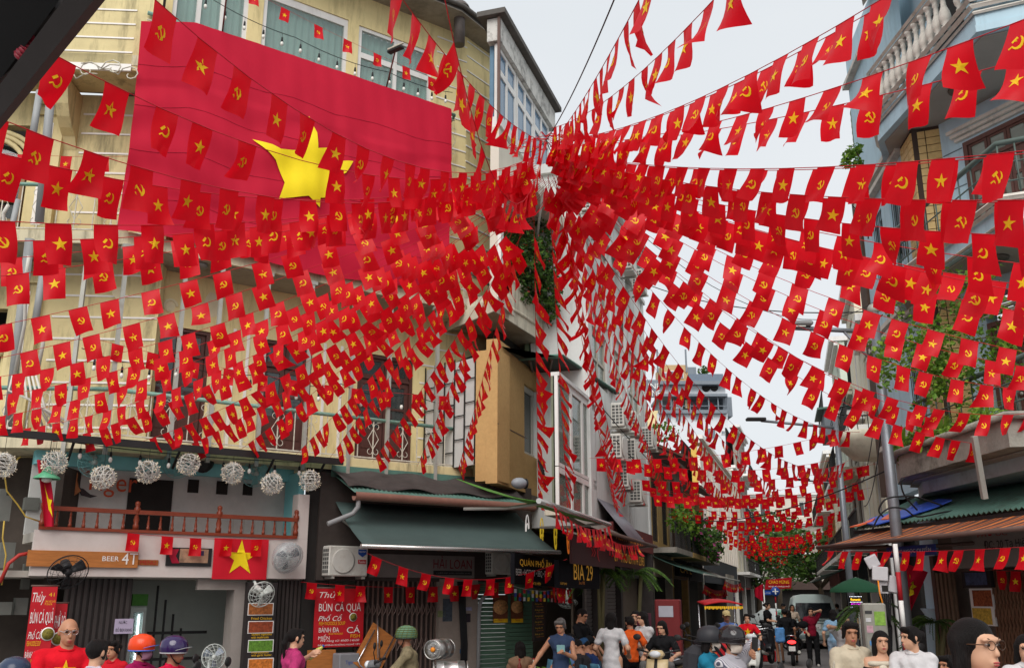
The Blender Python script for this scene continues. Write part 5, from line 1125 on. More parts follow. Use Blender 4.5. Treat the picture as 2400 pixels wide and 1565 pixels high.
def shop_sign(label, x0, y0, x1, y1, v, th, board, items, W_=SL):
    u0, u1, z0, z1 = rectpx(W_, x0, y0, x1, y1, v); t = thing('shop_sign', label, 'sign', W_.p((u0 + u1) / 2, v, z0)); MB(W_.M).box(u0, u1, v, v + th, z0, z1).build('board', board, t)
    for (tx, a0, b0, a1, b1, mt) in items: text(tx, (u1 - u0) * (a1 - a0), (z1 - z0) * (b1 - b0), t, WM[t].inverted() @ W_.at(u0 + (u1 - u0) * a0, v - .008, z1 - (z1 - z0) * b1), mt)
    return t
shop_sign('black shop sign with gold letters and white hotpot line', 1206, 1302, 1308, 1370, -.6, .08, SGK, [('QUÁN PHỐ ĂN', .1, .05, .82, .42, GOLD), ('BEER • HOTPOT • BBQ • DRINK', .02, .5, .82, .75, TXW)], OW)
shop_sign('black shop sign reading BIA 29 in gold', 1310, 1318, 1405, 1378, -.6, .08, SGK, [('BIA 29', .32, .06, .8, .68, GOLD), ('Số: 29 Tạ Hiện', .02, .78, .16, .9, GOLD), ('Since 1998', .44, .72, .58, .84, TXO)])
shop_sign('dark red shop sign with gold phone number further down the street', 1438, 1290, 1510, 1330, -.7, .08, mat('sign_maroon', (70, 30, 32), var=.15), [('69 - PHO 03 7774 2393', .02, .2, .98, .75, GOLD)])
shop_sign('maroon board with orange letters under the grey awning', 1438, 1238, 1530, 1286, -.35, .08, mat('sign_maroon2', (98, 38, 36), var=.15), [('RESTAURANT', .05, .3, .7, .75, TXO)])
shop_sign('dark maroon valance with a faded red lobster drawing', 1340, 1262, 1440, 1326, -.85, .04, mat('valance', (66, 34, 34), var=.2), [('»(', .4, .2, .6, .8, TXR)])
shop_sign('small lit rounded plate reading 29A TẠ HIỆN', 1241, 1357, 1269, 1376, -.68, .03, SGK, [('29A TẠ HIỆN', .1, .25, .9, .75, GOLD)], OW)
mb_ = shop_sign('tall dark menu board with yellow dish list', 1252, 1388, 1280, 1500, -.3, .05, mat('menu_brown', (48, 38, 34), var=.15), [('Phở gà\nCháo gà', .1, .03, .9, .18, TXO)] + [(['Phở gà trộn', 'Phở gà đùi', 'Phở gà cánh', 'Phở gà lườn', 'Phở gà đặc biệt', 'Phở gà chín'][k], .05, .22 + .125 * k, .62 + .05 * (k % 3), .26 + .125 * k, TXY) for k in range(6)] + [('Chicken noodle', .15, .28 + .125 * k, .75, .3 + .125 * k, TXO) for k in range(6)], OW)
NEON = [mat('neon_yellow', (190, 160, 40), emit=.3, var=0), mat('neon_white', (210, 205, 200), emit=.3, var=0), mat('neon_orange', (210, 110, 40), emit=.3, var=0)]
for k, (x, y) in enumerate(((1236, 1240), (1270, 1246), (1302, 1250), (1332, 1262))):
    u, z = opx(x, y, -.3); t = thing('neon_outline', ['white neon mug outline, leftmost in the dark shop head', 'yellow neon skyline outline beside the mug', 'yellow neon tower outline in the dark shop head', 'pale neon bottle outline, rightmost in the dark shop head'][k], 'neon sign', OW.p(u, -.3, z)); m = MB(OW.M)
    for s_ in range(3): m.tube([(u + .12 * math.cos(a) * (1 - .2 * s_), -.3, z + .3 * math.sin(a) * (1 - .25 * s_) - .1 * s_) for a in [i * .5 for i in range(12)]], .012, 4)
    m.build('tube', NEON[(1, 0, 0, 2)[k]], t)
MB(SL.M).box(-4.6, 3.4, .1, .15, 2.4, 3.3).build('head_panel', DARK, SH)
roller(SL, spx(1385, 1450)[0], spx(1460, 1450)[0], 0, 2.6, .1, SH, mat('roller_grey', (96, 88, 84), var=.15))
def ret_awning(label, a, b, v0, z0, z1, mt, trim, sag=.05):
    t = thing('street_awning', label, 'awning', SL.p((a + b) / 2, v0, z0)); MB(SL.M).sheet(lambda i, j: (a + (b - a) * i, v0 - v0 * j, z0 + (z1 - z0) * j - sag * math.sin(j * PI)), 8, 5, .008).build('cloth', mt, t)
    MB(SL.M).tube([(a - .05, v0 - .02, z0), (b + .05, v0 - .02, z0)], .04, 8).build('front_bar', trim, t)
    for u in (a + .3, b - .3): MB(SL.M).tube([(u, v0, z0), (u + .1, v0 * .5, z0 - .05), (u, 0, z1 - .4)], .025, 5).build('arm', STEEL, t)
LIME = mat('awning_lime', (86, 140, 56), rough=.7, var=.1); GREYA = mat('awning_grey', (120, 112, 104), rough=.8, var=.15)
zz_ = spx(1340, 1200, -1.2)[1]
ret_awning('lime edged green awning over the gold letter signs', spx(1262, 1185, -1.2)[0], spx(1425, 1240, -1.2)[0], -1.2, zz_, zz_ + .35, LIME, mat('bar_chrome', (200, 198, 194)))
ret_awning('grey awning past the lime edged one', spx(1432, 1262, -1.0)[0] - .2, spx(1535, 1280, -1.0)[0], -1.0, spx(1500, 1270, -1.0)[1], spx(1480, 1250, -.2)[1] + .1, GREYA, BRN)
b0 = spx(1262, 1185, -1.3); b1_ = spx(1425, 1240, -1.3)
bunting('flag bunting under the lime edged awning', SL.p(b0[0] + .5, -1.35, zz_ - .03), SL.p(b1_[0], -1.35, zz_ - .06), .18, step=.3, perp=.2, wind=(.2, -.2, 0), curl=.05)
bunting('flag bunting under the grey awning', SL.p(b1_[0] + .4, -1.1, spx(1500, 1276, -1.1)[1]), SL.p(b1_[0] + 4.2, -1.1, spx(1500, 1276, -1.1)[1]), .1, step=.26, perp=.2, wind=(.1, -.1, 0), curl=.05)
bunting('dim flag bunting across the restaurant doorway', OW.p(opx(1285, 1382, -.75)[0], -.75, 2.1), OW.p(opx(1400, 1388, -.75)[0], -.75, 2.1), .05, step=.28, perp=.1, curl=.04)
MC = [mat('tiny%d' % k, c) for k, c in enumerate(((200, 200, 205), (40, 60, 140), (30, 120, 70), (210, 180, 40), (180, 30, 40)))]
t = thing('national_flag_bunting', 'short bunting of small mixed national flags by the menu board', 'bunting', SL.p(-8, -.6, 2.1)); w0_, w1_ = OW.p(opx(1202, 1372, -.7)[0], -.7, opx(1202, 1372, -.7)[1]), OW.p(opx(1305, 1380, -.7)[0], -.7, opx(1305, 1380, -.7)[1])
MB().tube(cat_curve(w0_, w1_, .06), .004, 4).build('string', STEEL, t)
for k in range(11):
    p = w0_.lerp(w1_, (k + .3) / 11) - UPV * .05; q = p + (w1_ - w0_).normalized() * .15; m = MB()
    for j in range(3): m.c = (k * 2 + j * (1 + k % 3)) % 5; m.add([p - UPV * .07 * j, q - UPV * .07 * j, q - UPV * .07 * (j + 1), p - UPV * .07 * (j + 1)], [(0, 1, 2, 3)])
    m.build('flag', MC, t)
for k, (x, y) in enumerate(((1331, 1412), (1379, 1409))):
    u, z = opx(x, y, -.6); fan('white ceiling fan over the diners, %s one' % ('left' if k == 0 else 'right'), OW.p(u, -.6, z), Vector((0, -.35, -.94)), .22, FW, FW, FW, arm=(0, 0, .3))
# ------------------------------------------------------------------ blue corner house on the right
BLU = mat('pale_blue_render', (178, 204, 216), rough=.85, var=.07, scale=1.6, stain=(120, 134, 138), stain_amt=.45, streak=True)
CRM = mat('cream_trim', (206, 200, 190), rough=.85, var=.1, scale=3, stain=(110, 100, 90), stain_amt=.6, streak=True)
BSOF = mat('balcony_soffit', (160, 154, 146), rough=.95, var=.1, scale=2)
TILE = mat('tan_tile', (196, 164, 108), rough=.6, var=.16, scale=9, bump=.2); GROUT = mat('dark_grout', (66, 52, 44), rough=.95, var=.1)
BH = thing('blue_house', 'pale blue corner house with tiled pillar, brown doors and stacked balconies', 'house', (7.9, 15, 0))
DW = Wall(7.95, 16.2, -26).flip()                # angled bay with the doors
SW = Wall(7.5, 16.4, 7).flip()                   # face along the street (u<0 runs away)
# pillar: two tiled faces
pa, pb = Vector((7.48, 16.42, 0)), Vector((7.95, 16.22, 0)); PF = Wall(pa.x, pa.y, math.degrees(math.atan2(pb.x - pa.x, pb.y - pa.y)))
PF.v = Vector((-PF.u.y, PF.u.x, 0)); PF.M = Matrix(((PF.u.x, PF.v.x, 0, pa.x), (PF.u.y, PF.v.y, 0, pa.y), (0, 0, 1, 0), (0, 0, 0, 1)))
pw_ = (pb - pa).length
PIL = MB(PF.M).box(0, pw_, .02, .5, 3.9, 10.4).build('pillar_core', GROUT, BH)
z = 4.0; k = 0
while z < 10.3:
    for j, (a, b) in enumerate(((.008, pw_ * .5 - .008), (pw_ * .5 + .008, pw_ - .008))): MB(PF.M).box(a, b, -.004, .018, z + .007, z + .143).build('tile', TILE, PIL)
    z += .15
TSM = MB(SW.M); z = 4.0
while z < 10.3:
    for a in (-.02, -.26, -.5): MB(SW.M).box(a - .22, a, -.022, -.002, z + .007, z + .143).build('tile', TILE, PIL)
    z += .15
MB(SW.M).box(-.75, 0.02, 0, .3, 3.9, 10.4).build('pillar_side', GROUT, BH)
# street face with windows, upper walls
mb = MB(SW.M); sw = [(-2.1, -1.1, 8.3, 9.9), (-2.1, -1.1, 5.2, 6.6), (-3.6, -2.7, 8.3, 9.9)]
panel(mb, -4.3, -.76, 3.9, 14.5, .05, .3, sw); mb.build('street_wall', BLU, BH)
for w_ in sw: window(SW, *w_, .12, BH, cols=2, rows=2, frame=BLU, pmat=PANE, f=.08, bars=True)
for zz in (4.9, 7.1, 7.3, 10.3, 10.55, 13.6): MB(SW.M).box(-4.3, -.78, -.1, .048, zz, zz + .1).build('street_cornice', CRM, BH)
MB(DW.M).box(-.02, .42, 0, .3, 3.9, 10.4).build('angled_wall', BLU, BH)
MB(DW.M).box(1.78, 4.5, 0, .3, 3.9, 10.4).build('bay_wall', BLU, BH); MB(DW.M).box(.42, 1.78, 0, .3, 9.78, 10.4).build('lintel_wall', BLU, BH); MB(DW.M).box(.42, 1.78, 0, .3, 6.9, 7.55).box(.42, 1.78, 0, .3, 3.9, 4.2).build('spandrel_wall', BLU, BH)
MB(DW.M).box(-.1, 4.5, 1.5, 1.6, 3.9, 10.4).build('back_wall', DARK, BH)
for zz in (5.4, 6.1, 6.8, 8.3, 9.0, 9.7): MB(DW.M).box(0, .41, -.006, -.001, zz, zz + .02).build('groove', mat('groove_grey', (90, 104, 112)), BH)
DG = glass('door_glass', (126, 132, 120), rough=.25, alpha=.85); DB = mat('door_brown_r', (98, 66, 58), rough=.55, var=.22, scale=5, stretch=(3, 3, .6))
def paned_door(z0, z1):
    u0, u1, f = .44, 1.76, .08; m = MB(DW.M); m.box(u0, u0 + f, -.03, .1, z0, z1).box(u1 - f, u1, -.03, .1, z0, z1).box(u0 + f, u1 - f, -.03, .1, z1 - f, z1).box(u0 + f, u1 - f, -.03, .1, z1 - .48, z1 - .42)
    d = m.build('door', DB, BH); n = 3; lw = (u1 - u0 - 2 * f) / n
    for i in range(n):
        a = u0 + f + i * lw + .006; b = a + lw - .012; c = (a + b) / 2; hs = [(a + .05, b - .05, z1 - .4, z1 - .12)]
        zc = z1 - .55
        for r_, (lo, hi) in enumerate(((zc - .36, zc - .06), (zc - .72, zc - .42), (zc - 1.3, zc - .78))): hs += [(a + .05, c - .02, lo, hi), (c + .02, b - .05, lo, hi)]
        lf = MB(DW.M); panel(lf, a, b, z0, z1 - f, .0, .05, hs); lf.build('leaf', DB, d)
        for h in hs: MB(DW.M).box(h[0], h[1], .02, .03, h[2], h[3]).build('pane', DG, d)
    MB(DW.M).ell((u0 + f + lw, -.03, z0 + .9), (.03, .03, .03), 8, 6).build('knob', STEEL, d)
paned_door(7.56, 9.78); paned_door(4.2, 6.4)
hd = MB(DW.M)
for k, o in enumerate((.06, .12, .18)): hd.box(.3 - .03 * k, 1.95 + .03 * k, -o, -o + .06, 9.84 + .07 * k, 9.9 + .07 * k)
hd.build('door_hood', CRM, BH)
hd = MB(DW.M)
for k, o in enumerate((.06, .12, .18)): hd.box(.3 - .03 * k, 1.95 + .03 * k, -o, -o + .06, 6.5 + .07 * k, 6.56 + .07 * k)
hd.build('door_hood', CRM, BH)
# balconies: outline from the street tip to the right edge
def outline(z, dx=0):
    return [Vector((7.75 - dx, 18.2 + dx, z)), Vector((7.12 - dx, 16.95, z)), Vector((7.28 - dx, 13.25 - dx, z)), Vector((8.0, 12.9 - dx, z)), Vector((12, 12.2 - dx, z)), Vector((12, 15, z)), Vector((8.2, 16.0, z)), Vector((7.7, 17.0, z))]
def inset(o, k=.12): return [o[0] + Vector((.02, -k, 0)), o[1] + Vector((k, 0, 0)), o[2] + Vector((k, k, 0)), o[3] + Vector((0, k, 0)), o[4] + Vector((0, k, 0))]
for zz, h, mt in ((10.4, .12, BLU), (10.52, .3, BLU)): MB().ext(outline(zz, .0 if h > .2 else .03), (0, 0, h)).build('balcony_slab', mt, BH)
for zz, o_, r_ in ((10.85, .05, .05), (10.95, .09, .05), (10.74, .03, .03), (11.75, .06, .05), (11.86, .08, .04)): MB().tube(outline(zz, o_)[:5], r_, 4).build('moulding', CRM, BH)
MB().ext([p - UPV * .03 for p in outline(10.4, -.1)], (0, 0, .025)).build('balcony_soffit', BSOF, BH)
BLS = MB().lathe([(.075, 0), (.075, .03), (.045, .05), (.085, .12), (.1, .2), (.085, .3), (.045, .42), (.04, .55), (.06, .58), (.045, .6), (.055, .66), (.075, .68), (.075, .72)], n=12).mesh('baluster', mat('baluster_white', (206, 200, 190), rough=.8, var=.1, stain=(110, 104, 96), stain_amt=.6, stain_scale=6))
o = outline(11.0, .03); ibh = WM[BH].inverted()
for a, b, n in ((o[1], o[2], 15), (o[0], o[1], 4), (o[2], o[3], 3)):
    for i in range(n):
        if (a == o[1]) and i in (12,): continue
        child('baluster', BLS, BH, ibh @ T(*a.lerp(b, (i + .7) / n)))
for p in (o[1], o[2]): MB(T(*p)).box(-.12, .12, -.12, .12, 0, .72).build('balustrade_pier', BLU, BH)
MB().ext([p + UPV * .0 for p in outline(11.72, .04)[:5]] + [q + UPV * .0 for q in inset(outline(11.72, .04), .16)[::-1]], (0, 0, .12)).build('balustrade_coping', CRM, BH)
MB(SW.M).box(-4.2, 3.2, .6, .8, 10.9, 15).build('upper_wall', BLU, BH); MB(SW.M).box(.2, 1.6, .55, .598, 11.2, 13.6).build('upper_door', DARK, BH)
MB().ext(outline(14.3, .1), (0, 0, .4)).build('top_slab', CRM, BH)
cl = at(2335, 180, 15.8); MB(T(7.75, 14.9, 10.355)).lathe([(.2, 0), (.19, -.03), (.1, -.05), (0, -.05)], n=18).build('ceiling_lamp', mat('lamp_dark', (90, 84, 76)), BH)
# middle balcony
for zz, h in ((7.2, .32),): MB().ext(outline(zz), (0, 0, h)).build('balcony_slab', BLU, BH)
for zz, o_, r_ in ((7.5, .05, .04), (7.58, .09, .05), (7.24, .02, .025)): MB().tube(outline(zz, o_)[:5], r_, 4).build('moulding', CRM, BH)
MB().ext([p - UPV * .03 for p in outline(7.2, -.1)], (0, 0, .025)).build('balcony_soffit', BSOF, BH); MB(T(7.8, 14.6, 7.16)).lathe([(.2, 0), (.19, -.03), (.1, -.05), (0, -.05)], n=18).build('ceiling_lamp', mat('lamp_dark', (90, 84, 76)), BH)
RG = mat('rail_greygreen', (84, 98, 92), rough=.5, var=.15)
for zb_, zt_ in ((7.62, 8.55), (4.35, 5.25)):
    o = inset(outline(zt_), .1); MB().tube(o, .045, 8).build('handrail', RG, BH)
    for zz in (zb_ + .3, zb_ + .6): MB().tube([p - UPV * (zt_ - zz) for p in o], .014, 5).build('rail_bar', RG, BH)
    for a, b, n in ((o[0], o[1], 3), (o[1], o[2], 9), (o[2], o[3], 3), (o[3], o[4], 6)):
        for i in range(n): p = a.lerp(b, i / n); MB().tube([p, p - UPV * (zt_ - zb_)], .014, 5).build('rail_post', RG, BH)
# mossy planter level
MOSS = mat('mossy_concrete', (150, 146, 136), rough=.95, var=.25, scale=3, bump=.5, stain=(56, 48, 38), stain_amt=1.0, stain_scale=1.6)
def low(z, dx): return [Vector((6.95 - dx, 17.4, z)), Vector((6.62 - dx, 16.4, z)), Vector((6.72 - dx, 12.9 - dx, z)), Vector((12, 11.9 - dx, z)), Vector((12, 15, z)), Vector((8.2, 16.2, z)), Vector((7.5, 17.6, z))]
MB().ext(low(3.85, 0), (0, 0, .42)).build('planter_fascia', MOSS, BH); MB().tube([p for p in low(4.27, .04)[:4]], .06, 5).build('planter_rim', MOSS, BH)
MB().ext([p + Vector((.5, .35, 0)) for p in low(3.62, 0)], (0, 0, .228)).build('recessed_beam', mat('beam_blue', (170, 184, 190), rough=.9, var=.1, stain=(90, 80, 74), stain_amt=.6), BH)
MB().ext([p + Vector((.3, .2, 0)) for p in low(3.822, 0)], (0, 0, .02)).build('planter_soffit', BSOF, BH)
t = thing('planter_shrubs', 'ferns, grass and moss growing on the mossy planter ledge', 'plant', (6.7, 15, 4.27)); pl_ = low(4.3, -.1)
leaves('foliage', [(pl_[1].lerp(pl_[2], k / 14) + UPV * random.uniform(.02, .12), (.16, .16, random.uniform(.06, .16))) for k in range(14)] + [(pl_[0].lerp(pl_[1], k / 5) + UPV * .1, (.2, .2, .15)) for k in range(5)] + [(pl_[0].lerp(pl_[1], .9) - UPV * .12, (.1, .15, .2))], 1500, .05, LFY, t, 8)
fm = MB(); rd_ = random.Random(5)
for c_ in (pl_[1] + Vector((.2, -.5, .05)), pl_[1] + Vector((.25, -1.0, .05)), pl_[1] + Vector((.1, .25, .05)), pl_[1] + Vector((.3, -2.3, .05))):
    for k in range(22):
        a = rd_.uniform(0, 6.28); L = rd_.uniform(.25, .5); d = Vector((math.cos(a), math.sin(a), 0)); s_ = d.cross(UPV) * .02
        q = [c_, c_ + d * L * .35 + UPV * L * .75, c_ + d * L * .8 + UPV * L * .8]; fm.add([q[0] - s_, q[0] + s_, q[1] + s_, q[1] - s_, q[2]], [(0, 1, 2, 3), (3, 2, 4)])
fm.build('fern_blades', LFY[0], t)
# climbing vine
vt = thing('climbing_vine', 'sparse bright green vine climbing over the blue house front', 'plant', (7.2, 15.5, 4.4)); vb = []; vm = MB(); rd_ = random.Random(11)
def vine(pts, r_=.014):
    P = [at(x, y, d) for x, y, d in pts]; vm.tube(P, [r_ * (1 - .6 * i / len(P)) for i in range(len(P))], 4)
    for a, b in zip(P, P[1:]):
        for k in range(3): p = a.lerp(b, rd_.random()); vb.append((p + Vector((rd_.uniform(-.12, .12), rd_.uniform(-.2, .1), rd_.uniform(-.12, .12))), (rd_.uniform(.1, .22), .15, rd_.uniform(.08, .2))))
for pts in ([(2060, 700, 16.5), (2090, 720, 16), (2130, 770, 15.8), (2140, 850, 15.6), (2150, 960, 15.5)], [(2240, 640, 15.3), (2215, 700, 15.3), (2190, 760, 15.3), (2180, 850, 15.3), (2170, 950, 15.3), (2150, 1060, 15.5)], [(2200, 720, 15.3), (2260, 740, 15.2), (2330, 730, 14.8), (2400, 700, 14)], [(2190, 780, 15.3), (2250, 800, 15), (2320, 790, 14.6), (2400, 800, 14)], [(2180, 860, 15.3), (2240, 880, 15), (2300, 860, 14.8), (2360, 900, 14.4), (2410, 880, 14)], [(2160, 800, 15.6), (2120, 820, 15.8), (2070, 830, 16), (2050, 800, 16.4)], [(2240, 660, 15), (2280, 680, 15), (2340, 640, 14.6)], [(2180, 920, 15.3), (2240, 930, 15.1), (2290, 960, 14.9)], [(2130, 700, 15.8), (2170, 690, 15.5), (2220, 680, 15.2)]): vine(pts)
vb += [(at(x, y, 15.2), (.3, .25, .35)) for x, y in ((2180, 850), (2200, 820), (2190, 900), (2220, 870), (2170, 780), (2260, 760), (2310, 880), (2350, 850), (2090, 870), (2100, 830), (2340, 820), (2380, 780))]
vm.build('stems', mat('vine_stem', (84, 74, 54), rough=.8), vt); leaves('foliage', vb, 2600, .07, LFY, vt, 12, shape=1.3)
# dark side roof and brown strip between blue house and the street
DRS = thing('side_roof', 'dark steep roof edge with green corrugated sheet beside the blue house', 'roof', (7.6, 20, 6)); br = Wall(7.62, 20.6, 20)
MB(SW.M).box(-4.9, -4.35, .0, .4, 4.0, 11.0).build('brown_strip', mat('brown_board', (84, 66, 54), rough=.8, var=.2), DRS)
MB(SW.M).sheet(lambda a, b: (-4.36 - .9 * a + .02 * math.sin(b * 150), -.02 - .1 * a + .42, 10.4 + 4.2 * b - 1.1 * a), 2, 110, .03).build('corrugated_sheet', mat('tin_olive', (104, 122, 100), rough=.6, var=.15), DRS)
an = thing('tv_antenna', 'small black television antenna rods against the white sky', 'antenna', at(2030, 520, 19.5)); am = MB()
for x0, y0, x1, y1 in ((2035, 560, 2035, 440), (2035, 470, 2010, 450), (2035, 500, 2003, 495), (2035, 520, 1998, 482), (2035, 540, 2000, 512)): am.tube([at(x0, y0, 19.5), at(x1, y1, 19.3)], .012, 4)
am.build('rods', M_BLK, an)
bt_ = [at(1992, 362, 20), at(2004, 350, 20), at(1986, 380, 20), at(2008, 385, 20)]; t = thing('rooftop_sprig', 'leafy sprig growing beside the dark roof edge', 'plant', bt_[0]); leaves('foliage', [(p, (.14, .2, .14)) for p in bt_], 240, .07, LFY, t, 14); MB().tube([at(2030, 400, 20), bt_[1], bt_[0]], .02, 4).build('stem', BRN, t)
# ------------------------------------------------------------------ street lamp pole
PL = thing('street_lamp', 'tall grey steel street lamp pole with side arm at right', 'street lamp', (6.13, 15.6, 0)); POLE = mat('pole_steel', (122, 126, 132), rough=.4, var=.12, metal=.4, stain=(110, 90, 80), stain_amt=.4)
MB(T(6.13, 15.6, 0)).lathe([(.1, 0), (.088, 3), (.075, 6.55)], n=14).build('pole', POLE, PL); MB(T(6.13, 15.6, 6.6)).ell((0, 0, 0), (.1, .1, .1), 12, 8).build('ball_cap', STEEL, PL)
MB().tube([(6.13, 15.6, 6.2), (4.75, 15.62, 6.28)], .04, 8).tube([(6.1, 15.6, 5.6), (5.6, 15.6, 6.2)], .025, 6).build('arm', POLE, PL)
MB(T(4.85, 15.62, 6.33)).rbox(-.28, .22, -.12, .12, -.03, .06, .03).build('head', mat('lamp_head', (130, 130, 130), rough=.5), PL); MB(T(4.82, 15.62, 6.3)).box(-.2, .12, -.09, .09, -.02, -.002).build('lens', mat('lamp_lens', (210, 210, 200), rough=.3, var=0), PL)
# ------------------------------------------------------------------ right shop: tin roof, striped awning, front
RA = Wall(6.2, 17.2, -12).flip()
TR = thing('tin_lean_to', 'green corrugated lean-to roof with blue tarpaulin scraps on it', 'roof', RA.p(2, .5, 3.1))
corrug(RA, -.35, 6.0, .0, 1.5, 3.08, 3.72, TIN, 'corrugated_roof', TR, pitch=.11, amp=.022); MB(RA.M).box(-.4, 6, .02, .06, 2.98, 3.04).build('front_batten', BLKM, TR)
TPB = mat('tarp_blue', (44, 84, 190), rough=.5, var=.15, bump=.3); TPO = mat('tarp_orange', (222, 96, 40), rough=.5, var=.15)
for nm, mt, pts in (('tarpaulin', TPB, [(2025, 1228), (2045, 1215), (2120, 1198), (2200, 1176), (2232, 1178), (2190, 1192), (2120, 1214), (2050, 1236)]), ('tarpaulin', TPO, [(2065, 1222), (2090, 1206), (2112, 1196), (2112, 1206), (2080, 1222)]), ('tarpaulin', TPO, [(1992, 1238), (2020, 1228), (2052, 1220), (2045, 1226), (2010, 1238)]), ('tarpaulin', TPB, [(2130, 1192), (2148, 1180), (2156, 1190), (2135, 1198)])):
    q = []
    for x, y in pts:
        r = ray(x, y); n_ = Vector((RA.v.x * -.64, RA.v.y * -.64, 1.5)); k = (RA.p(0, 0, 3.12) - EYE).dot(n_) / r.dot(n_); q.append(EYE + r * k + UPV * random.uniform(.02, .06))
    MB().ext(q, (0, 0, -.02)).build(nm, mt, TR)
pc = MB()
for k, pts in enumerate((((2045, 1240), (2060, 1210), (2085, 1190), (2120, 1192), (2150, 1210), (2210, 1200), (2280, 1190), (2400, 1175)), ((2120, 1120), (2112, 1130), (2120, 1160), (2150, 1195)), ((2070, 1210), (2060, 1195), (2075, 1170), (2110, 1163), (2150, 1165), (2210, 1185)))): pc.tube(smooth([at(x, y, 15.0) for x, y in pts]), .014, 5)
pc.build('loose_cable', M_BLK, TR)
MB().box(*([0] * 6)) if 0 else None
bp_ = at(2283, 1026, 13.4); MB().tube([at(2283, 1022, 13.4), at(2308, 1168, 13.4)], .05, 4).build('roof_post', STEEL, TR)
SAW = thing('striped_awning', 'orange and brown striped awning over the right shop', 'awning', RA.p(2.5, -.3, 2.8)); STR = [mat('stripe_brown', (96, 70, 62), rough=.8, var=.1), mat('stripe_orange', (214, 128, 64), rough=.8, var=.1), mat('stripe_rust', (136, 66, 48), rough=.8, var=.1)]
m = MB(RA.M); u = -.15; k = 0
for i in range(78):
    w_ = (.14, .035, .085, .035)[i % 4]; m.c = (0, 2, 1, 2)[i % 4] if i % 8 < 4 else (0, 1, 2, 1)[i % 4]
    m.sheet(lambda a, b, u=u, w_=w_: (u + w_ * a + .12 * b, -.8 + .92 * b, 2.74 + .28 * b - .02 * math.sin(b * PI)), 1, 4); u += w_
    if u > 5.2: break
m.build('cloth', STR, SAW); MB(RA.M).tube([(-.2, -.82, 2.73), (5.4, -.82, 2.73)], .035, 8).build('front_bar', BRN, SAW); MB(RA.M).tube([(.2, -.78, 2.71), (.9, .3, 2.7), (2.0, 1.2, 2.75)], .03, 6).build('arm', BRN, SAW)
RS = thing('right_shop', 'dim right shop front with lattice gate and food posters', 'shop', RA.p(2.5, 1.6, 0))
MB(RA.M).box(-.1, 6, 1.5, 1.6, 0, 3.7).build('front_wall', mat('shop_dim', (120, 110, 102), rough=.9, var=.2), RS); MB(RA.M).box(1.1, 6, .9, 1.5, 2.35, 2.85).build('sign_board', mat('board_grey', (148, 142, 136), rough=.85, var=.1), RS)
def rpx(x, y, v): return RA.px(x, y, v)
wtext(RA, 'ĐC: 20 Tạ Hiện', 2306, 1262, 2412, 1288, .88, RS, TXK); wtext(RA, 'PHỞ ỐC', 2290, 1240, 2360, 1256, .88, RS, TXR)
slats(RA, rpx(2206, 1450, 1.2)[0], rpx(2245, 1450, 1.2)[0], 0, 2.3, 1.2, .1, RS, mat('shutter_tan', (120, 98, 80), var=.15), 'shutter')
gt2 = thing('lattice_gate', 'brown folding lattice gate of the right shop', 'gate', RA.p(rpx(2370, 1450, 1.1)[0], 1.1, 0)); g0, g1 = rpx(2335, 1450, 1.1)[0], rpx(2440, 1450, 1.1)[0]; GB = mat('gate_rust', (126, 92, 70), rough=.6, var=.2)
for i in range(12): a = g0 + (g1 - g0) * i / 12; MB(RA.M).box(a - .014, a + .014, 1.08, 1.11, 0, 2.3).build('bar', GB, gt2)
for i in range(11):
    a = g0 + (g1 - g0) * i / 12; b = g0 + (g1 - g0) * (i + 1) / 12
    for z in (.8, 1.15, 1.5, 1.85): MB(RA.M).tube([(a, 1.07, z), (b, 1.07, z + .3)], .009, 4).tube([(b, 1.075, z), (a, 1.075, z + .3)], .009, 4).build('lattice', GB, gt2)
MB(RA.M).box(g0, g1, 1.14, 1.16, 0, 2.3).build('sheet', mat('gate_back', (96, 70, 54), var=.2), gt2)
tp = thing('food_board', 'framed noodle dish poster beside the lattice gate', 'poster', RA.p(rpx(2300, 1420, 1.05)[0], 1.05, 1)); wbox(RA, 2276, 1378, 2328, 1465, 1.05, .04, 'board', TXW, tp); wbox(RA, 2280, 1382, 2324, 1420, 1.043, .005, 'photo', mat('fried_photo', (150, 80, 46), var=.7, scale=24), tp); wbox(RA, 2280, 1424, 2324, 1462, 1.043, .005, 'photo', mat('corn_photo', (206, 170, 70), var=.5, scale=24), tp)
tp = thing('wall_screen', 'dark framed picture screen under the small flags at right', 'screen', RA.p(rpx(2290, 1350, 1.0)[0], 1.0, 1.6)); wbox(RA, 2255, 1338, 2322, 1376, .98, .06, 'frame', BLKM, tp); wbox(RA, 2262, 1341, 2312, 1370, .972, .005, 'picture', mat('screen_photo', (70, 80, 110), var=.6, scale=12), tp)
sn = thing('street_name_sign', 'blue street name plate reading LƯƠNG NGỌC QUYẾN on the pole', 'sign', (6.1, 15.5, 2.3)); wbox(RA, 2078, 1278, 2192, 1303, -.45, .02, 'plate', mat('plate_blue', (26, 56, 120), rough=.4, var=.05), sn); wtext(RA, 'LƯƠNG NGỌC QUYẾN', 2084, 1281, 2182, 1297, -.46, sn, mat('text_pale', (190, 190, 190), var=0))
bunting('flag bunting under the striped awning at right', RA.p(.1, -.85, 2.66), RA.p(5.2, -.85, 2.5), .04, step=.42, perp=.1, wind=(-.3, 0, 0), curl=.05)
bunting('dim flag bunting inside the right shop', RA.p(2.0, .9, 2.3), RA.p(5.0, .9, 2.3), .05, step=.35, perp=.1, curl=.02)
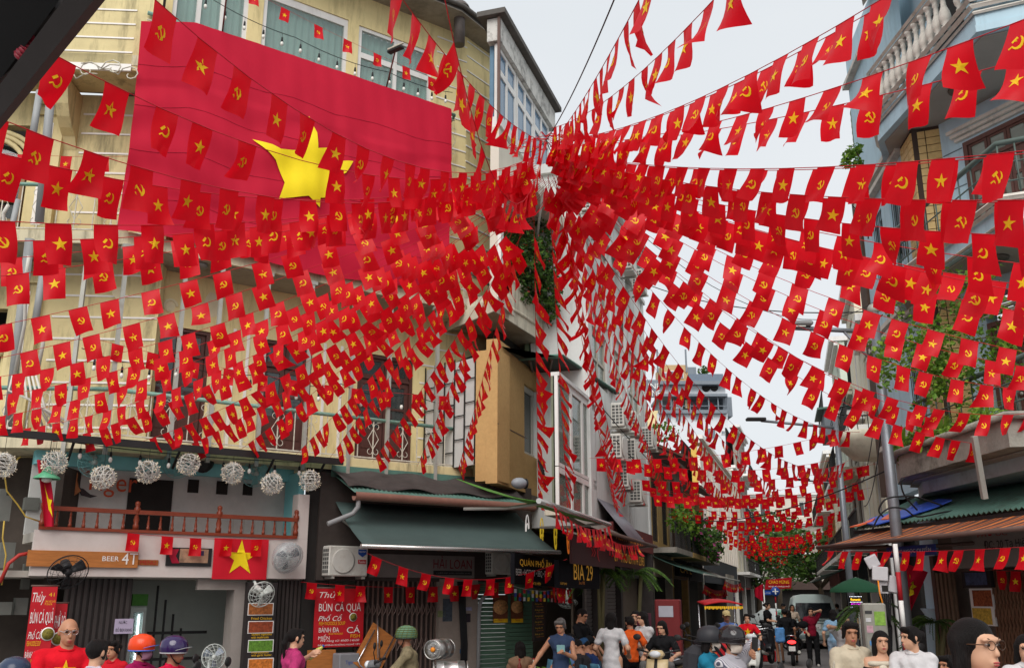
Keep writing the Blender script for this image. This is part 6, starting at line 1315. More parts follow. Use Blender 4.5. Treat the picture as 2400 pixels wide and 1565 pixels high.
# large draped flag behind the pole, meter boxes, palm, white pilaster
t = thing('leaning_flag', 'large star flag hanging slack behind the lamp pole', 'flag', (6.4, 16.2, 1.4)); lf_ = lambda a, b: at(2100 + 75 * a + (8 * b if a < .5 else -60 * b * (a - .3)), 1310 + 30 * a + 95 * b, 16.2 + .12 * math.sin(a * 6 + b * 3))
MB().sheet(lf_, 12, 10).build('cloth', BFR, t); on_surf([(.38, .25), (.52, .42), (.8, .42), (.6, .56), (.55, .8), (.4, .62)], lf_, Vector((0, -.02, 0)), 2).build('star', BFY, t)
mbx = thing('meter_box_cluster', 'cluster of white electricity meter boxes on the striped post', 'meter box', at(2070, 1380, 14)); BW_ = mat('box_white', (196, 194, 196), rough=.5, var=.08)
for x0, y0, x1, y1, d, r_ in ((2030, 1302, 2058, 1328, 14.2, -25), (2045, 1328, 2080, 1360, 14, 6), (2059, 1361, 2080, 1391, 14, 0), (2083, 1350, 2105, 1388, 14.1, 12)):
    p = at((x0 + x1) / 2, (y0 + y1) / 2, d); w_ = (x1 - x0) / FPX * d / 2; h_ = (y1 - y0) / FPX * d / 2; MB(T(*p) @ Matrix.Rotation(R(r_), 4, 'Y') @ rot(R(-20))).rbox(-w_, w_, -.08, .08, -h_, h_, .01).build('box', BW_, mbx)
q = at(2069, 1376, 13.9); MB(T(*q)).box(-.045, .045, -.085, -.081, -.06, .03).build('meter_window', DARK, mbx); xp = at(2085, 1500, 14).x
for k in range(6): MB(T(5.62, 14.4, .25 + k * .4)).lathe([(.035, 0), (.035, .4)], n=10).build('post_band', TXW if k % 2 else TXR, mbx)
wm_ = MB()
for k in range(6): wm_.tube([at(2062 + 5 * k, 1390, 13.9), at(2072 + 3 * k, 1420 + 8 * k, 13.85), at(2070 + 4 * k, 1470, 13.9), at(2080 + 2 * k, 1560, 13.9)], .012, 4)
wm_.build('wires', M_BLK, mbx, kind='stuff'); MB().tube([at(2058, 1360, 13.9), at(2062, 1390, 13.8), at(2068, 1410, 13.8), at(2070, 1440, 13.8)], .012, 5).build('orange_wire', TXO, mbx)
MB(RA.M).box(-.5, -.1, 1.4, 1.8, 0, 3.5).lathe([(.28, .5), (.28, .6), (.22, .65), (.2, 1.6), (.26, 1.7)], c=(-.3, 1.45, 0), n=14).build('pilaster', BLU, BH)
MB(RA.M).box(-.05, .05, 1.25, 1.4, 0, 2.6).build('door_post', BRN, BH)
def palm(label, base, h, n, L, seed, name='areca_palm'):
    t = thing(name, label, 'plant', base); rd_ = random.Random(seed); b = Vector(base); m = MB(); lf2 = MB()
    for k in range(3): a = rd_.uniform(0, 6.28); m.tube([b, b + Vector((.1 * math.cos(a), .1 * math.sin(a), h * .6)), b + Vector((.18 * math.cos(a), .18 * math.sin(a), h))], [.05, .04, .03], 6)
    m.build('stems', mat('palm_stem', (96, 90, 60)), t)
    for k in range(n):
        a = rd_.uniform(0, 6.28); l_ = L * rd_.uniform(.7, 1.1); d = Vector((math.cos(a), math.sin(a), 0)); up = rd_.uniform(.3, .9); c = [b + UPV * h + d * l_ * s + UPV * (up * s - 1.0 * s * s) * l_ for s in [i / 9 for i in range(10)]]; lf2.tube(c, .006, 3); sd__ = d.cross(UPV)
        for i in [q * .5 for q in range(2, 19)]:
            for sg in (-1, 1):
                ci = c[int(i)].lerp(c[min(9, int(i) + 1)], i % 1); tip = ci + sd__ * sg * l_ * .26 * (1.2 - i / 12) + d * l_ * .1 - UPV * .1 * l_; lf2.c = rd_.randint(0, 1); lf2.add([ci + d * .02, ci - d * .02, tip], [(0, 1, 2)])
    lf2.build('fronds', [LF[1], LF[0]], t)
palm('feathery palm behind the white meter boxes', (6.15, 17.3, .2), 1.5, 18, .62, 21); palm('feathery palm fronds beside the white pilaster', (6.9, 16.4, .6), .9, 12, .6, 22)
# ------------------------------------------------------------------ dark awning corner close to the camera, top left
DA = thing('near_awning', 'dark awning underside with steel edge beam and red spring, near top left', 'awning', at(40, 60, 1.6)); NB = mat('near_beam', (56, 50, 48), rough=.6, var=.2); NK = mat('near_dark', (18, 17, 17), rough=.9, var=.1)
B0, B1_ = at(-60, 330, 1.7), at(300, -130, 1.25); bd_ = (B1_ - B0).normalized(); nv_ = Vector((0, 1, .3)).cross(bd_).normalized()
MB().tube([B0, B1_], .022, 4).build('edge_beam', NB, DA); o1 = Vector((-.5, .05, .25))
MB().add([B0 + o1 * .06, B1_ + o1 * .06, B1_ + o1 * 2 + UPV * .1, B0 + o1 * 2 + UPV * .1, B0 + o1 * .06 + UPV * .02, B1_ + o1 * .06 + UPV * .02, B1_ + o1 * 2 + UPV * .12, B0 + o1 * 2 + UPV * .12], [(0, 1, 2, 3), (7, 6, 5, 4), (0, 4, 5, 1), (3, 2, 6, 7), (1, 5, 6, 2), (0, 3, 7, 4)]).build('canvas', NK, DA)
MB().tube([at(-30, 190, 1.6), at(60, 115, 1.55), at(150, 10, 1.4)], .016, 6).build('folding_arm', NB, DA); sp0, sp1 = at(55, 138, 1.5), at(90, 88, 1.48); m = MB(); dd = sp1 - sp0; e1_ = dd.orthogonal().normalized(); e2_ = dd.normalized().cross(e1_)
m.tube([sp0 + dd * (i / 48) + (e1_ * math.cos(i * .85) + e2_ * math.sin(i * .85)) * .013 for i in range(49)], .004, 5); m.build('spring', mat('spring_red', (150, 30, 50), rough=.4), DA)
# ------------------------------------------------------------------ houses further down the street
def house(label, W_, u0, u1, h, floors, wall, trim=WHT, fr=None, gl=None, gf=3.2, cols=2, balc=True, awn=None, sign=None, roof='flat', rmat=None, shop=True, bars=False):
    t = thing('row_house', label, 'house', W_.p((u0 + u1) / 2, 1, 0)); fh = (h - gf) / floors; hs = []; cw = (u1 - u0) / cols
    for f in range(floors):
        for c in range(cols):
            a = u0 + cw * (c + .5); ww = min(.55, cw * .3); hs.append((a - ww, a + ww, gf + f * fh + (.35 if balc else .8), gf + f * fh + fh - .6))
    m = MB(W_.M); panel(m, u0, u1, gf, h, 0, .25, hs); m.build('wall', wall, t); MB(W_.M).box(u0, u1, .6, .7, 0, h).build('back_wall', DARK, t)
    for q in hs: window(W_, *q, .07, t, cols=2, frame=fr or trim, pmat=gl or PANE, f=.06, bars=bars)
    for f in range(1, floors + 1): MB(W_.M).box(u0 - .03, u1 + .03, -.14, -.003, gf + f * fh - .16, gf + f * fh - .02).build('cornice', trim, t)
    if balc:
        for f in range(floors):
            z = gf + f * fh; MB(W_.M).box(u0 + .1, u1 - .1, -.75, -.002, z - .02, z + .14).build('balcony_slab', trim, t); r_ = MB(W_.M)
            r_.box(u0 + .12, u1 - .12, -.74, -.7, z + .85, z + .9).build('balcony_rail', BLKM, t); b_ = MB(W_.M); n = int((u1 - u0) / .16)
            for i in range(n): a = u0 + .14 + (u1 - u0 - .28) * i / n; b_.box(a, a + .015, -.728, -.712, z + .14, z + .85)
            b_.build('balcony_bars', BLKM, t, kind='stuff')
    if shop:
        for a in (u0 + .08, u1 - .08): MB(W_.M).box(a - .12, a + .12, -.02, .2, 0, gf).build('shop_pier', trim, t)
        MB(W_.M).box(u0 + .2, u1 - .2, -.05, .1, 2.5, gf).build('shop_head', mat('shop_head%d' % (int(u1 * 7) % 4), [(70, 54, 48), (96, 40, 40), (54, 60, 66), (110, 100, 84)][int(u1 * 7) % 4], var=.2), t)
    if awn:
        MB(W_.M).sheet(lambda a, b: (u0 + .05 + (u1 - u0 - .1) * a, -1.5 + 1.5 * b, 2.55 + .55 * b - .05 * math.sin(b * PI)), 8, 4, .01).build('awning', awn, t); MB(W_.M).tube([(u0, -1.52, 2.54), (u1, -1.52, 2.54)], .03, 5).build('awning_bar', STEEL, t)
    if sign: MB(W_.M).box(u0 + .3, u1 - .3, -.22, -.06, 2.6, 3.1).build('sign_board', sign[1], t); text(sign[0], (u1 - u0 - .8), .3, t, WM[t].inverted() @ W_.at(u0 + .4, -.23, 2.7), sign[2])
    if roof == 'slope': MB(W_.M).hexa([(u0 - .1, -.7, h - .1), (u1 + .1, -.7, h - .1), (u1 + .1, 3, h + 1.6), (u0 - .1, 3, h + 1.6), (u0 - .1, -.7, h), (u1 + .1, -.7, h), (u1 + .1, 3, h + 1.72), (u0 - .1, 3, h + 1.72)]).build('roof', rmat or ROOF, t)
    else: MB(W_.M).box(u0 - .08, u1 + .08, -.3, .4, h, h + .18).build('roof_edge', trim, t)
    return t
OCW = mat('old_ochre', (176, 146, 92), rough=.9, var=.2, stain=(70, 60, 44), stain_amt=.8, streak=True); GRW = mat('old_grey', (150, 144, 134), rough=.9, var=.15, stain=(70, 66, 60), stain_amt=.7, streak=True); WDK = mat('old_wood', (74, 54, 42), rough=.8, var=.2)
TILR = mat('roof_tiles_old', (92, 66, 54), rough=.9, var=.25, scale=6, bump=.5, bscale=14)
DGA = mat('awning_bottle', (62, 92, 82), rough=.8, var=.12); CREAMW = mat('cream_house', (222, 214, 192), rough=.85, var=.06, stain=(150, 140, 116), stain_amt=.5, streak=True)
house('low old ochre house with dark tiled roof past the white house', SL, 3.4, 7.4, 6.1, 1, OCW, GRW, WDK, cols=2, roof='slope', rmat=TILR, awn=DGA, bars=True)
house('old grey house with wooden balcony, third past the white house', SL, 7.5, 11.4, 6.6, 1, GRW, OCW, WDK, cols=2, roof='slope', rmat=TILR, awn=DGA, sign=('CAFE', SGK, TXY))
house('weathered house with dark shutters before the yellow pilaster house', SL, 11.5, 16.4, 6.0, 1, OCW, GRW, WDK, cols=3, roof='slope', rmat=TILR, awn=GREYA)
yp = house('long yellow house with tall white pilasters down the street', SL, 16.6, 34, 8.6, 1, mat('bright_yellow', (226, 188, 96), rough=.9, var=.08, stain=(150, 124, 70), stain_amt=.4, streak=True), LINE, WDK, gf=3.6, cols=7, balc=False, awn=None)
for i in range(15): u = 16.7 + i * 1.22; MB(SL.M).box(u, u + .3, -.12, -.004, 3.6, 8.3).build('pilaster', LINE, yp)
house('narrow pale house beyond the yellow pilaster house', SL, 34.2, 40, 9.5, 2, CREAMW, WHT, cols=2, balc=True); house('tall grey far house on the left of the street end', SL, 40.2, 48, 13, 3, GRW, WHT, cols=2, balc=True)
t = thing('bougainvillea', 'pink flowering bougainvillea hanging over the old left roofs', 'plant', SL.p(9, -1, 3.2)); bb = [(SL.p(u, -.8, z), (.55, .4, r_ * .8)) for u, z, r_ in ((8.5, 4.0, .6), (9.6, 3.7, .5), (11, 3.9, .6), (12.4, 3.6, .6), (13.5, 4.2, .5), (7.4, 4.4, .4))]
leaves('foliage', bb, 1500, .11, LF, t, 31); leaves('flowers', bb, 260, .09, FLP, t, 32)
t = thing('hanging_greenery', 'green plants on the balcony of the old ochre house', 'plant', SL.p(5, -.7, 4)); leaves('foliage', [(SL.p(4 + k * .8, -.7, 4.1 + .5 * (k % 2)), (.35, .3, .35)) for k in range(5)] + [(SL.p(4.2, -.4, 6.9), (.5, .3, .35))], 700, .09, LFY, t, 33)
# far hotel
HT = Wall(13.3, 95, 90); ht = thing('far_hotel', 'tall white hotel with dark roof terraces far behind the left row', 'hotel', (17, 95, 0))
HW_ = mat('hotel_white', (214, 218, 222), rough=.85, var=.05); HD = mat('hotel_hazed_grey', (124, 132, 140), rough=.8, var=.15); HG = glass('hotel_glass', (110, 124, 136), alpha=.95)  # grey of the dark bands is lightened: distance haze put into the colour
def hb(x0, y0, x1, y1, v, th, nm, mt): return wbox(HT, x0, y0, x1, y1, v, th, nm, mt, ht)
hb(1545, 968, 1712, 1200, 0, 6, 'lower_block', HW_); hb(1550, 900, 1700, 924, .5, 5, 'upper_block', HW_); hb(1512, 962, 1560, 1100, .4, 5, 'side_block', mat('hotel_cream', (226, 208, 160), var=.06)); hb(1545, 926, 1706, 966, 2, 4, 'terrace_back', HD)
for y0, y1, v in ((892, 900, -.4), (922, 928, -.6), (960, 968, -.5)): hb(1545, y0, 1705, y1, v, 6, 'dark_band', HD)
hb(1550, 855, 1612, 892, 1, 4, 'roof_hut', mat('hut_tan', (190, 160, 120), var=.1)); hb(1612, 860, 1632, 880, 1, 2, 'water_tank', HD); hb(1615, 876, 1695, 893, .2, 5, 'roof_terrace', mat('hotel_blueglass', (110, 122, 136), var=.1)); hb(1695, 930, 1716, 975, .5, 3, 'side_frame', HD)
for x0, y0, x1, y1 in ((1560, 970, 1574, 988), (1582, 968, 1598, 988), (1618, 965, 1640, 985), (1652, 962, 1672, 982), (1560, 995, 1575, 1008), (1652, 1002, 1678, 1028), (1690, 1008, 1700, 1018), (1640, 1060, 1665, 1085), (1600, 1050, 1625, 1075), (1568, 903, 1584, 909), (1556, 872, 1566, 887), (1572, 868, 1584, 886), (1590, 868, 1602, 886)):
    w_ = hb(x0, y0, x1, y1, -.06 if y0 > 960 else (.4 if y0 > 895 else .9), .05, 'window', TXW); hb(x0 + 1.5, y0 + 1.5, (x0 + x1) / 2 - .5, y1 - 1.5, -.1 if y0 > 960 else (.36 if y0 > 895 else .86), .03, 'pane', HG); hb((x0 + x1) / 2 + .5, y0 + 1.5, x1 - 1.5, y1 - 1.5, -.1 if y0 > 960 else (.36 if y0 > 895 else .86), .03, 'pane', HG)
for x in range(1550, 1706, 22): hb(x, 928, x + 2.5, 962, -.2, .15, 'terrace_post', HD)
hb(1545, 950, 1705, 951.5, -.25, .1, 'terrace_rail', HD); hb(1606, 937, 1613, 956, .5, .5, 'gas_bottle', mat('pale_tank', (206, 204, 170))); hb(1578, 938, 1600, 958, .6, .5, 'terrace_door', HW_)
for x, y in ((1655, 896), (1674, 895)): u, z = HT.px(x, y + 12, .4); MB(HT.M).lathe([(0, .38), (.42, .4), (.42, .6)], c=(u, 0, z), axis=1, n=14).build('vent_fan', DARK, ht)
hb(1508, 890, 1548, 930, .2, .3, 'sign_board', HD); wtext(HT, 'INE', 1520, 898, 1547, 911, .1, ht, TXW); wtext(HT, 'NINE', 1511, 914, 1548, 928, .1, ht, TXW)
for x in (1541, 1608): u, z = HT.px(x, 850, 1); MB(HT.M).box(u - .08, u + .08, .9, 1.06, z - 1, z + 1.4).build('mast', HD, ht)
t = thing('roof_shrub', 'small shrub on the hotel roof terrace', 'plant', HT.p(*[HT.px(1650, 875, 1)[0], 1, HT.px(1650, 875, 1)[1]])); p = HT.p(HT.px(1650, 868, 1)[0], 1, HT.px(1650, 868, 1)[1]); leaves('foliage', [(p, (.7, .5, .5))], 120, .2, LF, t, 35)
# right row
house('cream house with black balcony rails behind the lamp pole', SR, -7.6, -4.0, 11.0, 2, CREAMW, WHT, cols=1, balc=True, awn=None); house('dark shuttered house with overhanging attic further right row', SR, -12.4, -7.8, 8.6, 2, GRW, CREAMW, WDK, cols=2, balc=True, awn=DGA); house('pale green tall house in the right row', SR, -18, -12.6, 11.5, 3, mat('pale_green_house', (196, 206, 190), rough=.9, var=.08), WHT, cols=2, balc=True, awn=GREYA)
house('low cream house far along the right row', SR, -26, -18.2, 7.5, 1, CREAMW, WHT, cols=3, awn=DGA); house('far ochre house at the right street end', SR, -38, -26.2, 9.0, 2, OCW, WHT, cols=4); house('nearest cream house of the right row, mostly hidden by the pole', SR, -3.9, -.6, 9.0, 2, CREAMW, WHT, cols=1, balc=True)
ob = thing('attic_box', 'dark boxed balcony with tin lid sticking out over the right row', 'balcony', at(1975, 990, 30)); c = at(1972, 990, 31); MB(T(*c) @ rot(R(-15))).box(-.55, .6, -.6, 1.5, -.5, .35).build('box', HD, ob); MB(T(*c) @ rot(R(-15))).hexa([(-.75, -.8, .32), (.7, -.8, .4), (.7, 1.6, .4), (-.75, 1.6, .32), (-.75, -.8, .38), (.7, -.8, .46), (.7, 1.6, .46), (-.75, 1.6, .38)]).build('lid', TIN, ob)
rb = thing('round_balcony', 'rounded cream balcony with black iron rail behind the lamp pole', 'balcony', at(2040, 1040, 26)); c = at(2045, 1030, 25); MB(T(*c)).lathe([(.55, -.5), (.75, -.3), (.95, -.12), (1.0, 0), (1.0, .12), (.92, .16)], n=20).build('bowl', CREAMW, rb); m = MB(T(*c))
for k in range(22): a = k * 2 * PI / 22; m.tube([(.92 * math.cos(a), .92 * math.sin(a), .15), (1.0 * math.cos(a), 1.0 * math.sin(a), .45), (.9 * math.cos(a), .9 * math.sin(a), .8)], .012, 4)
m.ring((0, 0, .8), .9, .02, 22, 2, 5); m.build('rail', BLKM, rb)
# second street pole and lamps
for k, (x, Y_, z_, l_) in enumerate(((8.35, 24.5, 6.4, 'second street pole with lamp arm, down the right side'), (12.9, 36, 6.2, 'third street pole far down the right side'))):
    t = thing('street_lamp', l_, 'street lamp', (x, Y_, 0)); MB(T(x, Y_, 0)).lathe([(.1, 0), (.07, z_)], n=10).build('pole', POLE, t); MB().tube([(x, Y_, z_ - .3), (x - 1.9, Y_ + .1, z_ - .1)], .035, 6).build('arm', POLE, t); MB(T(x - 2.0, Y_, z_ - .08)).rbox(-.3, .2, -.1, .1, -.04, .04, .02).build('head', BLKM, t)
# street end: closing buildings and trees
EN = Wall(14, 84, 88); house('pale facade closing the far street end', EN, -2, 7, 9.5, 2, HW_, WHT, cols=4, balc=True); house('grey facade at the right of the street end', EN, 7.2, 16, 8, 2, GRW, WHT, cols=4, balc=False); house('far beige block behind the street end trees', Wall(20, 100, 92), -4, 20, 12, 3, BEI, WHT, cols=6, balc=False)
def tree(label, x, y, h, blobs, n, seed, size=.22):
    t = thing('street_tree', label, 'tree', (x, y, 0)); m = MB(); m.tube([(x, y, 0), (x + .1, y, h * .35), (x - .1, y, h * .6)], [.22, .16, .1], 8); rd_ = random.Random(seed)
    for b in blobs: c = Vector(b[0]); m.tube([(x + .05, y, h * .4), (x + (c.x - x) * .5, y + (c.y - y) * .5, h * .55), c], [.09, .06, .03], 5)
    m.build('trunk', mat('bark', (84, 72, 58), rough=.95, var=.25, bump=.4), t); leaves('crown', blobs, n, size, LF, t, seed)
def crown(x, y, z, s, seed):
    rd_ = random.Random(seed); return [((x + rd_.uniform(-1.6, 1.6) * s, y + rd_.uniform(-1.2, 1.2) * s, z + rd_.uniform(-.8, 1.0) * s), (rd_.uniform(.7, 1.2) * s, rd_.uniform(.7, 1.2) * s, rd_.uniform(.5, .8) * s)) for _ in range(9)]
tree('leafy tree right of centre at the street end', 19.2, 62, 6, crown(19.2, 62, 4.6, 1.3, 1), 1900, 41); tree('leafy tree behind the red banner at the street end', 17.3, 70, 6, crown(17.3, 70, 4.4, 1.5, 2), 1700, 42); tree('rounded tree at the right side of the street end', 22.0, 66, 6, crown(22.0, 66, 4.2, 1.4, 3), 1700, 43); tree('tall tree rising over the far roofs', 20.4, 76, 8, crown(20.4, 76, 6.6, 1.4, 5), 1500, 44)
# red banner, no-entry type sign, blue street plate, umbrella, led sign, hanging flags
t = thing('red_street_banner', 'red propaganda banner with yellow lettering across the far street', 'banner', at(1823, 1365, 50)); q = [at(1796, 1358, 50), at(1856, 1352, 50), at(1854, 1378, 50), at(1793, 1380, 50)]; MB().ext(q, (0, .05, 0)).build('cloth', BANR, t); text('CHÀO MỪNG', 1.05, .22, t, WM[t].inverted() @ T(*(at(1802, 1367, 49.9))), TXY); text('ĐẢNG BỘ THÀNH PHỐ', 1.1, .12, t, WM[t].inverted() @ T(*(at(1801, 1376, 49.9))), TXW)
t = thing('road_sign', 'round blue road sign on a red and white striped post', 'road sign', at(1818, 1440, 40)); p = at(1817, 1385, 40); MB(T(p.x, p.y, p.z)).lathe([(0, -.02), (.19, -.02), (.19, .02), (0, .02)], axis=1, n=22).build('disc', TXB, t); MB(T(p.x, p.y - .03, p.z)).box(-.025, .025, -.004, .0, -.12, .12).box(-.12, -.03, -.004, 0, -.02, .02).box(.03, .12, -.004, 0, -.02, .02).build('symbol', TXW, t)
for k in range(7): MB(T(p.x, p.y + .05, k * .33)).lathe([(.03, 0), (.03, .33)], n=8).build('post_band', TXR if k % 2 else TXW, t)
t = thing('blue_street_plate', 'small blue street plate beside the round road sign', 'sign', at(1800, 1388, 41)); MB(T(*at(1800, 1388, 41))).box(-.14, .14, -.01, .01, -.09, .09).build('plate', TXB, t); text('HÀNG BẠC', .22, .06, t, T(-.11, -.015, -.04), TXW)
t = thing('drooping_flag', 'red flag drooping from a pole over the left pavement', 'flag', at(1778, 1400, 30)); fl = lambda a, b: at(1769 + 20 * a, 1366 + (1 - a) * 0 + b * (18 + 26 * a) + (1 - a) * 12, 30 + .1 * math.sin(a * 6)); MB().sheet(fl, 8, 6).build('cloth', BFR, t); MB().tube([at(1786, 1366, 30.1), at(1790, 1412, 30.1)], .015, 5).build('pole', STEEL, t)
t = thing('green_umbrella', 'green market umbrella on the right side of the street', 'umbrella', at(2003, 1400, 22)); p = at(2006, 1362, 22); MB(T(*p)).lathe([(.62, -.24), (.6, -.16), (.3, .0), (0, .1)], n=10, cap=False).build('canopy', mat('umbrella_green', (34, 84, 56), rough=.8, var=.1, transl=.2), t); MB().tube([p + UPV * .1, Vector((p.x, p.y, 0))], .02, 6).build('pole', STEEL, t)
t = thing('led_sign', 'small lit sign with rows of white and purple lamps at right', 'sign', at(2006, 1415, 20)); c = at(2006, 1414, 20); MB(T(*c)).box(-.13, .13, 0, .05, -.16, .16).build('board', SGK, t); LEDs = [mat('led_y', (255, 190, 40), emit=1.5, var=0), mat('led_p', (220, 40, 220), emit=1.5, var=0), mat('led_b', (40, 90, 255), emit=1.5, var=0), mat('led_w', (240, 245, 255), emit=1.5, var=0)]
for k, tx in enumerate(('Romantic', 'BÚN CHẢ', '24h')): text(tx, .2, .05, t, T(-.1, -.01, .07 - .09 * k), LEDs[k])
m = MB(T(*c))
for k in range(9):
    for z in (.14, .03, -.07): m.box(-.12 + .03 * k, -.11 + .03 * k, -.012, -.002, z, z + .01)
m.build('lamps', LEDs[3], t, kind='stuff')
t = thing('utility_cabinet', 'grey street cabinet covered with stickers and posters', 'cabinet', at(2050, 1480, 13.2)); c = at(2047, 1416, 13.2); cx, cy_ = c.x, c.y; MB(T(cx, cy_, 0) @ rot(R(-12))).rbox(-.16, .14, -.12, .2, 0, c.z + .02, .02).build('body', mat('cabinet_grey', (150, 148, 138), rough=.7, var=.15, stain=(80, 80, 76), stain_amt=.6), t)
for k, (x, z, w_, h_, cc) in enumerate(((.05, 1.62, .14, .18, (130, 170, 70)), (-.09, 1.7, .09, .04, (60, 60, 60)), (-.1, 1.6, .07, .05, (200, 200, 200)), (-.09, 1.48, .08, .09, (190, 150, 160)), (.02, 1.38, .08, .1, (170, 160, 120)), (-.06, 1.3, .1, .06, (80, 130, 180)))): MB(T(cx, cy_, 0) @ rot(R(-12))).box(x - w_ / 2, x + w_ / 2, -.126, -.121, z - h_ / 2, z + h_ / 2).build('sticker', mat('sticker%d' % k, cc, var=.4, scale=20), t)
# overhead cables along the street
for k, (a, b, s_) in enumerate(((SL.p(-5, -.4, 6.0), SL.p(30, -.4, 6.2), .7), (SL.p(-4, -.5, 5.4), SL.p(30, -.5, 5.5), .6), (Vector((6.13, 15.6, 5.5)), Vector((12.9, 36, 5.9)), .5), (Vector((6.13, 15.6, 4.9)), Vector((12.9, 36, 5.3)), .7), (Vector((6.13, 15.6, 3.9)), SL.p(6, -.4, 4.4), .4), (at(1500, 660, 26), at(2043, 730, 16.6), .3))):
    wire('overhead_cable', cat_curve(a, b, s_), .012, M_BLK, ['upper black cable along the left house row', 'lower black cable along the left house row', 'upper black cable from the lamp pole down the right row', 'lower black cable from the lamp pole down the right row', 'black cable crossing the street behind the lamp pole', 'thin cable across the open sky to the lamp'][k])
kn = thing('edx_wall', 'pale painted wall with blue EDX letters and a poster down the left side', 'wall', SL.p(14, -.2, 0)); u, z = SL.px(1715, 1375, -.3); MB(SL.M).box(u - 2.2, u + 1.8, -.3, -.2, 0, 3.0).build('wall', GRW, kn); text('EDX', 1.3, .26, kn, WM[kn].inverted() @ SL.at(u - .6, -.31, z - .1), TXB); MB(SL.M).box(u + .6, u + 1.5, -.31, -.302, 1.1, 2.1).build('poster', mat('poster_purple', (70, 40, 84), var=.5, scale=5), kn); text('ODEINE', .7, .14, kn, WM[kn].inverted() @ SL.at(u + .7, -.32, 1.9), TXW)
bunting('cluster of small flags hung under the far left awnings', SL.p(9, -1.6, 2.45), SL.p(16, -1.6, 2.45), .1, step=.24, perp=.1, kinds=(0,), curl=.05, join=True)
bunting('second cluster of small flags in the shade of the far left awnings', SL.p(7, -1.1, 2.3), SL.p(15, -1.1, 2.25), .15, step=.24, perp=.1, kinds=(0,), curl=.05, join=True)
# ------------------------------------------------------------------ people: signed-distance bodies meshed with surface nets
def rcap(P, a, b, ra, rb, sy=1.0):
    a = np.array(a, np.float32); b = np.array(b, np.float32); ba = b - a
    if sy != 1: s = np.array([1, 1 / sy, 1], np.float32); P = P * s; a = a * s; ba = (b * s) - a
    L = max(1e-9, float(ba @ ba)); t = np.clip(((P - a) @ ba) / L, 0, 1); d = np.linalg.norm(P - a - t[..., None] * ba, axis=-1) - (ra + (rb - ra) * t)
    return d * (sy if sy < 1 else 1)
def rell(P, c, r):
    q = (P - np.array(c, np.float32)) / np.array(r, np.float32); k0 = np.linalg.norm(q, axis=-1); k1 = np.linalg.norm(q / np.array(r, np.float32), axis=-1); return k0 * (k0 - 1) / np.maximum(k1, 1e-6)
def sdf(prims, h, k=.03, cuts=(), wr=0):
    lo = np.full(3, 9e9); hi = -lo; bx = []
    for p in prims:
        if p[0] == 'c': pts = np.array([p[1], p[2]]); r = max(p[3], p[4]); l, u = pts.min(0) - r, pts.max(0) + r
        else: l, u = np.array(p[1]) - np.array(p[2]), np.array(p[1]) + np.array(p[2])
        bx.append((l, u))
        if not (len(p) > 6 and p[6] == '-') and not (p[0] == 'e' and len(p) > 3 and p[3] == '-'): lo = np.minimum(lo, l); hi = np.maximum(hi, u)
    lo = lo - 3 * h; n = np.ceil((hi - lo) / h).astype(int) + 4; D = np.full(n, .3, np.float32); ax = [lo[i] + h * np.arange(n[i]) for i in range(3)]
    for p, (l, u) in zip(prims, bx):
        m = k + 3 * h; i0 = np.clip(((l - m - lo) / h).astype(int), 0, n - 1); i1 = np.clip(((u + m - lo) / h).astype(int) + 2, 1, n)
        if (i1 <= i0).any(): continue
        sl_ = tuple(slice(a, b) for a, b in zip(i0, i1)); P = np.stack(np.meshgrid(*[ax[i][sl_[i]] for i in range(3)], indexing='ij'), -1).astype(np.float32)
        sub = False
        if p[0] == 'c': d = rcap(P, p[1], p[2], p[3], p[4], p[5] if len(p) > 5 else 1.0); kk = k
        else: d = rell(P, p[1], p[2]); sub = len(p) > 3 and p[3] == '-'; kk = p[4] if len(p) > 4 else k
        A = D[sl_]
        if sub: hh = np.clip(.5 - .5 * (A + d) / kk, 0, 1); D[sl_] = A * (1 - hh) - d * hh + kk * hh * (1 - hh)
        else: hh = np.clip(.5 + .5 * (A - d) / kk, 0, 1); D[sl_] = A * (1 - hh) + d * hh - kk * hh * (1 - hh)
    if cuts or wr:
        P = np.stack(np.meshgrid(*ax, indexing='ij'), -1).astype(np.float32)
        if wr: D = D + wr * (np.sin(P[..., 2] * 37 + P[..., 0] * 23 + 2 * np.sin(P[..., 1] * 19)) * np.sin(P[..., 0] * 31 - P[..., 2] * 13)).astype(np.float32)
        for pt, nr in cuts: D = np.maximum(D, (P - np.array(pt, np.float32)) @ np.array(nr, np.float32))
    return nets(D, lo, h)
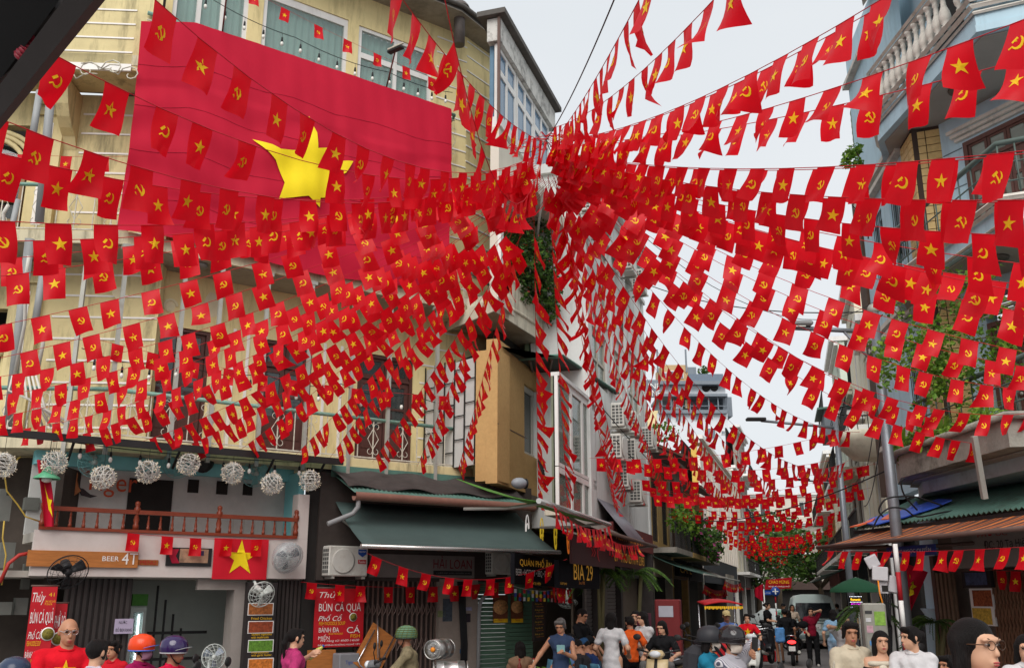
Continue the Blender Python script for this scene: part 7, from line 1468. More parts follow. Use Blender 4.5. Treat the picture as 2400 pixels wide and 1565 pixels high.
def nets(D, lo, h):
    s = D < 0; nx, ny, nz = D.shape; c = np.zeros((nx - 1, ny - 1, nz - 1), np.int8); sm = np.zeros(c.shape + (3,), np.float32); cnt = np.zeros(c.shape, np.float32)
    def cs(a, o): return a[o[0]:o[0] + nx - 1, o[1]:o[1] + ny - 1, o[2]:o[2] + nz - 1]
    for o in np.ndindex(2, 2, 2): c += cs(s, o)
    act = (c > 0) & (c < 8)
    for ax_ in range(3):
        for o in np.ndindex(2, 2):
            a = list(o); a.insert(ax_, 0); b = list(o); b.insert(ax_, 1); da, db = cs(D, a), cs(D, b); x = ((da < 0) != (db < 0)) & act
            t = np.where(x, da / np.where(da == db, 1, da - db), 0)
            for q in range(3): sm[..., q] += np.where(x, (a[q] if q != ax_ else t), 0)
            cnt += x
    ix = np.full(c.shape, -1, np.int64); w = np.argwhere(act); ix[act] = np.arange(len(w)); V = (w + sm[act] / np.maximum(cnt[act], 1)[:, None]) * h + lo; F = []
    for ax_ in range(3):
        b_, c_ = [(1, 2), (2, 0), (0, 1)][ax_]; sl0 = [slice(1, -1)] * 3; sl0[ax_] = slice(0, -1); sl1 = list(sl0); sl1[ax_] = slice(1, None); A, B = s[tuple(sl0)], s[tuple(sl1)]
        for cond, fl in ((A & ~B, False), (~A & B, True)):
            e = np.argwhere(cond)
            if not len(e): continue
            off = np.ones(3, int); off[ax_] = 0; e = e + off; db = np.zeros(3, int); db[b_] = 1; dc = np.zeros(3, int); dc[c_] = 1
            q = np.stack([ix[tuple((e - db - dc).T)], ix[tuple((e - dc).T)], ix[tuple(e.T)], ix[tuple((e - db).T)]], 1); q = q[(q >= 0).all(1)]; F.append(q[:, ::-1] if fl else q)
    return V, (np.concatenate(F) if F else np.zeros((0, 4), int))
def np_mesh(name, parts, mt):
    V = np.concatenate([p[0] for p in parts]); k = 0; F = []
    for v, f in parts: F.append(f + k); k += len(v)
    F = np.concatenate(F); me = bpy.data.meshes.new(name); me.vertices.add(len(V)); me.vertices.foreach_set('co', V.astype(np.float32).ravel()); me.loops.add(F.size); me.loops.foreach_set('vertex_index', F.astype(np.int32).ravel())
    me.polygons.add(len(F)); me.polygons.foreach_set('loop_start', np.arange(0, F.size, 4, dtype=np.int32)); me.polygons.foreach_set('use_smooth', np.ones(len(F), bool)); me.materials.append(mt); me.update(calc_edges=True); me.validate(); return me
SKIN = [mat('skin_light', (206, 158, 128), rough=.5, var=.06, spec=.4), mat('skin_tan', (178, 126, 96), rough=.5, var=.06, spec=.4), mat('skin_dark', (152, 102, 76), rough=.5, var=.06, spec=.4)]
HAIRM = mat('hair_black', (24, 19, 18), rough=.6, var=.5, scale=10, stretch=(14, 14, 1), spec=.22, bump=.8, bscale=22); HAIRG = mat('hair_grey', (90, 86, 84), rough=.5, var=.3, scale=10, stretch=(12, 12, 1)); EYE_W = mat('eye_white', (220, 214, 208), rough=.2, var=0); EYE_K = mat('eye_dark', (20, 14, 12), rough=.15, var=0); LIP = mat('lips', (168, 70, 70), rough=.4, var=0); BROW = mat('brow', (34, 26, 24), rough=.8, var=0)
def cloth(name, c, **k): return mat('cloth_' + name, c, rough=.9, var=.16, scale=7, bump=.7, bscale=13, spec=.15, **k)
DEN = cloth('denim', (52, 66, 92)); BLKC = cloth('black', (28, 28, 30)); GRYP = cloth('grey', (110, 108, 106)); KHA = cloth('khaki', (150, 138, 116)); SHOE = mat('shoe', (40, 38, 38), rough=.6, var=.1); SHW = mat('shoe_white', (200, 196, 190), rough=.6, var=.1)
def ik(a, b, l1, l2, pole):
    a = Vector(a); b = Vector(b); d = b - a; L = min(d.length, (l1 + l2) * .999); dn = d.normalized(); b = a + dn * L; x = (l1 * l1 - l2 * l2 + L * L) / (2 * L); hh = math.sqrt(max(0, l1 * l1 - x * x)); p = Vector(pole); p = p - dn * p.dot(dn); p = p.normalized() if p.length > 1e-5 else dn.orthogonal(); return a + dn * x + p * hh, b
def person(label, x, y, yaw, H=1.62, pose='stand', seat=.48, top=None, bottom=None, sleeve='short', hair='short', hairm=None, skin=1, hands=None, look=(0, 0), lean=0, res=.014, fem=True, z0=0, legs='pants', group=None, shoes=None, hem=None, star=False, helmet=None, mask=None, glasses=False, feet=None, w=1, turn=0, neckline=None, smile=False, cap=None):
    """local frame: faces -Y, z up; yaw turns it (0 = towards the camera)"""
    k = H / 1.7; M = T(x, y, z0) @ rot(yaw) @ Matrix.Scale(k, 4); t = thing('person', label, 'person', M, group); V3 = lambda *a: Vector(a); sh = .165 if fem else .19; hp = .1
    pel = V3(0, 0, seat + .1 if pose != 'stand' else .93); RL = Matrix.Rotation(lean, 3, 'X'); up = lambda z, yy=0: pel + RL @ V3(0, yy, z)
    waist, chest, nb = up(.16), up(.35), up(.51); S = [nb + RL @ V3(s * sh * w, .01, -.085) for s in (-1, 1)]; headc = nb + RL @ V3(0, -.01, .07) + V3(0, -.015, .06)
    hands = hands or ((-.28, -.05, .02), (.28, -.05, .02)); A = []; 
    for s, hnd, sp in zip((-1, 1), hands, S):
        tgt = pel + V3(*hnd) - V3(0, 0, .08); e, hd_ = ik(sp, tgt, .28, .25, (s * .5, .8, -.35)); A.append((sp, e, hd_))
    Lg = []
    for i, s in enumerate((-1, 1)):
        hip = pel + V3(s * hp, 0, -.02)
        if pose == 'stand': kn, an_ = hip + V3(s * .01, -.02, -.42), V3(s * .11, .02, .07)
        else: kn, an_ = hip + V3(s * (.06 if pose == 'sit' else .14), -.42, .02), (hip + V3(s * .08, -.44, 0)) * 1; an_ = V3(an_.x + s * .03, an_.y + (.0 if pose == 'sit' else .12), .08)
        if feet: an_ = V3(*feet[i]); kn, an_ = ik(hip, an_, .44, .43, (0, -1, .1))
        Lg.append((hip, kn, an_))
    c_ = lambda a, b, ra, rb, sy=1: ('c', tuple(a), tuple(b), ra, rb, sy)
    def torso(o=0): return [c_(pel + V3(0, 0, .0), waist, (.135 if fem else .13) * w + o, .105 * w + o), c_(waist, chest, .105 * w + o, .118 * w + o), c_(chest + V3(-.06 * w, 0, .02), chest + V3(.06 * w, 0, .02), .1 + o, .1 + o), c_(S[0] * .8 + nb * .2 - V3(0, 0, .03), S[1] * .8 + nb * .2 - V3(0, 0, .03), .058 + o, .058 + o)] + [c_(nb - V3(0, 0, .035), S[i] - V3(0, 0, .01), .045 + o, .04 + o) for i in (0, 1)] + ([c_(chest + RL @ V3(s * .06, -.07, .0), chest + RL @ V3(s * .06, -.08, -.02), .05 + o, .045 + o) for s in (-1, 1)] if fem else [])
    body = torso() + [c_(nb - V3(0, 0, .02), nb * .45 + headc * .55 - V3(0, 0, .02), .054 if fem else .062, .05 if fem else .058)]
    for a, e, hd_ in A: body += [c_(a, e, .05 * w, .038), c_(e, hd_, .04, .027)]
    for hip, kn, an_ in Lg: body += [c_(hip, kn, .085 * w, .055), c_(kn, an_, .056, .036)]
    parts = [sdf(body, res, .03)]; fr = min(res, .0075)
    # head in its own turned frame
    HR = Matrix.Rotation(look[0], 3, 'Z') @ Matrix.Rotation(look[1], 3, 'X'); hl = lambda *p: tuple(headc + HR @ V3(*p))
    head = [('e', (0, .012, .022), (.077, .096, .093)), ('e', (0, -.02, -.045), (.06, .07, .075)), ('e', (0, -.045, -.09), (.034, .035, .03)), ('c', (0, -.088, .01), (0, -.1, -.028), .009, .014), ('e', (0, -.08, .03), (.06, .022, .014)), ('e', (-.034, -.099, .012), (.02, .016, .012), '-', .012), ('e', (.034, -.099, .012), (.02, .016, .012), '-', .012), ('e', (0, -.082, -.062), (.024, .016, .008)), ('e', (0, -.08, -.074), (.021, .016, .008)), ('e', (-.078, .012, 0), (.012, .02, .033)), ('e', (.078, .012, 0), (.012, .02, .033)), ('c', (0, .015, -.06), (0, .03, -.15), .05, .05)]
    hv, hf = sdf(head, fr, .014); Rm = np.array(HR); parts.append((hv @ Rm.T + np.array(headc), hf))
    if pose != 'x':                                           # hands: palm, four fingers, thumb
        for s, (a, e, hd_) in zip((-1, 1), A):
            d = (hd_ - e).normalized(); n_ = V3(0, -1, -.3) if abs(d.y) < .8 else V3(0, 0, -1); n_ = (n_ - d * n_.dot(d)).normalized(); q = d.cross(n_).normalized(); hp_ = [c_(hd_ - d * .01, hd_ + d * .07, .026, .036, 1)]
            for f in range(4):
                b0 = hd_ + d * .075 + q * (.021 * (f - 1.5)); L = (.06, .075, .07, .055)[f]; m1 = b0 + d * L * .55 + n_ * .012; m2 = m1 + d * L * .3 + n_ * L * .45; hp_ += [c_(b0, m1, .0105, .0095), c_(m1, m2, .0095, .008)]
            th = hd_ + d * .02 - q * s * .03; hp_ += [c_(th, th + d * .035 - q * s * .022 + n_ * .012, .013, .011), c_(th + d * .035 - q * s * .022 + n_ * .012, th + d * .07 - q * s * .018 + n_ * .02, .011, .009)]
            if res < .013: parts.append(sdf(hp_, .0065, .006))
            else: parts.append(sdf(hp_, .01, .006))
    for hip, kn, an_ in Lg: pass
    child('body', np_mesh('body', parts, SKIN[skin]), t)
    # face
    fm = MB()
    for s in (-1, 1): fm.M = Matrix.Translation(headc) @ HR.to_4x4(); fm.ell((s * .033, -.08, .01), (.0135, .012, .0055), 10, 6)
    fm.build  # placed below in local space
    def loc(mb, nm, mt_): child(nm, mb.mesh(nm, mt_), t)
    loc(fm, 'eyes', EYE_W if res < .01 else EYE_K); HM = Matrix.Translation(headc) @ HR.to_4x4()
    if res < .01:
        e2 = MB(HM)
        for s in (-1, 1): e2.ell((s * .033, -.0915, .01), (.007, .004, .0075), 8, 5)
        loc(e2, 'irises', EYE_K)
    b2_ = MB(HM)
    for s in (-1, 1): b2_.tube([(s * .018, -.094, .03), (s * .035, -.093, .036), (s * .052, -.082, .031)], .0028, 5)
    loc(b2_, 'brows', BROW); l2 = MB(HM).ell((0, -.094, -.064), (.022, .008, .005), 10, 5).ell((0, -.092, -.074), (.018, .008, .006), 10, 5); loc(l2, 'lips', LIP)
    if smile: loc(MB(HM).ell((0, -.098, -.069), (.017, .006, .004), 8, 4), 'teeth', EYE_W)
    # hair
    if hair != 'bald':
        hp2 = [('e', (0, .018, .03), (.085, .1, .097))]
        if hair in ('long', 'bob', 'half'):
            zl = {'long': -.34, 'bob': -.13, 'half': -.2}[hair]
            hp2 += [('c', (0, .055, .02), (0, .075, zl), .075, .06, .7), ('c', (-.068, .02, .02), (-.08, .03, zl * .9), .035, .028), ('c', (.068, .02, .02), (.08, .03, zl * .9), .035, .028)]
        if fem and hair in ('bun', 'short', 'pony'): hp2 += [('c', (s * .07, -.025, .045), (s * .08, .005, -.045), .022, .014) for s in (-1, 1)] + [('c', (-.05, -.06, .085), (.05, -.06, .085), .03, .03)]
        if hair == 'bun': hp2 += [('e', (0, .115, .03), (.05, .045, .05))]
        if hair == 'pony': hp2 += [('e', (0, .1, .04), (.035, .035, .035)), ('c', (0, .11, .04), (0, .15, -.06), .032, .034), ('c', (0, .15, -.06), (.01, .14, -.24), .034, .012)]
        hp2 += [('e', (0, -.105, -.04), (.068, .066, .088), '-', .01)]
        if hair == 'short' and not fem: hp2 += [('e', (0, .03, -.1), (.12, .12, .09), '-', .01)]
        hv, hf = sdf(hp2, max(.008, fr), .02, wr=.0035); child('hair', np_mesh('hair', [(hv @ Rm.T + np.array(headc), hf)], hairm or HAIRM), t)
    # clothes
    o = .016; shirt = torso(o); hz = (hem if hem is not None else (-.06 if pose == 'stand' else -.04)); cuts = [(tuple(pel + V3(0, 0, hz)), (0, 0, -1))]
    if neckline: cuts.append((tuple(nb + RL @ V3(0, -.02, -neckline)), (0, -.25, 1)))
    if hz < -.08: shirt += [c_(pel + V3(0, 0, .02), pel + V3(0, 0, hz), .135 * w + o, (.15 if hz > -.3 else .2) * w + o)]
    fs = {'short': .62, 'long': 2, 'none': 0, 'elbow': .95}[sleeve]
    for a, e, hd_ in A:
        if sleeve == 'long': shirt += [c_(a, e, .062 * w, .05), c_(e, e.lerp(hd_, .95), .05, .038)]
        elif fs: shirt += [c_(a, a.lerp(e, fs), .062 * w + .004, .064)]
    sv, sf = sdf(shirt, min(res, .013), .025, cuts, wr=.007); sme = np_mesh('shirt', [(sv, sf)], top or BLKC); child('shirt', sme, t)
    if not neckline and sleeve != 'none': child('collar', MB(Matrix.Translation(nb + V3(0, -.012, -.012)) @ Matrix.Rotation(R(18), 4, 'X')).ring((0, 0, 0), .072, .011, 20, 2, 6, .95).mesh('collar', top or BLKC), t)
    if legs == 'pants' or legs == 'shorts':
        pr = [c_(pel, pel + V3(0, 0, -.04), .145 * w, .14 * w)]
        for hip, kn, an_ in Lg: pr += [c_(hip, kn, .1 * w, .078)] + ([c_(kn, an_ + (kn - an_) * .04, .078, .072)] if legs == 'pants' else [])
        child('trousers', np_mesh('trousers', [sdf(pr, max(res, .013), .03, [(tuple(pel + V3(0, 0, .08)), (0, 0, 1))], wr=.004)], bottom or BLKC), t)
    elif legs == 'skirt':
        m_ = MB(); m_.lathe([(.14, .06), (.19, -.15), (.25, -.45), (.27, -.55)], c=pel, n=22, cap=False); child('skirt', m_.mesh('skirt', bottom or DEN), t)
    for hip, kn, an_ in Lg:
        child('shoe', MB(T(an_.x, an_.y, 0)).ell((0, -.05, an_.z - .03), (.045, .12, .045), 10, 6).mesh('shoe', shoes or SHOE), t)
    if star:
        from mathutils.bvhtree import BVHTree
        bv = BVHTree.FromPolygons([tuple(v) for v in sv], [tuple(f) for f in sf.tolist()])
        def Sf(a, b):
            q = chest + RL @ V3(a, 0, b - .04); h_ = bv.ray_cast(V3(q.x, -2, q.z), V3(0, 1, 0)); return (h_[0] if h_[0] else q) + V3(0, -.006, 0)
        mb_ = on_surf(star_pts(.095), Sf, V3(0, 0, 0), 3); child('star_print', mb_.mesh('star_print', M_YEL), t)
    if helmet: make_helmet(t, HM, *helmet)
    if cap:
        m_ = MB(HM); m_.lathe([(.09, .03), (.092, .06), (.08, .11), (.04, .135), (0, .14)], c=(0, .012, 0), n=16, sy=1.12); m_.sheet(lambda a, b: ((a - .5) * .15, -.09 - .07 * b * (1 - (2 * a - 1) ** 2 * .4), .045 - .02 * b - .02 * (2 * a - 1) ** 2), 8, 4, .004); child('cap', m_.mesh('cap', cap), t)
    if mask:
        m_ = MB(HM); m_.sheet(lambda a, b: ((.078 - .012 * (1 - b)) * math.sin((a - .5) * 2.7), -.012 - .098 * math.cos((a - .5) * 2.7) * (.72 + .33 * math.sin(b * PI)), -.115 + .115 * b), 14, 8, .003)
        for s in (-1, 1): m_.tube([(s * .066, -.04, -.02), (s * .08, .02, .0), (s * .076, .02, -.04), (s * .064, -.04, -.08)], .0025, 4)
        child('face_mask', m_.mesh('face_mask', mask), t)
    if glasses:
        m_ = MB(HM)
        for s in (-1, 1): m_.ring((s * .034, -.104, .008), .025, .0017, 18, 1, 5, .8); m_.tube([(s * .058, -.102, .012), (s * .082, -.01, .012), (s * .08, .03, -.005)], .0024, 4)
        m_.tube([(-.01, -.105, .012), (0, -.108, .015), (.01, -.105, .012)], .0024, 4); child('glasses', m_.mesh('glasses', glasses), t)
    t['joints'] = 1; t.pop('joints') if 'joints' in t else None
    return t, dict(M=M, headc=headc, HM=HM, hands=[a[2] for a in A], chest=chest, pel=pel, nb=nb, S=S, A=A)
def make_helmet(t, HM, col, vis, strap=True, net=None):
    m_ = MB(HM); m_.lathe([(.118, -.02), (.128, .0), (.13, .05), (.118, .105), (.08, .145), (.03, .162), (0, .164)], c=(0, .015, 0), n=22, sy=1.15); h_ = child('helmet', m_.mesh('helmet', col), t)
    if vis is not None: m2 = MB(HM); m2.sheet(lambda a, b: ((a - .5) * .22 * (1 - .15 * b), -.115 - .075 * b * (1 - (2 * a - 1) ** 2 * .5) + .05 * (2 * a - 1) ** 2, .03 + .012 * b - .02 * (2 * a - 1) ** 2), 10, 4, .005); child('visor', m2.mesh('visor', vis), h_)
    child('rim', MB(HM).ring((0, .015, -.015), .122, .008, 26, 2, 6, 1.15).mesh('rim', vis or BLKM), h_)
    if strap:
        m3 = MB(HM)
        for s in (-1, 1): m3.tube([(s * .11, -.01, -.02), (s * .085, -.02, -.06), (s * .04, -.05, -.115), (0, -.055, -.122)], .007, 4)
        child('strap', m3.mesh('strap', BLKC), h_)
    if net:
        m4 = MB(HM)
        for z, r_ in ((.01, .134), (.04, .137), (.07, .134), (.1, .124), (.13, .1)): m4.ring((0, .015, z), r_, .004, 26, 2, 4, 1.15)
        for k in range(14):
            a = k * 2 * PI / 14; m4.tube([(r_ * math.cos(a + .1 * j), .015 + r_ * 1.15 * math.sin(a + .1 * j), z) for j, (z, r_) in enumerate(((-.01, .132), (.04, .137), (.09, .128), (.13, .1), (.162, .03)))], .004, 4)
        child('net', m4.mesh('net', net), h_)
def gx(px, Y): return (px - 1200) / FPX * (Y * CT - .1)
# ------------------------------------------------------------------ vehicles
TYR = mat('tyre', (30, 30, 31), rough=.85, var=.1); RIM = mat('rim_alloy', (150, 150, 150), rough=.35, metal=.7, var=.1); CHR = mat('chrome', (210, 210, 212), rough=.15, metal=.9, var=0); TLR = mat('tail_red', (200, 20, 24), rough=.25, var=0, emit=.25); HLW = mat('headlight', (220, 224, 226), rough=.1, var=0); SEATM = mat('seat_black', (34, 32, 32), rough=.6, var=.1)
def wheel(M, r, wd, parent, name='wheel'):
    w_ = MB(M).lathe([(r - .07, -wd * .5), (r - .02, -wd * .5), (r, -wd * .25), (r, wd * .25), (r - .02, wd * .5), (r - .07, wd * .5)], axis=1, n=22, cap=False).build(name, TYR, parent); m = MB(M).ring((0, 0, 0), r - .07, .015, 22, 1, 6)
    m.lathe([(.05, -wd * .4), (.05, wd * .4)], axis=1, n=10)
    for k in range(5): a = k * 2 * PI / 5; m.tube([(.04 * math.cos(a), 0, .04 * math.sin(a)), ((r - .075) * math.cos(a), 0, (r - .075) * math.sin(a))], .016, 5)
    m.build('rim', RIM, w_); return w_
def scooter(label, x, y, yaw, paint, tail=False, lit=False, group='scooters and motorbikes on the street', z0=0, name='scooter'):
    """local +x forward"""
    M = T(x, y, z0) @ rot(yaw); t = thing(name, label, 'motorbike', M, group); r = .25
    wheel(M @ T(.64, 0, r), r, .1, t, 'front_wheel'); wheel(M @ T(-.6, 0, r), r, .11, t, 'rear_wheel')
    b = MB(M); b.sheet(lambda a, s: (lambda ang, w, xx, zc, hh: (xx, w * math.sin(ang), zc + hh * math.cos(ang)))(2 * PI * a, [.03, .13, .16, .15, .12, .05][min(5, int(s * 5.001))], -.92 + s * .85, [.78, .68, .58, .52, .42, .34][min(5, int(s * 5.001))], [.04, .12, .17, .17, .13, .08][min(5, int(s * 5.001))]), 16, 5); b.build('body', paint, t)
    MB(M).hexa([(-.12, -.15, .26), (.36, -.15, .26), (.36, .15, .26), (-.12, .15, .26), (-.12, -.15, .33), (.36, -.15, .33), (.36, .15, .33), (-.12, .15, .33)]).build('floorboard', SEATM, t)
    MB(M).sheet(lambda a, s: (.40 + .12 * math.cos((a - .5) * 2.4) - .10 * s + .04 * math.sin(s * 3), (.22 - .03 * s - .09 * (1 - s) ** 3) * math.sin((a - .5) * 2.8), .3 + .62 * s), 12, 8, .03).build('front_shield', paint, t)
    MB(M).sheet(lambda a, s: (.64 + .3 * math.cos(PI * (.12 + .75 * s)), .085 * math.sin((a - .5) * 3), .25 + .3 * math.sin(PI * (.12 + .75 * s)) + .03 * math.cos((a - .5) * 3)), 8, 10, .01).build('front_fender', paint, t)
    MB(M).tube([(.62, 0, .25), (.5, 0, .62), (.38, 0, .98)], [.035, .04, .035], 8).build('fork', BLKM, t)
    MB(M).sheet(lambda a, s: (-.82 + .78 * s, .14 * math.cos(PI * a) * (.75 + .25 * math.sin(s * PI)), .74 + .05 * math.sin(PI * a) - .05 * math.sin(s * PI) - .03 * s), 8, 10, .06).build('seat', SEATM, t)
    MB(M).rbox(.3, .48, -.13, .13, .93, 1.06, .05).build('headset', paint, t); MB(M).ell((.47, 0, 1.0), (.05, .1, .055), 12, 8).build('headlight', HLW, t); hb_ = MB(M).tube([(.3, -.36, 1.06), (.36, -.15, 1.02), (.36, .15, 1.02), (.3, .36, 1.06)], .014, 6).build('handlebar', BLKM, t)
    for s in (-1, 1):
        MB(M).tube([(.28, s * .37, 1.06), (.34, s * .27, 1.05)], .02, 8).build('grip', SEATM, hb_); MB(M).tube([(.34, s * .24, 1.05), (.36, s * .3, 1.18), (.34, s * .33, 1.22)], .007, 5).build('mirror_stalk', BLKM, t); MB(M).ell((.34, s * .35, 1.26), (.02, .07, .05), 12, 8).build('mirror', BLKM, t)
        MB(M).ell((.5, s * .14, .72), (.03, .06, .03), 8, 6).build('indicator', TXO, t)
    MB(M).ell((-.93, 0, .66), (.03, .12, .05), 12, 6).build('tail_light', mat('tail_lit', (255, 40, 40), emit=3, var=0) if lit else TLR, t); MB(M).box(-1.0, -.985, -.09, .09, .42, .55).build('plate', TXW, t)
    MB(M).tube([(-.3, -.18, .3), (-.75, -.19, .36), (-.95, -.19, .4)], [.03, .05, .045], 8).build('exhaust', STEEL, t); MB(M).tube([(-.75, -.13, .82), (-.98, -.1, .84), (-.98, .1, .84), (-.75, .13, .82)], .014, 6).build('grab_rail', CHR, t)
    return t
# van seen from behind
vx, vy = gx(1906, 38), 38.0; VM = T(vx, vy, 0) @ rot(R(-14)); VAN = thing('parked_van', 'pale grey-green minibus van seen from behind in the street', 'van', VM); VP = mat('van_paint', (190, 206, 202), rough=.35, var=.05, scale=2, spec=.5); VG = glass('van_glass', (34, 38, 42), rough=.05, alpha=.97)
prof = [(.80, .32), (.86, .45), (.87, .95), (.85, 1.12), (.79, 1.55), (.72, 1.85), (.6, 1.95), (.3, 2.0)]
m = MB(VM); yy = [0, .06, .25, 4.2, 4.6]
pts = [(x_, z_) for x_, z_ in prof] + [(-x_, z_) for x_, z_ in prof[::-1]]; n = len(pts); sc_ = [.955, .985, 1, 1, .9]
m.add([(x_ * s, yv + (.10 * max(0, (z_ - 1.1)) if i < 3 else -.9 * max(0, z_ - 1.1)), .32 + (z_ - .32) * (1 if i < 4 else .97)) for i, (yv, s) in enumerate(zip(yy, sc_)) for x_, z_ in pts], [(i * n + j, i * n + (j + 1) % n, (i + 1) * n + (j + 1) % n, (i + 1) * n + j) for i in range(4) for j in range(n)] + [tuple(reversed(range(n))), tuple(range(4 * n, 5 * n))], True); m.sm[-1] = m.sm[-2] = False
m.build('body', VP, VAN); MB(VM).ext([(-.7, .012, 1.13), (.7, .012, 1.13), (.63, .075, 1.68), (-.63, .075, 1.68)], (0, -.02, .002)).build('rear_window', VG, VAN)
for s in (-1, 1): MB(VM).rbox(s * .80 - .06, s * .80 + .06, -.03, .1, .62, 1.08, .02).build('tail_light', TLR, VAN); MB(VM).rbox(s * .80 - .055, s * .80 + .055, -.035, .05, .72, .82, .015).build('reverse_lamp', TXW, VAN)
MB(VM).rbox(-.86, .86, -.1, .15, .3, .52, .05).build('bumper', mat('van_bumper', (104, 116, 116), rough=.5, var=.08), VAN); MB(VM).box(-.22, .22, -.02, .0, .72, .92).build('plate', TXW, VAN); text('29B\n032.24', .3, .14, VAN, T(-.15, -.025, .75), TXK); MB(VM).rbox(-.35, .35, -.03, .02, .94, 1.0, .015).build('handle_bar', VP, VAN); MB(VM).box(-.72, .72, -.012, .03, 1.035, 1.05).build('gate_seam', VG, VAN)
for s in (-1, 1): wheel(VM @ T(s * .72, .8, .32) @ rot(PI / 2), .32, .2, VAN); wheel(VM @ T(s * .72, 3.5, .32) @ rot(PI / 2), .32, .2, VAN)
MB(VM).tube([(.88, 3.9, 1.1), (1.02, 3.95, 1.25), (1.02, 3.95, 1.45)], .03, 6).build('side_mirror', BLKM, VAN)
cr_ = MB(T(gx(1815, 44), 44, 0) @ rot(R(20))); ct_ = thing('parked_car', 'pale car nose half hidden behind parked motorbikes', 'car', T(gx(1815, 44), 44, 0)); cr_.sheet(lambda a, s: (lambda q: (q[0] - .0, -1.9 + 3.8 * s, q[1]))((.82 * math.cos(PI * a) * (1 - .1 * abs(2 * s - 1) ** 3), .3 + [.35, .62, .95, 1.1, 1.12, .95, .6, .4][min(7, int(s * 7.99))] * math.sin(PI * a) ** .5)), 12, 16); cr_.build('body', mat('car_pale', (196, 204, 204), rough=.25, var=.03), ct_)
for s in (-1, 1):
    for yv in (-1.2, 1.2): wheel(T(gx(1815, 44), 44, 0) @ rot(R(20)) @ T(s * .75, yv, .3) @ rot(PI / 2), .3, .18, ct_)
CRS = mat('scooter_cream', (206, 184, 140), rough=.3, var=.04, spec=.5); WSC = mat('scooter_white', (214, 212, 204), rough=.3, var=.04, spec=.5); RSC = mat('scooter_maroon', (110, 20, 28), rough=.25, var=.05, spec=.5); KSC = mat('scooter_black', (34, 34, 38), rough=.3, var=.05, spec=.5); GSC = mat('scooter_grey', (110, 112, 114), rough=.35, var=.05)
# --- street people and their rides (x from pixel column and distance)
def P(label, px, Y, yaw, **k): return person(label, gx(px, Y), Y, yaw, **k)
TB = PI
# near left group
_, J = P('bald man with glasses in red star t-shirt, counting in his hands', 158, 9.3, R(28), H=1.72, fem=False, hair='bald', top=cloth('starred', (206, 20, 36)), star=True, glasses=CHR, hands=((-.16, -.32, .18), (.12, -.33, .18)), look=(R(8), R(6)), res=.011, skin=1, bottom=DEN, sleeve='elbow', w=1.08)
w0 = J['M'] @ Vector(J['hands'][0]); MB(T(*w0)).ring((0, 0, 0), .034, .011, 16, 0, 6).build('watch', BLKM, _)
P('person seen from behind with short dark hair and pale lilac top', 226, 8.6, TB + R(-20), H=1.56, top=cloth('lilac', (206, 196, 210)), hair='short', hands=((-.2, -.2, .1), (.2, -.2, .1)), res=.012, sleeve='short', skin=0)
P('woman in dark blue helmet and black glasses at the bottom left corner', 40, 7.9, R(35), H=1.58, pose='ride', seat=.66, top=cloth('slate', (60, 64, 72)), helmet=(mat('helmet_navy', (46, 58, 82), rough=.25, var=.05), mat('visor_navy', (36, 44, 60), rough=.3)), glasses=BLKM, hair='bob', res=.011, hands=((-.3, -.5, .25), (.3, -.5, .25)), look=(0, R(5)))
P('older woman in red star t-shirt with a bead necklace behind the lilac top', 273, 12.2, R(-15), H=1.5, top=cloth('red2', (186, 24, 36)), star=True, hair='bun', res=.013, skin=1, hands=((-.15, -.3, .15), (.1, -.3, .12)), seat=.55, pose='stand', z0=-.1)
P('rider with orange helmet, blue visor and magenta top facing right', 333, 10.6, R(82), H=1.6, pose='ride', seat=.72, top=cloth('magenta', (150, 24, 80)), helmet=(mat('helmet_orange', (226, 70, 28), rough=.25, var=.03), mat('visor_blue', (52, 110, 200), rough=.3)), mask=cloth('mask_pink', (150, 110, 130)), res=.012, hands=((-.25, -.45, .2), (.25, -.45, .2)))
P('man with purple helmet, sunglasses and pink collar facing right', 408, 10.2, R(80), H=1.62, fem=False, pose='ride', seat=.70, top=cloth('pinkred', (206, 24, 64)), helmet=(mat('helmet_purple', (44, 28, 76), rough=.12, var=.05, spec=.6), mat('visor_clear', (170, 168, 170), rough=.2)), glasses=BLKM, res=.012, skin=2, hands=((-.25, -.45, .2), (.25, -.45, .2)))
scooter('grey motorbike under the orange helmet rider', gx(336, 10.6) + .1, 10.6, R(-6), GSC); scooter('dark motorbike under the purple helmet rider', gx(414, 10.2) + .1, 10.1, R(-8), KSC); scooter('small motorbike at the bottom left corner', gx(44, 7.9), 7.6, R(-50), KSC)
_, J = P('woman with ponytail in magenta tie-dye t-shirt drinking from a bottle', 690, 11.6, R(125), H=1.56, top=mat('cloth_tiedye', (170, 44, 100), rough=.85, var=.5, scale=9), hair='pony', res=.012, hands=((-.22, -.05, .1), (.16, -.3, .5)), skin=0, bottom=DEN)
hp_ = J['M'] @ (Vector(J['hands'][1]) + Vector((0, -.07, .03))); t = thing('drink_bottle', 'clear bottle of yellow drink in the ponytail woman hand', 'bottle', hp_); MB(T(*hp_) @ Matrix.Rotation(R(50), 4, 'Y')).lathe([(.03, -.1), (.033, -.06), (.033, .04), (.016, .09), (.014, .11)], n=12).build('bottle', glass('drink_yellow', (206, 206, 90), .1, .7), t); MB(T(*hp_) @ Matrix.Rotation(R(50), 4, 'Y')).lathe([(.016, .11), (.016, .13)], n=10).build('lid', TXB, t)
CAMO = mat('cloth_camo', (132, 120, 92), rough=.85, var=.55, scale=9); NETM = mat('net_olive', (104, 112, 60), rough=.9, var=.2)
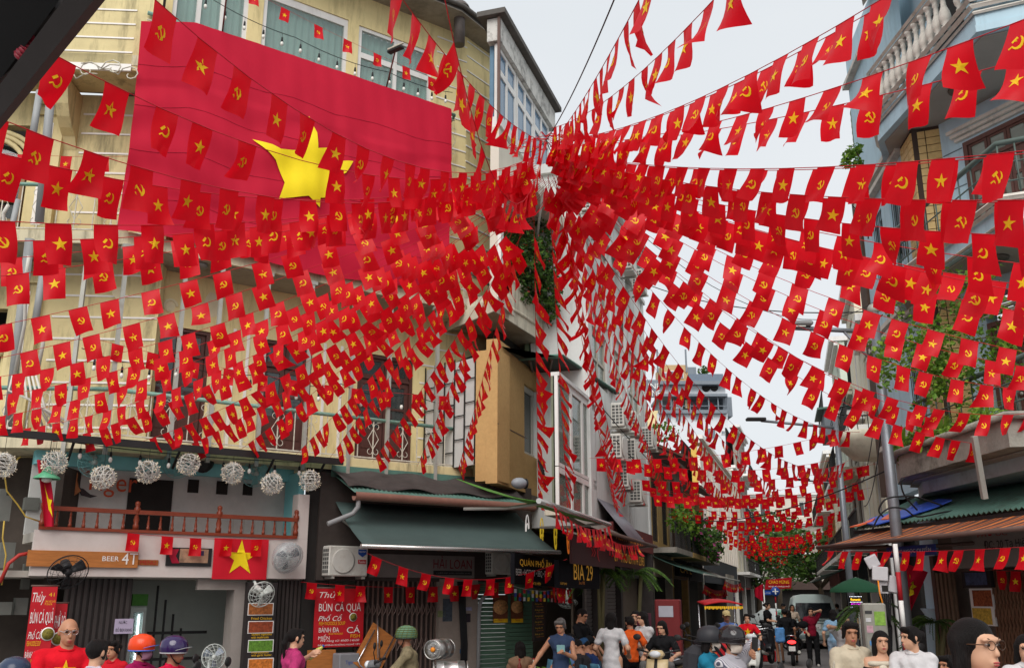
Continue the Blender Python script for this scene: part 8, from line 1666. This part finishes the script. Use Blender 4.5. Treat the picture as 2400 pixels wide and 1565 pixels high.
P('man in netted army helmet and camouflage jacket riding left', 968, 14.0, R(-88), H=1.66, fem=False, pose='ride', seat=.66, top=CAMO, sleeve='long', hair='short', skin=2, helmet=(mat('helmet_army', (96, 132, 104), rough=.6, var=.15), None, True, NETM), res=.013, hands=((-.25, -.42, .12), (.25, -.42, .12)), lean=R(8), bottom=KHA)
scooter('motorbike carrying steel kegs with the army helmet rider', gx(945, 14.0), 14.0, PI, GSC)
KEG = mat('keg_steel', (176, 174, 170), rough=.3, metal=.85, var=.2, scale=5)
def keg(label, p, yaw, tilt=0):
    M = T(*p) @ rot(yaw) @ Matrix.Scale(.8, 4); t = thing('beer_keg', label, 'keg', M, 'steel kegs on the motorbike'); MB(M).lathe([(.1, -.26), (.13, -.255), (.17, -.24), (.17, -.13), (.178, -.12), (.17, -.11), (.17, .11), (.178, .12), (.17, .13), (.17, .24), (.13, .255), (.1, .26)], axis=0, n=24).build('shell', KEG, t)
    for s in (-1, 1): MB(M).ring((s * .29, 0, 0), .155, .012, 24, 0, 6).build('rim', KEG, t)
    MB(M).lathe([(.0, -.29), (.04, -.285), (.04, -.25)], axis=0, n=12).build('valve', TXO, t); m_ = MB(M)
    for k in range(6): a = k * PI / 3; m_.tube([(-.262, .04 * math.cos(a), .04 * math.sin(a)), (-.262, .12 * math.cos(a), .12 * math.sin(a))], .008, 5)
    m_.build('ribs', KEG, t)
kx, ky = gx(1045, 14.1), 14.1
keg('upper steel beer keg showing its round end behind the army helmet rider', (kx - .08, ky, 1.2), R(68)); keg('lower steel beer keg lying across behind the army helmet rider', (kx + .08, ky - .15, .92), R(8))
# closed-shop clutter
u_ = uu(815, -.4); t = thing('beer_crate', 'grey beer crate stacked upon the blue one', 'crate', YF.p(u_, -.4, .6)); MB(YF.at(u_, -.4, .62)).rbox(-.2, .2, -.15, .15, 0, .3, .02).build('body', mat('crate_grey', (128, 128, 132), var=.1), t); text('Tiger', .16, .08, t, WM[t].inverted() @ YF.at(u_ - .08, -.552, .72), TXB)
t = thing('beer_crate', 'blue beer crate under the grey one', 'crate', YF.p(u_, -.4, .3)); MB(YF.at(u_, -.4, .31)).rbox(-.2, .2, -.15, .15, 0, .3, .02).build('body', mat('crate_blue', (34, 56, 130), var=.1), t); text('Tiger', .16, .08, t, WM[t].inverted() @ YF.at(u_ - .08, -.552, .41), TXO)
u_ = uu(880, -.5); t = thing('folding_table', 'pine folding table with steel legs leaning against the gate', 'table', YF.p(u_, -.5, .3)); FM_ = YF.at(u_, -.5, .95) @ Matrix.Rotation(R(-12), 4, 'X') @ Matrix.Rotation(R(35), 4, 'Y'); MB(FM_).box(-.28, .28, -.012, .012, -.42, .42).build('top', PINE, t); MB(FM_).tube([(-.2, -.05, .3), (-.2, -.05, -.35), (-.12, -.05, -.4), (.12, -.05, -.4), (.2, -.05, -.35), (.2, -.05, .5)], .014, 6).tube([(-.26, -.07, .5), (.1, -.07, -.1)], .014, 6).build('legs', CHR, t)
u_ = uu(760, -.2); t = thing('plywood_sheet', 'plain plywood sheet standing behind the ponytail woman', 'board', YF.p(u_, -.2, 0)); MB(YF.M).box(u_ - .3, u_ + .25, -.22, -.2, 0, .98).build('board', PINE, t)
fan('round standing fan at the foot of the open bar', YF.p(uu(508, -.6), -.6, .95), TOC + Vector((0, 0, .05)), .2, FW, mat('fan_grey_blade', (140, 150, 164), rough=.4, var=.05), FW, arm=(0, 0, -.9))
# diners
CHB = mat('chair_blue', (84, 136, 160), rough=.45, var=.06); CHP = Proto(); m = MB()
m.sheet(lambda a, b: ((a - .5) * .4, -.2 + .4 * b, .45 + .02 * math.cos((a - .5) * 3)), 6, 5, .02); CHP.add('seat', m, CHB); m = MB(); m.sheet(lambda a, b: ((a - .5) * (.40 - .08 * b * b), .21 + .05 * b - .04 * math.cos((a - .5) * 2.6), .58 + .3 * b), 8, 6, .015); CHP.add('backrest', m, CHB)
for sx in (-1, 1): CHP.add('leg', MB().tube([(sx * .17, -.18, .45), (sx * .2, -.22, 0)], .018, 6), CHB); CHP.add('leg', MB().tube([(sx * .17, .24, .62), (sx * .17, .2, .45), (sx * .2, .26, 0)], .018, 6), CHB)
cl_ = [(1340, 16.3, 100, 'blue chair left of the diners, nearest the denim woman'), (1372, 15.6, 105, 'first of three blue chairs in a row at the tables'), (1400, 15.8, 105, 'second of three blue chairs in a row at the tables'), (1425, 16.1, 110, 'third of three blue chairs in a row at the tables'), (1440, 17.2, 110, 'blue chair behind the man in navy shirt'), (1255, 17.2, -80, 'blue chair at the small left table'), (1285, 18.0, -70, 'blue chair against the menu board'), (1180, 16.6, -60, 'blue chair by the green shutter')]
for px_, Y_, a, l_ in cl_: CHP.place('plastic_chair', l_, 'chair', T(gx(px_, Y_), Y_, 0) @ rot(R(a)), 'blue plastic chairs')
def table(label, px_, Y_, yaw, L=1.2):
    M = T(gx(px_, Y_), Y_, 0) @ rot(yaw); t = thing('dining_table', label, 'table', M, 'wooden dining tables'); MB(M).rbox(-L / 2, L / 2, -.3, .3, .71, .74, .01).build('top', PINE, t)
    for s in (-1, 1): MB(M).tube([(s * L * .4, -.25, .71), (s * L * .15, .25, 0)], .014, 5).build('leg', STEEL, t); MB(M).tube([(s * L * .4, .25, .71), (s * L * .15, -.25, 0)], .014, 5).build('leg', STEEL, t)
    return M
TM = table('wooden table with bottles between the diners', 1350, 17.0, R(15), 1.3); TM2 = table('small wooden table left of the denim woman', 1246, 16.2, R(10), .9)
for k, (a, b, cc, M) in enumerate(((-.3, 0, (190, 60, 40), TM), (-.1, .1, (60, 120, 70), TM), (.1, -.05, (200, 190, 170), TM), (.3, .1, (180, 150, 60), TM), (-.2, 0, (120, 50, 40), TM2), (.05, .1, (200, 190, 170), TM2))):
    t = thing('condiment_bottle', ['red sauce bottle on the diners table', 'green bottle on the diners table', 'pale jar on the diners table', 'mustard jar on the diners table', 'brown sauce tray jar on the small left table', 'pale jar on the small left table'][k], 'bottle', M @ T(a, b, .74)); MB(M @ T(a, b, .74)).lathe([(.035, 0), (.035, .1), (.014, .15), (.014, .19)], n=10).build('bottle', mat('cond%d' % k, cc, rough=.25, var=.1), t); MB(M @ T(a, b, .74)).lathe([(.016, .19), (.016, .21)], n=8).build('cap', TXR, t)
_, J = P('woman in sleeveless denim dress looking at her phone', 1314, 15.2, R(-12), H=1.6, top=DEN, sleeve='none', hair='bun', hairm=HAIRG, hands=((-.42, -.18, .12), (.1, -.27, .32)), look=(R(-6), R(22)), res=.0125, legs='skirt', bottom=DEN, skin=1)
hp_ = J['M'] @ (Vector(J['hands'][1]) + Vector((-.05, -.05, .06))); t = thing('mobile_phone', 'mobile phone in the denim woman hand', 'phone', hp_); MB(T(*hp_) @ Matrix.Rotation(R(-35), 4, 'X')).rbox(-.06, .06, -.006, .006, -.05, .07, .004).build('body', mat('phone_teal', (110, 150, 150), rough=.3), t)
hp_ = J['M'] @ (Vector(J['hands'][0]) + Vector((-.02, -.04, -.14))); t = thing('herb_bundle', 'bundle of green herbs held low by the denim woman', 'vegetables', hp_); leaves('leaves', [(hp_ + Vector((-.12 + .12 * k, 0, .02 * k)), (.12, .1, .07)) for k in range(3)], 130, .06, LFY, t, 51)
P('seated diner in brown shirt looking away at the left table', 1219, 16.6, R(200), pose='sit', seat=.45, top=cloth('brown', (134, 106, 84)), hair='bob', res=.014, sleeve='long', hands=((-.15, -.35, .15), (.15, -.35, .15)), H=1.55)
P('man in black t-shirt standing behind the dining table', 1362, 18.6, R(60), H=1.7, fem=False, top=BLKC, res=.014, skin=1, hands=((-.2, -.3, .1), (.2, -.35, .05)), look=(0, R(20)), hair='short')
P('seated diner in light blue shirt, half hidden at the table', 1334, 17.6, R(80), pose='sit', top=cloth('sky', (110, 150, 200)), res=.015, fem=False, hands=((-.15, -.35, .2), (.15, -.35, .2)), look=(0, R(20)))
P('seated diner with black cap bent over the table', 1352, 17.4, R(70), pose='sit', top=cloth('charcoal', (52, 52, 56)), cap=BLKC, res=.015, fem=False, lean=R(20), hands=((-.15, -.35, .2), (.15, -.35, .2)), look=(0, R(25)))
P('seated diner with dark hair and dark shirt in front of the table', 1382, 16.4, R(-110), pose='sit', top=cloth('dark', (46, 44, 46)), res=.014, fem=False, lean=R(22), hands=((-.15, -.35, .22), (.15, -.38, .25)), look=(0, R(28)), bottom=BLKC)
P('seated man with blue cap and navy t-shirt eating', 1402, 16.7, R(-105), pose='sit', top=cloth('navy', (34, 52, 96)), cap=cloth('capblue', (44, 76, 112)), res=.014, fem=False, lean=R(24), hands=((-.12, -.32, .3), (.12, -.32, .32)), look=(0, R(25)), bottom=KHA, glasses=BLKM, legs='shorts')
P('woman in long white dress standing with her back turned', 1432, 16.9, R(160), H=1.66, top=cloth('white', (206, 204, 204)), hair='bob', res=.014, hem=-.45, legs='none', hands=((-.25, -.2, .15), (.25, -.15, .1)), skin=0)
P('person in orange t-shirt and dark apron seen from behind', 1477, 17.6, R(195), H=1.58, top=cloth('orange', (222, 92, 34)), hair='short', res=.014, hands=((-.28, -.0, .05), (.35, -.3, .3)), bottom=BLKC)
P('woman in black top behind the orange t-shirt', 1490, 19.0, R(-20), H=1.66, top=BLKC, hair='long', res=.015, hands=((-.2, -.2, .15), (.2, -.2, .15)), skin=0)
P('woman in white t-shirt and wide black trousers with folded arms', 1508, 18.0, R(-55), H=1.66, top=cloth('white', (206, 204, 204)), hair='long', res=.014, hands=((.05, -.25, .22), (-.05, -.25, .2)), bottom=BLKC, skin=0, look=(R(-15), R(8)))
P('young woman in black sitting on the cream scooter', 1551, 17.2, R(-25), H=1.58, pose='ride', seat=.76, top=BLKC, bottom=GRYP, hair='bob', res=.014, hands=((-.28, -.3, .22), (.28, -.3, .22)), shoes=SHW, skin=0, look=(R(-12), R(15)))
scooter('cream scooter parked facing the camera', gx(1551, 17.2) - .02, 16.9, R(-118), CRS)
t = thing('red_bin', 'red kiosk cabinet with notices behind the cream scooter', 'cabinet', (gx(1567, 21), 21, 0)); c = T(gx(1567, 21), 21, 0) @ rot(R(-15)); MB(c).rbox(-.26, .26, -.2, .2, 0, 1.85, .02).build('body', mat('kiosk_red', (112, 32, 34), rough=.6, var=.12), t); MB(c).box(-.18, .12, -.21, -.203, 1.5, 1.72).build('notice', mat('notice_pale', (170, 170, 180), var=.1), t)
shop_sign('maroon standing board with yellow and white lettering behind the orange t-shirt', 1500, 1437, 1528, 1537, -1.6, .05, mat('board_maroon', (90, 30, 50), var=.1), [('Bánh', .1, .06, .7, .22, TXY), ('ĐÁ', .1, .4, .6, .52, TXW), ('NOODLE', .1, .55, .8, .62, TXY), ('k', .2, .66, .7, .8, TXW)])
palm('large palm in front of the dim gold phone number sign', (gx(1495, 22), 22.5, .3), 2.1, 18, .75, 23); palm('palm beside the restaurant menu wall', (gx(1405, 21.5), 21.3, .6), 1.8, 16, .65, 24)
# riders in the street
MSKW = cloth('mask_beige', (206, 192, 178))
P('motorbike passenger in blue jacket and matte black helmet with backpack', 1660, 10.9, R(62), H=1.6, pose='ride', seat=.80, top=cloth('cyan', (36, 120, 148)), sleeve='long', helmet=(mat('helmet_matte', (46, 46, 50), rough=.5, var=.05), None), mask=MSKW, glasses=BLKM, res=.0115, hands=((-.2, -.35, .1), (.2, -.35, .1)), hair='bob')
STRI = mat('cloth_stripe', (160, 158, 168), rough=.85, var=.1); n_ = STRI.node_tree.nodes; l_ = STRI.node_tree.links; wv = n_.new('ShaderNodeTexWave'); wv.bands_direction = 'X'; wv.inputs['Scale'].default_value = 24; tcn = n_.new('ShaderNodeTexCoord'); l_.new(tcn.outputs['Object'], wv.inputs[0]); rp_ = n_.new('ShaderNodeValToRGB'); rp_.color_ramp.elements[0].color = (.08, .08, .12, 1); rp_.color_ramp.elements[1].color = (.6, .58, .6, 1); rp_.color_ramp.elements[0].position = .3; rp_.color_ramp.elements[1].position = .55; l_.new(wv.outputs[0], rp_.inputs[0]); l_.new(rp_.outputs[0], n_['Principled BSDF'].inputs['Base Color'])
_, J = P('rider in striped shirt, cap helmet and face mask holding a phone to his ear', 1712, 10.4, R(50), H=1.68, fem=False, pose='ride', seat=.74, top=STRI, sleeve='elbow', helmet=(mat('helmet_gloss', (36, 32, 34), rough=.12, var=.05, spec=.6), mat('visor_dark', (60, 56, 58), rough=.3)), mask=MSKW, res=.0115, hands=((-.1, -.6, .25), (.16, -.16, .62)), look=(R(-18), R(4)), w=1.08, skin=1)
hp_ = J['M'] @ (Vector(J['hands'][1]) + Vector((-.02, -.04, .06))); t = thing('mobile_phone', 'black phone at the striped rider ear', 'phone', hp_); MB(T(*hp_) @ rot(R(50)) @ Matrix.Rotation(R(15), 4, 'Y')).rbox(-.006, .006, -.035, .035, -.06, .08, .004).build('body', BLKM, t)
scooter('maroon motorbike ridden by the striped shirt rider', gx(1738, 10.3) + .12, 10.0, R(-38), RSC, name='motorbike')
bp = J['M']; t = thing('backpack', 'large dark grey backpack on the blue jacket passenger', 'bag', T(gx(1632, 11.0), 11.05, 1.0)); MB(T(gx(1632, 11.0), 11.05, 1.12) @ rot(R(62)) @ Matrix.Rotation(R(8), 4, 'X')).rbox(-.17, .17, -.12, .14, -.26, .27, .08).build('bag', mat('bag_grey', (48, 48, 52), rough=.8, var=.15, bump=.3), t)
for s in (-1, 1): MB(T(gx(1632, 11.0), 11.05, 1.12) @ rot(R(62))).tube([(s * .1, -.1, .22), (s * .12, -.22, .3), (s * .13, -.34, .15), (s * .12, -.2, -.15)], .022, 6).build('strap', BLKC, t)
P('woman in red star t-shirt riding a white scooter towards the camera', 1750, 24.5, R(-12), H=1.58, pose='ride', seat=.76, top=cloth('starred', (206, 20, 36)), star=True, hair='bun', res=.015, hands=((-.3, -.35, .25), (.3, -.35, .25)), skin=0)
scooter('white scooter ridden by the red star t-shirt woman', gx(1755, 24.3), 24.2, R(-104), WSC)
cyM = T(gx(1700, 20), 20.5, 0); t = thing('cyclo', 'three-wheeled cyclo with red fringed canopy behind the riders', 'cyclo', cyM); MB(cyM).sheet(lambda a, b: ((a - .5) * .78, (b - .5) * .8, 1.74 + .08 * math.cos((a - .5) * 2.6) + .05 * b), 8, 6, .03).build('canopy', mat('cyclo_red', (176, 24, 32), rough=.7, var=.08), t); fr_m = MB(cyM)
for k in range(20): fr_m.box(-.39 + k * .039, -.36 + k * .039, -.42, -.41, 1.66 + .015 * (k % 2), 1.72)
fr_m.build('fringe', TXY, t, kind='stuff'); MB(cyM).rbox(-.36, .36, -.3, .3, .45, 1.0, .08).build('seat_tub', mat('cyclo_red', (176, 24, 32)), t)
for s in (-1, 1): MB(cyM).tube([(s * .36, .3, .6), (s * .37, .35, 1.74)], .012, 5).build('canopy_post', CHR, t); wheel(cyM @ T(s * .42, -.1, .3) @ rot(PI / 2), .3, .04, t)
wheel(cyM @ T(0, 1.0, .3) @ rot(PI / 2), .3, .04, t)
P('cyclo driver in blue shirt behind the red canopy', 1702, 21.6, R(0), H=1.6, pose='ride', seat=.85, top=cloth('cyanblue', (84, 110, 170)), fem=False, cap=mat('hat_straw', (190, 170, 120)), res=.016, skin=2)
P('scooter rider in black seen from behind with a long ponytail', 1846, 30, R(170), H=1.6, pose='ride', seat=.76, top=BLKC, hair='long', res=.016, legs='shorts', hands=((-.3, -.35, .25), (.3, -.35, .25)))
P('second person sitting behind on the rear-lit scooter', 1838, 29.4, R(175), H=1.62, pose='ride', seat=.78, top=BLKC, hair='bun', res=.016, legs='shorts')
scooter('dark scooter with glowing red tail light seen from behind', gx(1842, 30), 29.6, R(74), KSC, lit=True)
t = thing('shopping_bag', 'blue and pink shopping bag hanging from the rear-lit scooter', 'bag', (gx(1826, 29.3), 29.3, .7)); MB(T(gx(1824, 29.3), 29.3, .62)).rbox(-.14, .14, -.06, .06, 0, .42, .04).build('bag', mat('bag_blue', (90, 150, 210), var=.4, scale=8), t)
P('woman in black dress standing on the left pavement by the bicycles', 1797, 33, R(60), H=1.62, top=BLKC, hem=-.4, legs='none', res=.017, hair='bun', hands=((-.1, -.3, .2), (.1, -.3, .2)), skin=0, z0=.12)
P('person in mint shirt by the pale car', 1836, 41, R(-30), H=1.65, top=cloth('mint', (140, 190, 170)), fem=False, res=.02, cap=BLKC); P('person in beige walking behind the black scooter riders', 1856, 36, R(0), H=1.65, top=cloth('beige2', (200, 180, 160)), res=.02, hair='bob')
_, J = P('woman in dark red top holding her hand to her forehead, before the van', 1899, 28.6, R(-10), H=1.62, top=cloth('wine', (126, 22, 44)), bottom=BLKC, hair='bun', res=.014, hands=((-.16, -.2, .12), (.13, -.16, .72)), shoes=SHW, skin=0, sleeve='short')
t = thing('shoulder_bag', 'black cap and bag carried by the dark red top woman', 'bag', J['M'] @ Vector((-.25, -.1, 1.0))); MB(J['M']).ell((-.26, -.16, 1.2), (.16, .09, .11), 12, 8).build('cap', BLKC, t)
P('woman in light blue top with dark hair standing by the van', 1952, 24.5, R(150), H=1.62, top=cloth('paleblue', (140, 176, 204)), hair='long', res=.016, bottom=cloth('paledenim', (150, 170, 190)), skin=0); P('woman in white covering her mouth behind the beige t-shirt', 1972, 18.5, R(20), H=1.58, top=cloth('white', (206, 204, 204)), hair='bob', res=.016, hands=((-.15, -.15, .6), (.2, -.1, .1)), skin=0)
_, J = P('woman in loose beige t-shirt with cloth tote bag', 1990, 10.6, R(18), H=1.66, top=cloth('beige', (196, 184, 160)), bottom=BLKC, hair='bun', res=.0115, sleeve='elbow', w=1.08, hands=((-.3, -.12, -.02), (.3, -.05, .0)), look=(R(-22), R(4)), skin=1)
bx0 = J['M'] @ Vector((-.24, -.1, 1.0)); t = thing('tote_bag', 'cream cloth tote bag on the beige t-shirt woman shoulder', 'bag', bx0); MB(T(*bx0) @ rot(R(10))).rbox(-.13, .13, -.06, .06, -.22, .18, .05).build('bag', cloth('tote', (206, 196, 178)), t)
MB().tube([bx0 + Vector((-.06, 0, .17)), J['M'] @ (Vector(J['S'][0]) + Vector((0, 0, .07))), bx0 + Vector((.08, .05, .17))], .014, 5).build('strap', cloth('tote', (206, 196, 178)), t)
_, J = P('young woman in black off-shoulder top with cream bow', 2062, 10.5, R(0), H=1.57, top=BLKC, sleeve='long', hair='long', res=.0115, hands=((-.08, -.28, .2), (.06, -.3, .16)), neckline=.13, skin=0, legs='skirt', bottom=cloth('cream', (206, 196, 176)), look=(R(-6), 0))
m = MB(J['M'] @ Matrix.Translation(J['chest']))
for s in (-1, 1): m.ell((s * .05, -.15, .02), (.05, .02, .032), 10, 6); m.sheet(lambda a, b, s=s: (s * .01 + s * .06 * b + (a - .5) * .05, -.15 - .01 * b, -.02 - .22 * b), 3, 5, .006)
_['label']; child('bow', m.mesh('bow', cloth('cream', (206, 196, 176)), J['M'].inverted()), _)
m = MB(); c0_ = J['nb'] - Vector((0, 0, .1)); m.ring(c0_, .17, .03, 26, 2, 6, .62); child('collar_band', m.mesh('collar_band', cloth('cream', (206, 196, 176))), _)
hp_ = J['M'] @ (Vector(J['hands'][0]) + Vector((-.01, -.06, -.02))); t = thing('mobile_phone', 'dark phone in the off-shoulder woman hands', 'phone', hp_); MB(T(*hp_) @ Matrix.Rotation(R(60), 4, 'X')).rbox(-.035, .035, -.005, .005, -.06, .08, .004).build('body', BLKM, t)
_, J = P('woman in white t-shirt looking left, holding a paper', 2135, 10.3, R(-30), H=1.62, top=cloth('white', (206, 204, 204)), bottom=BLKC, hair='bun', res=.0115, sleeve='elbow', w=1.06, hands=((-.2, -.3, .08), (.08, -.3, .1)), look=(R(-55), 0), skin=0)
hp_ = J['M'] @ (Vector(J['hands'][0]) + Vector((.05, -.08, .0))); t = thing('paper_sheet', 'white paper held by the white t-shirt woman', 'paper', hp_); MB(T(*hp_) @ rot(R(-20))).sheet(lambda a, b: ((a - .5) * .2, (b - .5) * .14, .02 * math.sin(a * 3)), 4, 3, .002).build('sheet', TXW, t)
P('near woman with long straight black hair, brown glasses and red lips at lower right', 2288, 4.4, R(24), H=1.66, z0=.16, top=cloth('red3', (170, 24, 34)), hair='long', res=.009, glasses=mat('glasses_brown', (74, 50, 34), rough=.2), look=(R(4), 0), skin=0)
P('woman with bob haircut in white t-shirt at the right picture edge', 2402, 8.6, R(-12), H=1.6, top=cloth('white', (206, 204, 204)), hair='bob', res=.0115, look=(R(-10), R(6)), skin=0)
P('person in dark clothes seated low behind the near woman', 2216, 11.2, R(-70), H=1.6, pose='sit', seat=.5, top=cloth('dark', (46, 44, 46)), hair='short', res=.014, skin=1, hands=((-.2, -.3, .2), (.2, -.3, .2)))
scooter('black motorbike parked beside the right shop pillar', gx(2165, 13), 13, R(120), KSC); scooter('dark motorbike parked on the left pavement behind the riders', gx(1608, 17.5), 17.6, R(40), KSC, z0=.12); scooter('second dark motorbike parked close behind on the left pavement', gx(1625, 19), 19.2, R(45), GSC, z0=.12); scooter('black motorbike leaning among bicycles down the left side', gx(1785, 27.5), 27.5, R(60), KSC, z0=.12); scooter('grey motorbike parked by the pale car', gx(1822, 37), 37, R(150), GSC); scooter('another parked motorbike beside the pale car', gx(1806, 38), 38, R(140), KSC)
for k, (px_, Y_, yw, cc) in enumerate(((1985, 31, 160, (60, 60, 70)), (2000, 26, 170, (170, 140, 110)), (1868, 46, 10, (150, 60, 60)), (1990, 38, 180, (60, 80, 120)), (1962, 44, 175, (200, 200, 200)))): P(['distant walker in dark shirt right of the van', 'distant walker in tan shirt by the umbrella', 'distant walker in rust shirt left of the van', 'distant walker in blue right behind the van', 'distant walker in white beyond the van'][k], px_, Y_, R(yw), top=cloth('far%d' % k, cc), res=.022, hair='short', H=1.62)
def bicycle(label, x, y, yaw):
    M = T(x, y, .12) @ rot(yaw); t = thing('bicycle', label, 'bicycle', M); 
    for s in (-1, 1): w_ = MB(M).ring((s * .52, 0, .33), .32, .016, 24, 1, 5).build('wheel', TYR, t); m_ = MB(M); [m_.tube([(s * .52, 0, .33), (s * .52 + .31 * math.cos(a * PI / 6), 0, .33 + .31 * math.sin(a * PI / 6))], .002, 3) for a in range(12)]; m_.build('spokes', CHR, w_)
    MB(M).tube([(-.52, 0, .33), (-.1, 0, .3), (.35, 0, .75), (-.2, 0, .78), (-.52, 0, .33)], .014, 5).tube([(-.1, 0, .3), (-.22, 0, .88)], .014, 5).tube([(.52, 0, .33), (.38, 0, .95)], .014, 5).build('frame', BLKM, t); MB(M).ell((-.24, 0, .9), (.12, .06, .03), 10, 6).build('saddle', SEATM, t); MB(M).tube([(.3, -.26, 1.0), (.38, 0, .96), (.3, .26, 1.0)], .012, 5).build('handlebar', CHR, t)
bicycle('bicycle leaning at the left pavement before the EDX wall', gx(1772, 26), 26, R(70)); bicycle('second bicycle parked just behind on the left pavement', gx(1780, 28.5), 28.5, R(75))
t = thing('red_crate', 'red plastic crate on the left pavement', 'crate', (gx(1793, 29), 29, .12)); MB(T(gx(1793, 29), 29, .12)).rbox(-.2, .2, -.15, .15, 0, .3, .02).build('body', mat('crate_red', (180, 36, 40), var=.08), t)
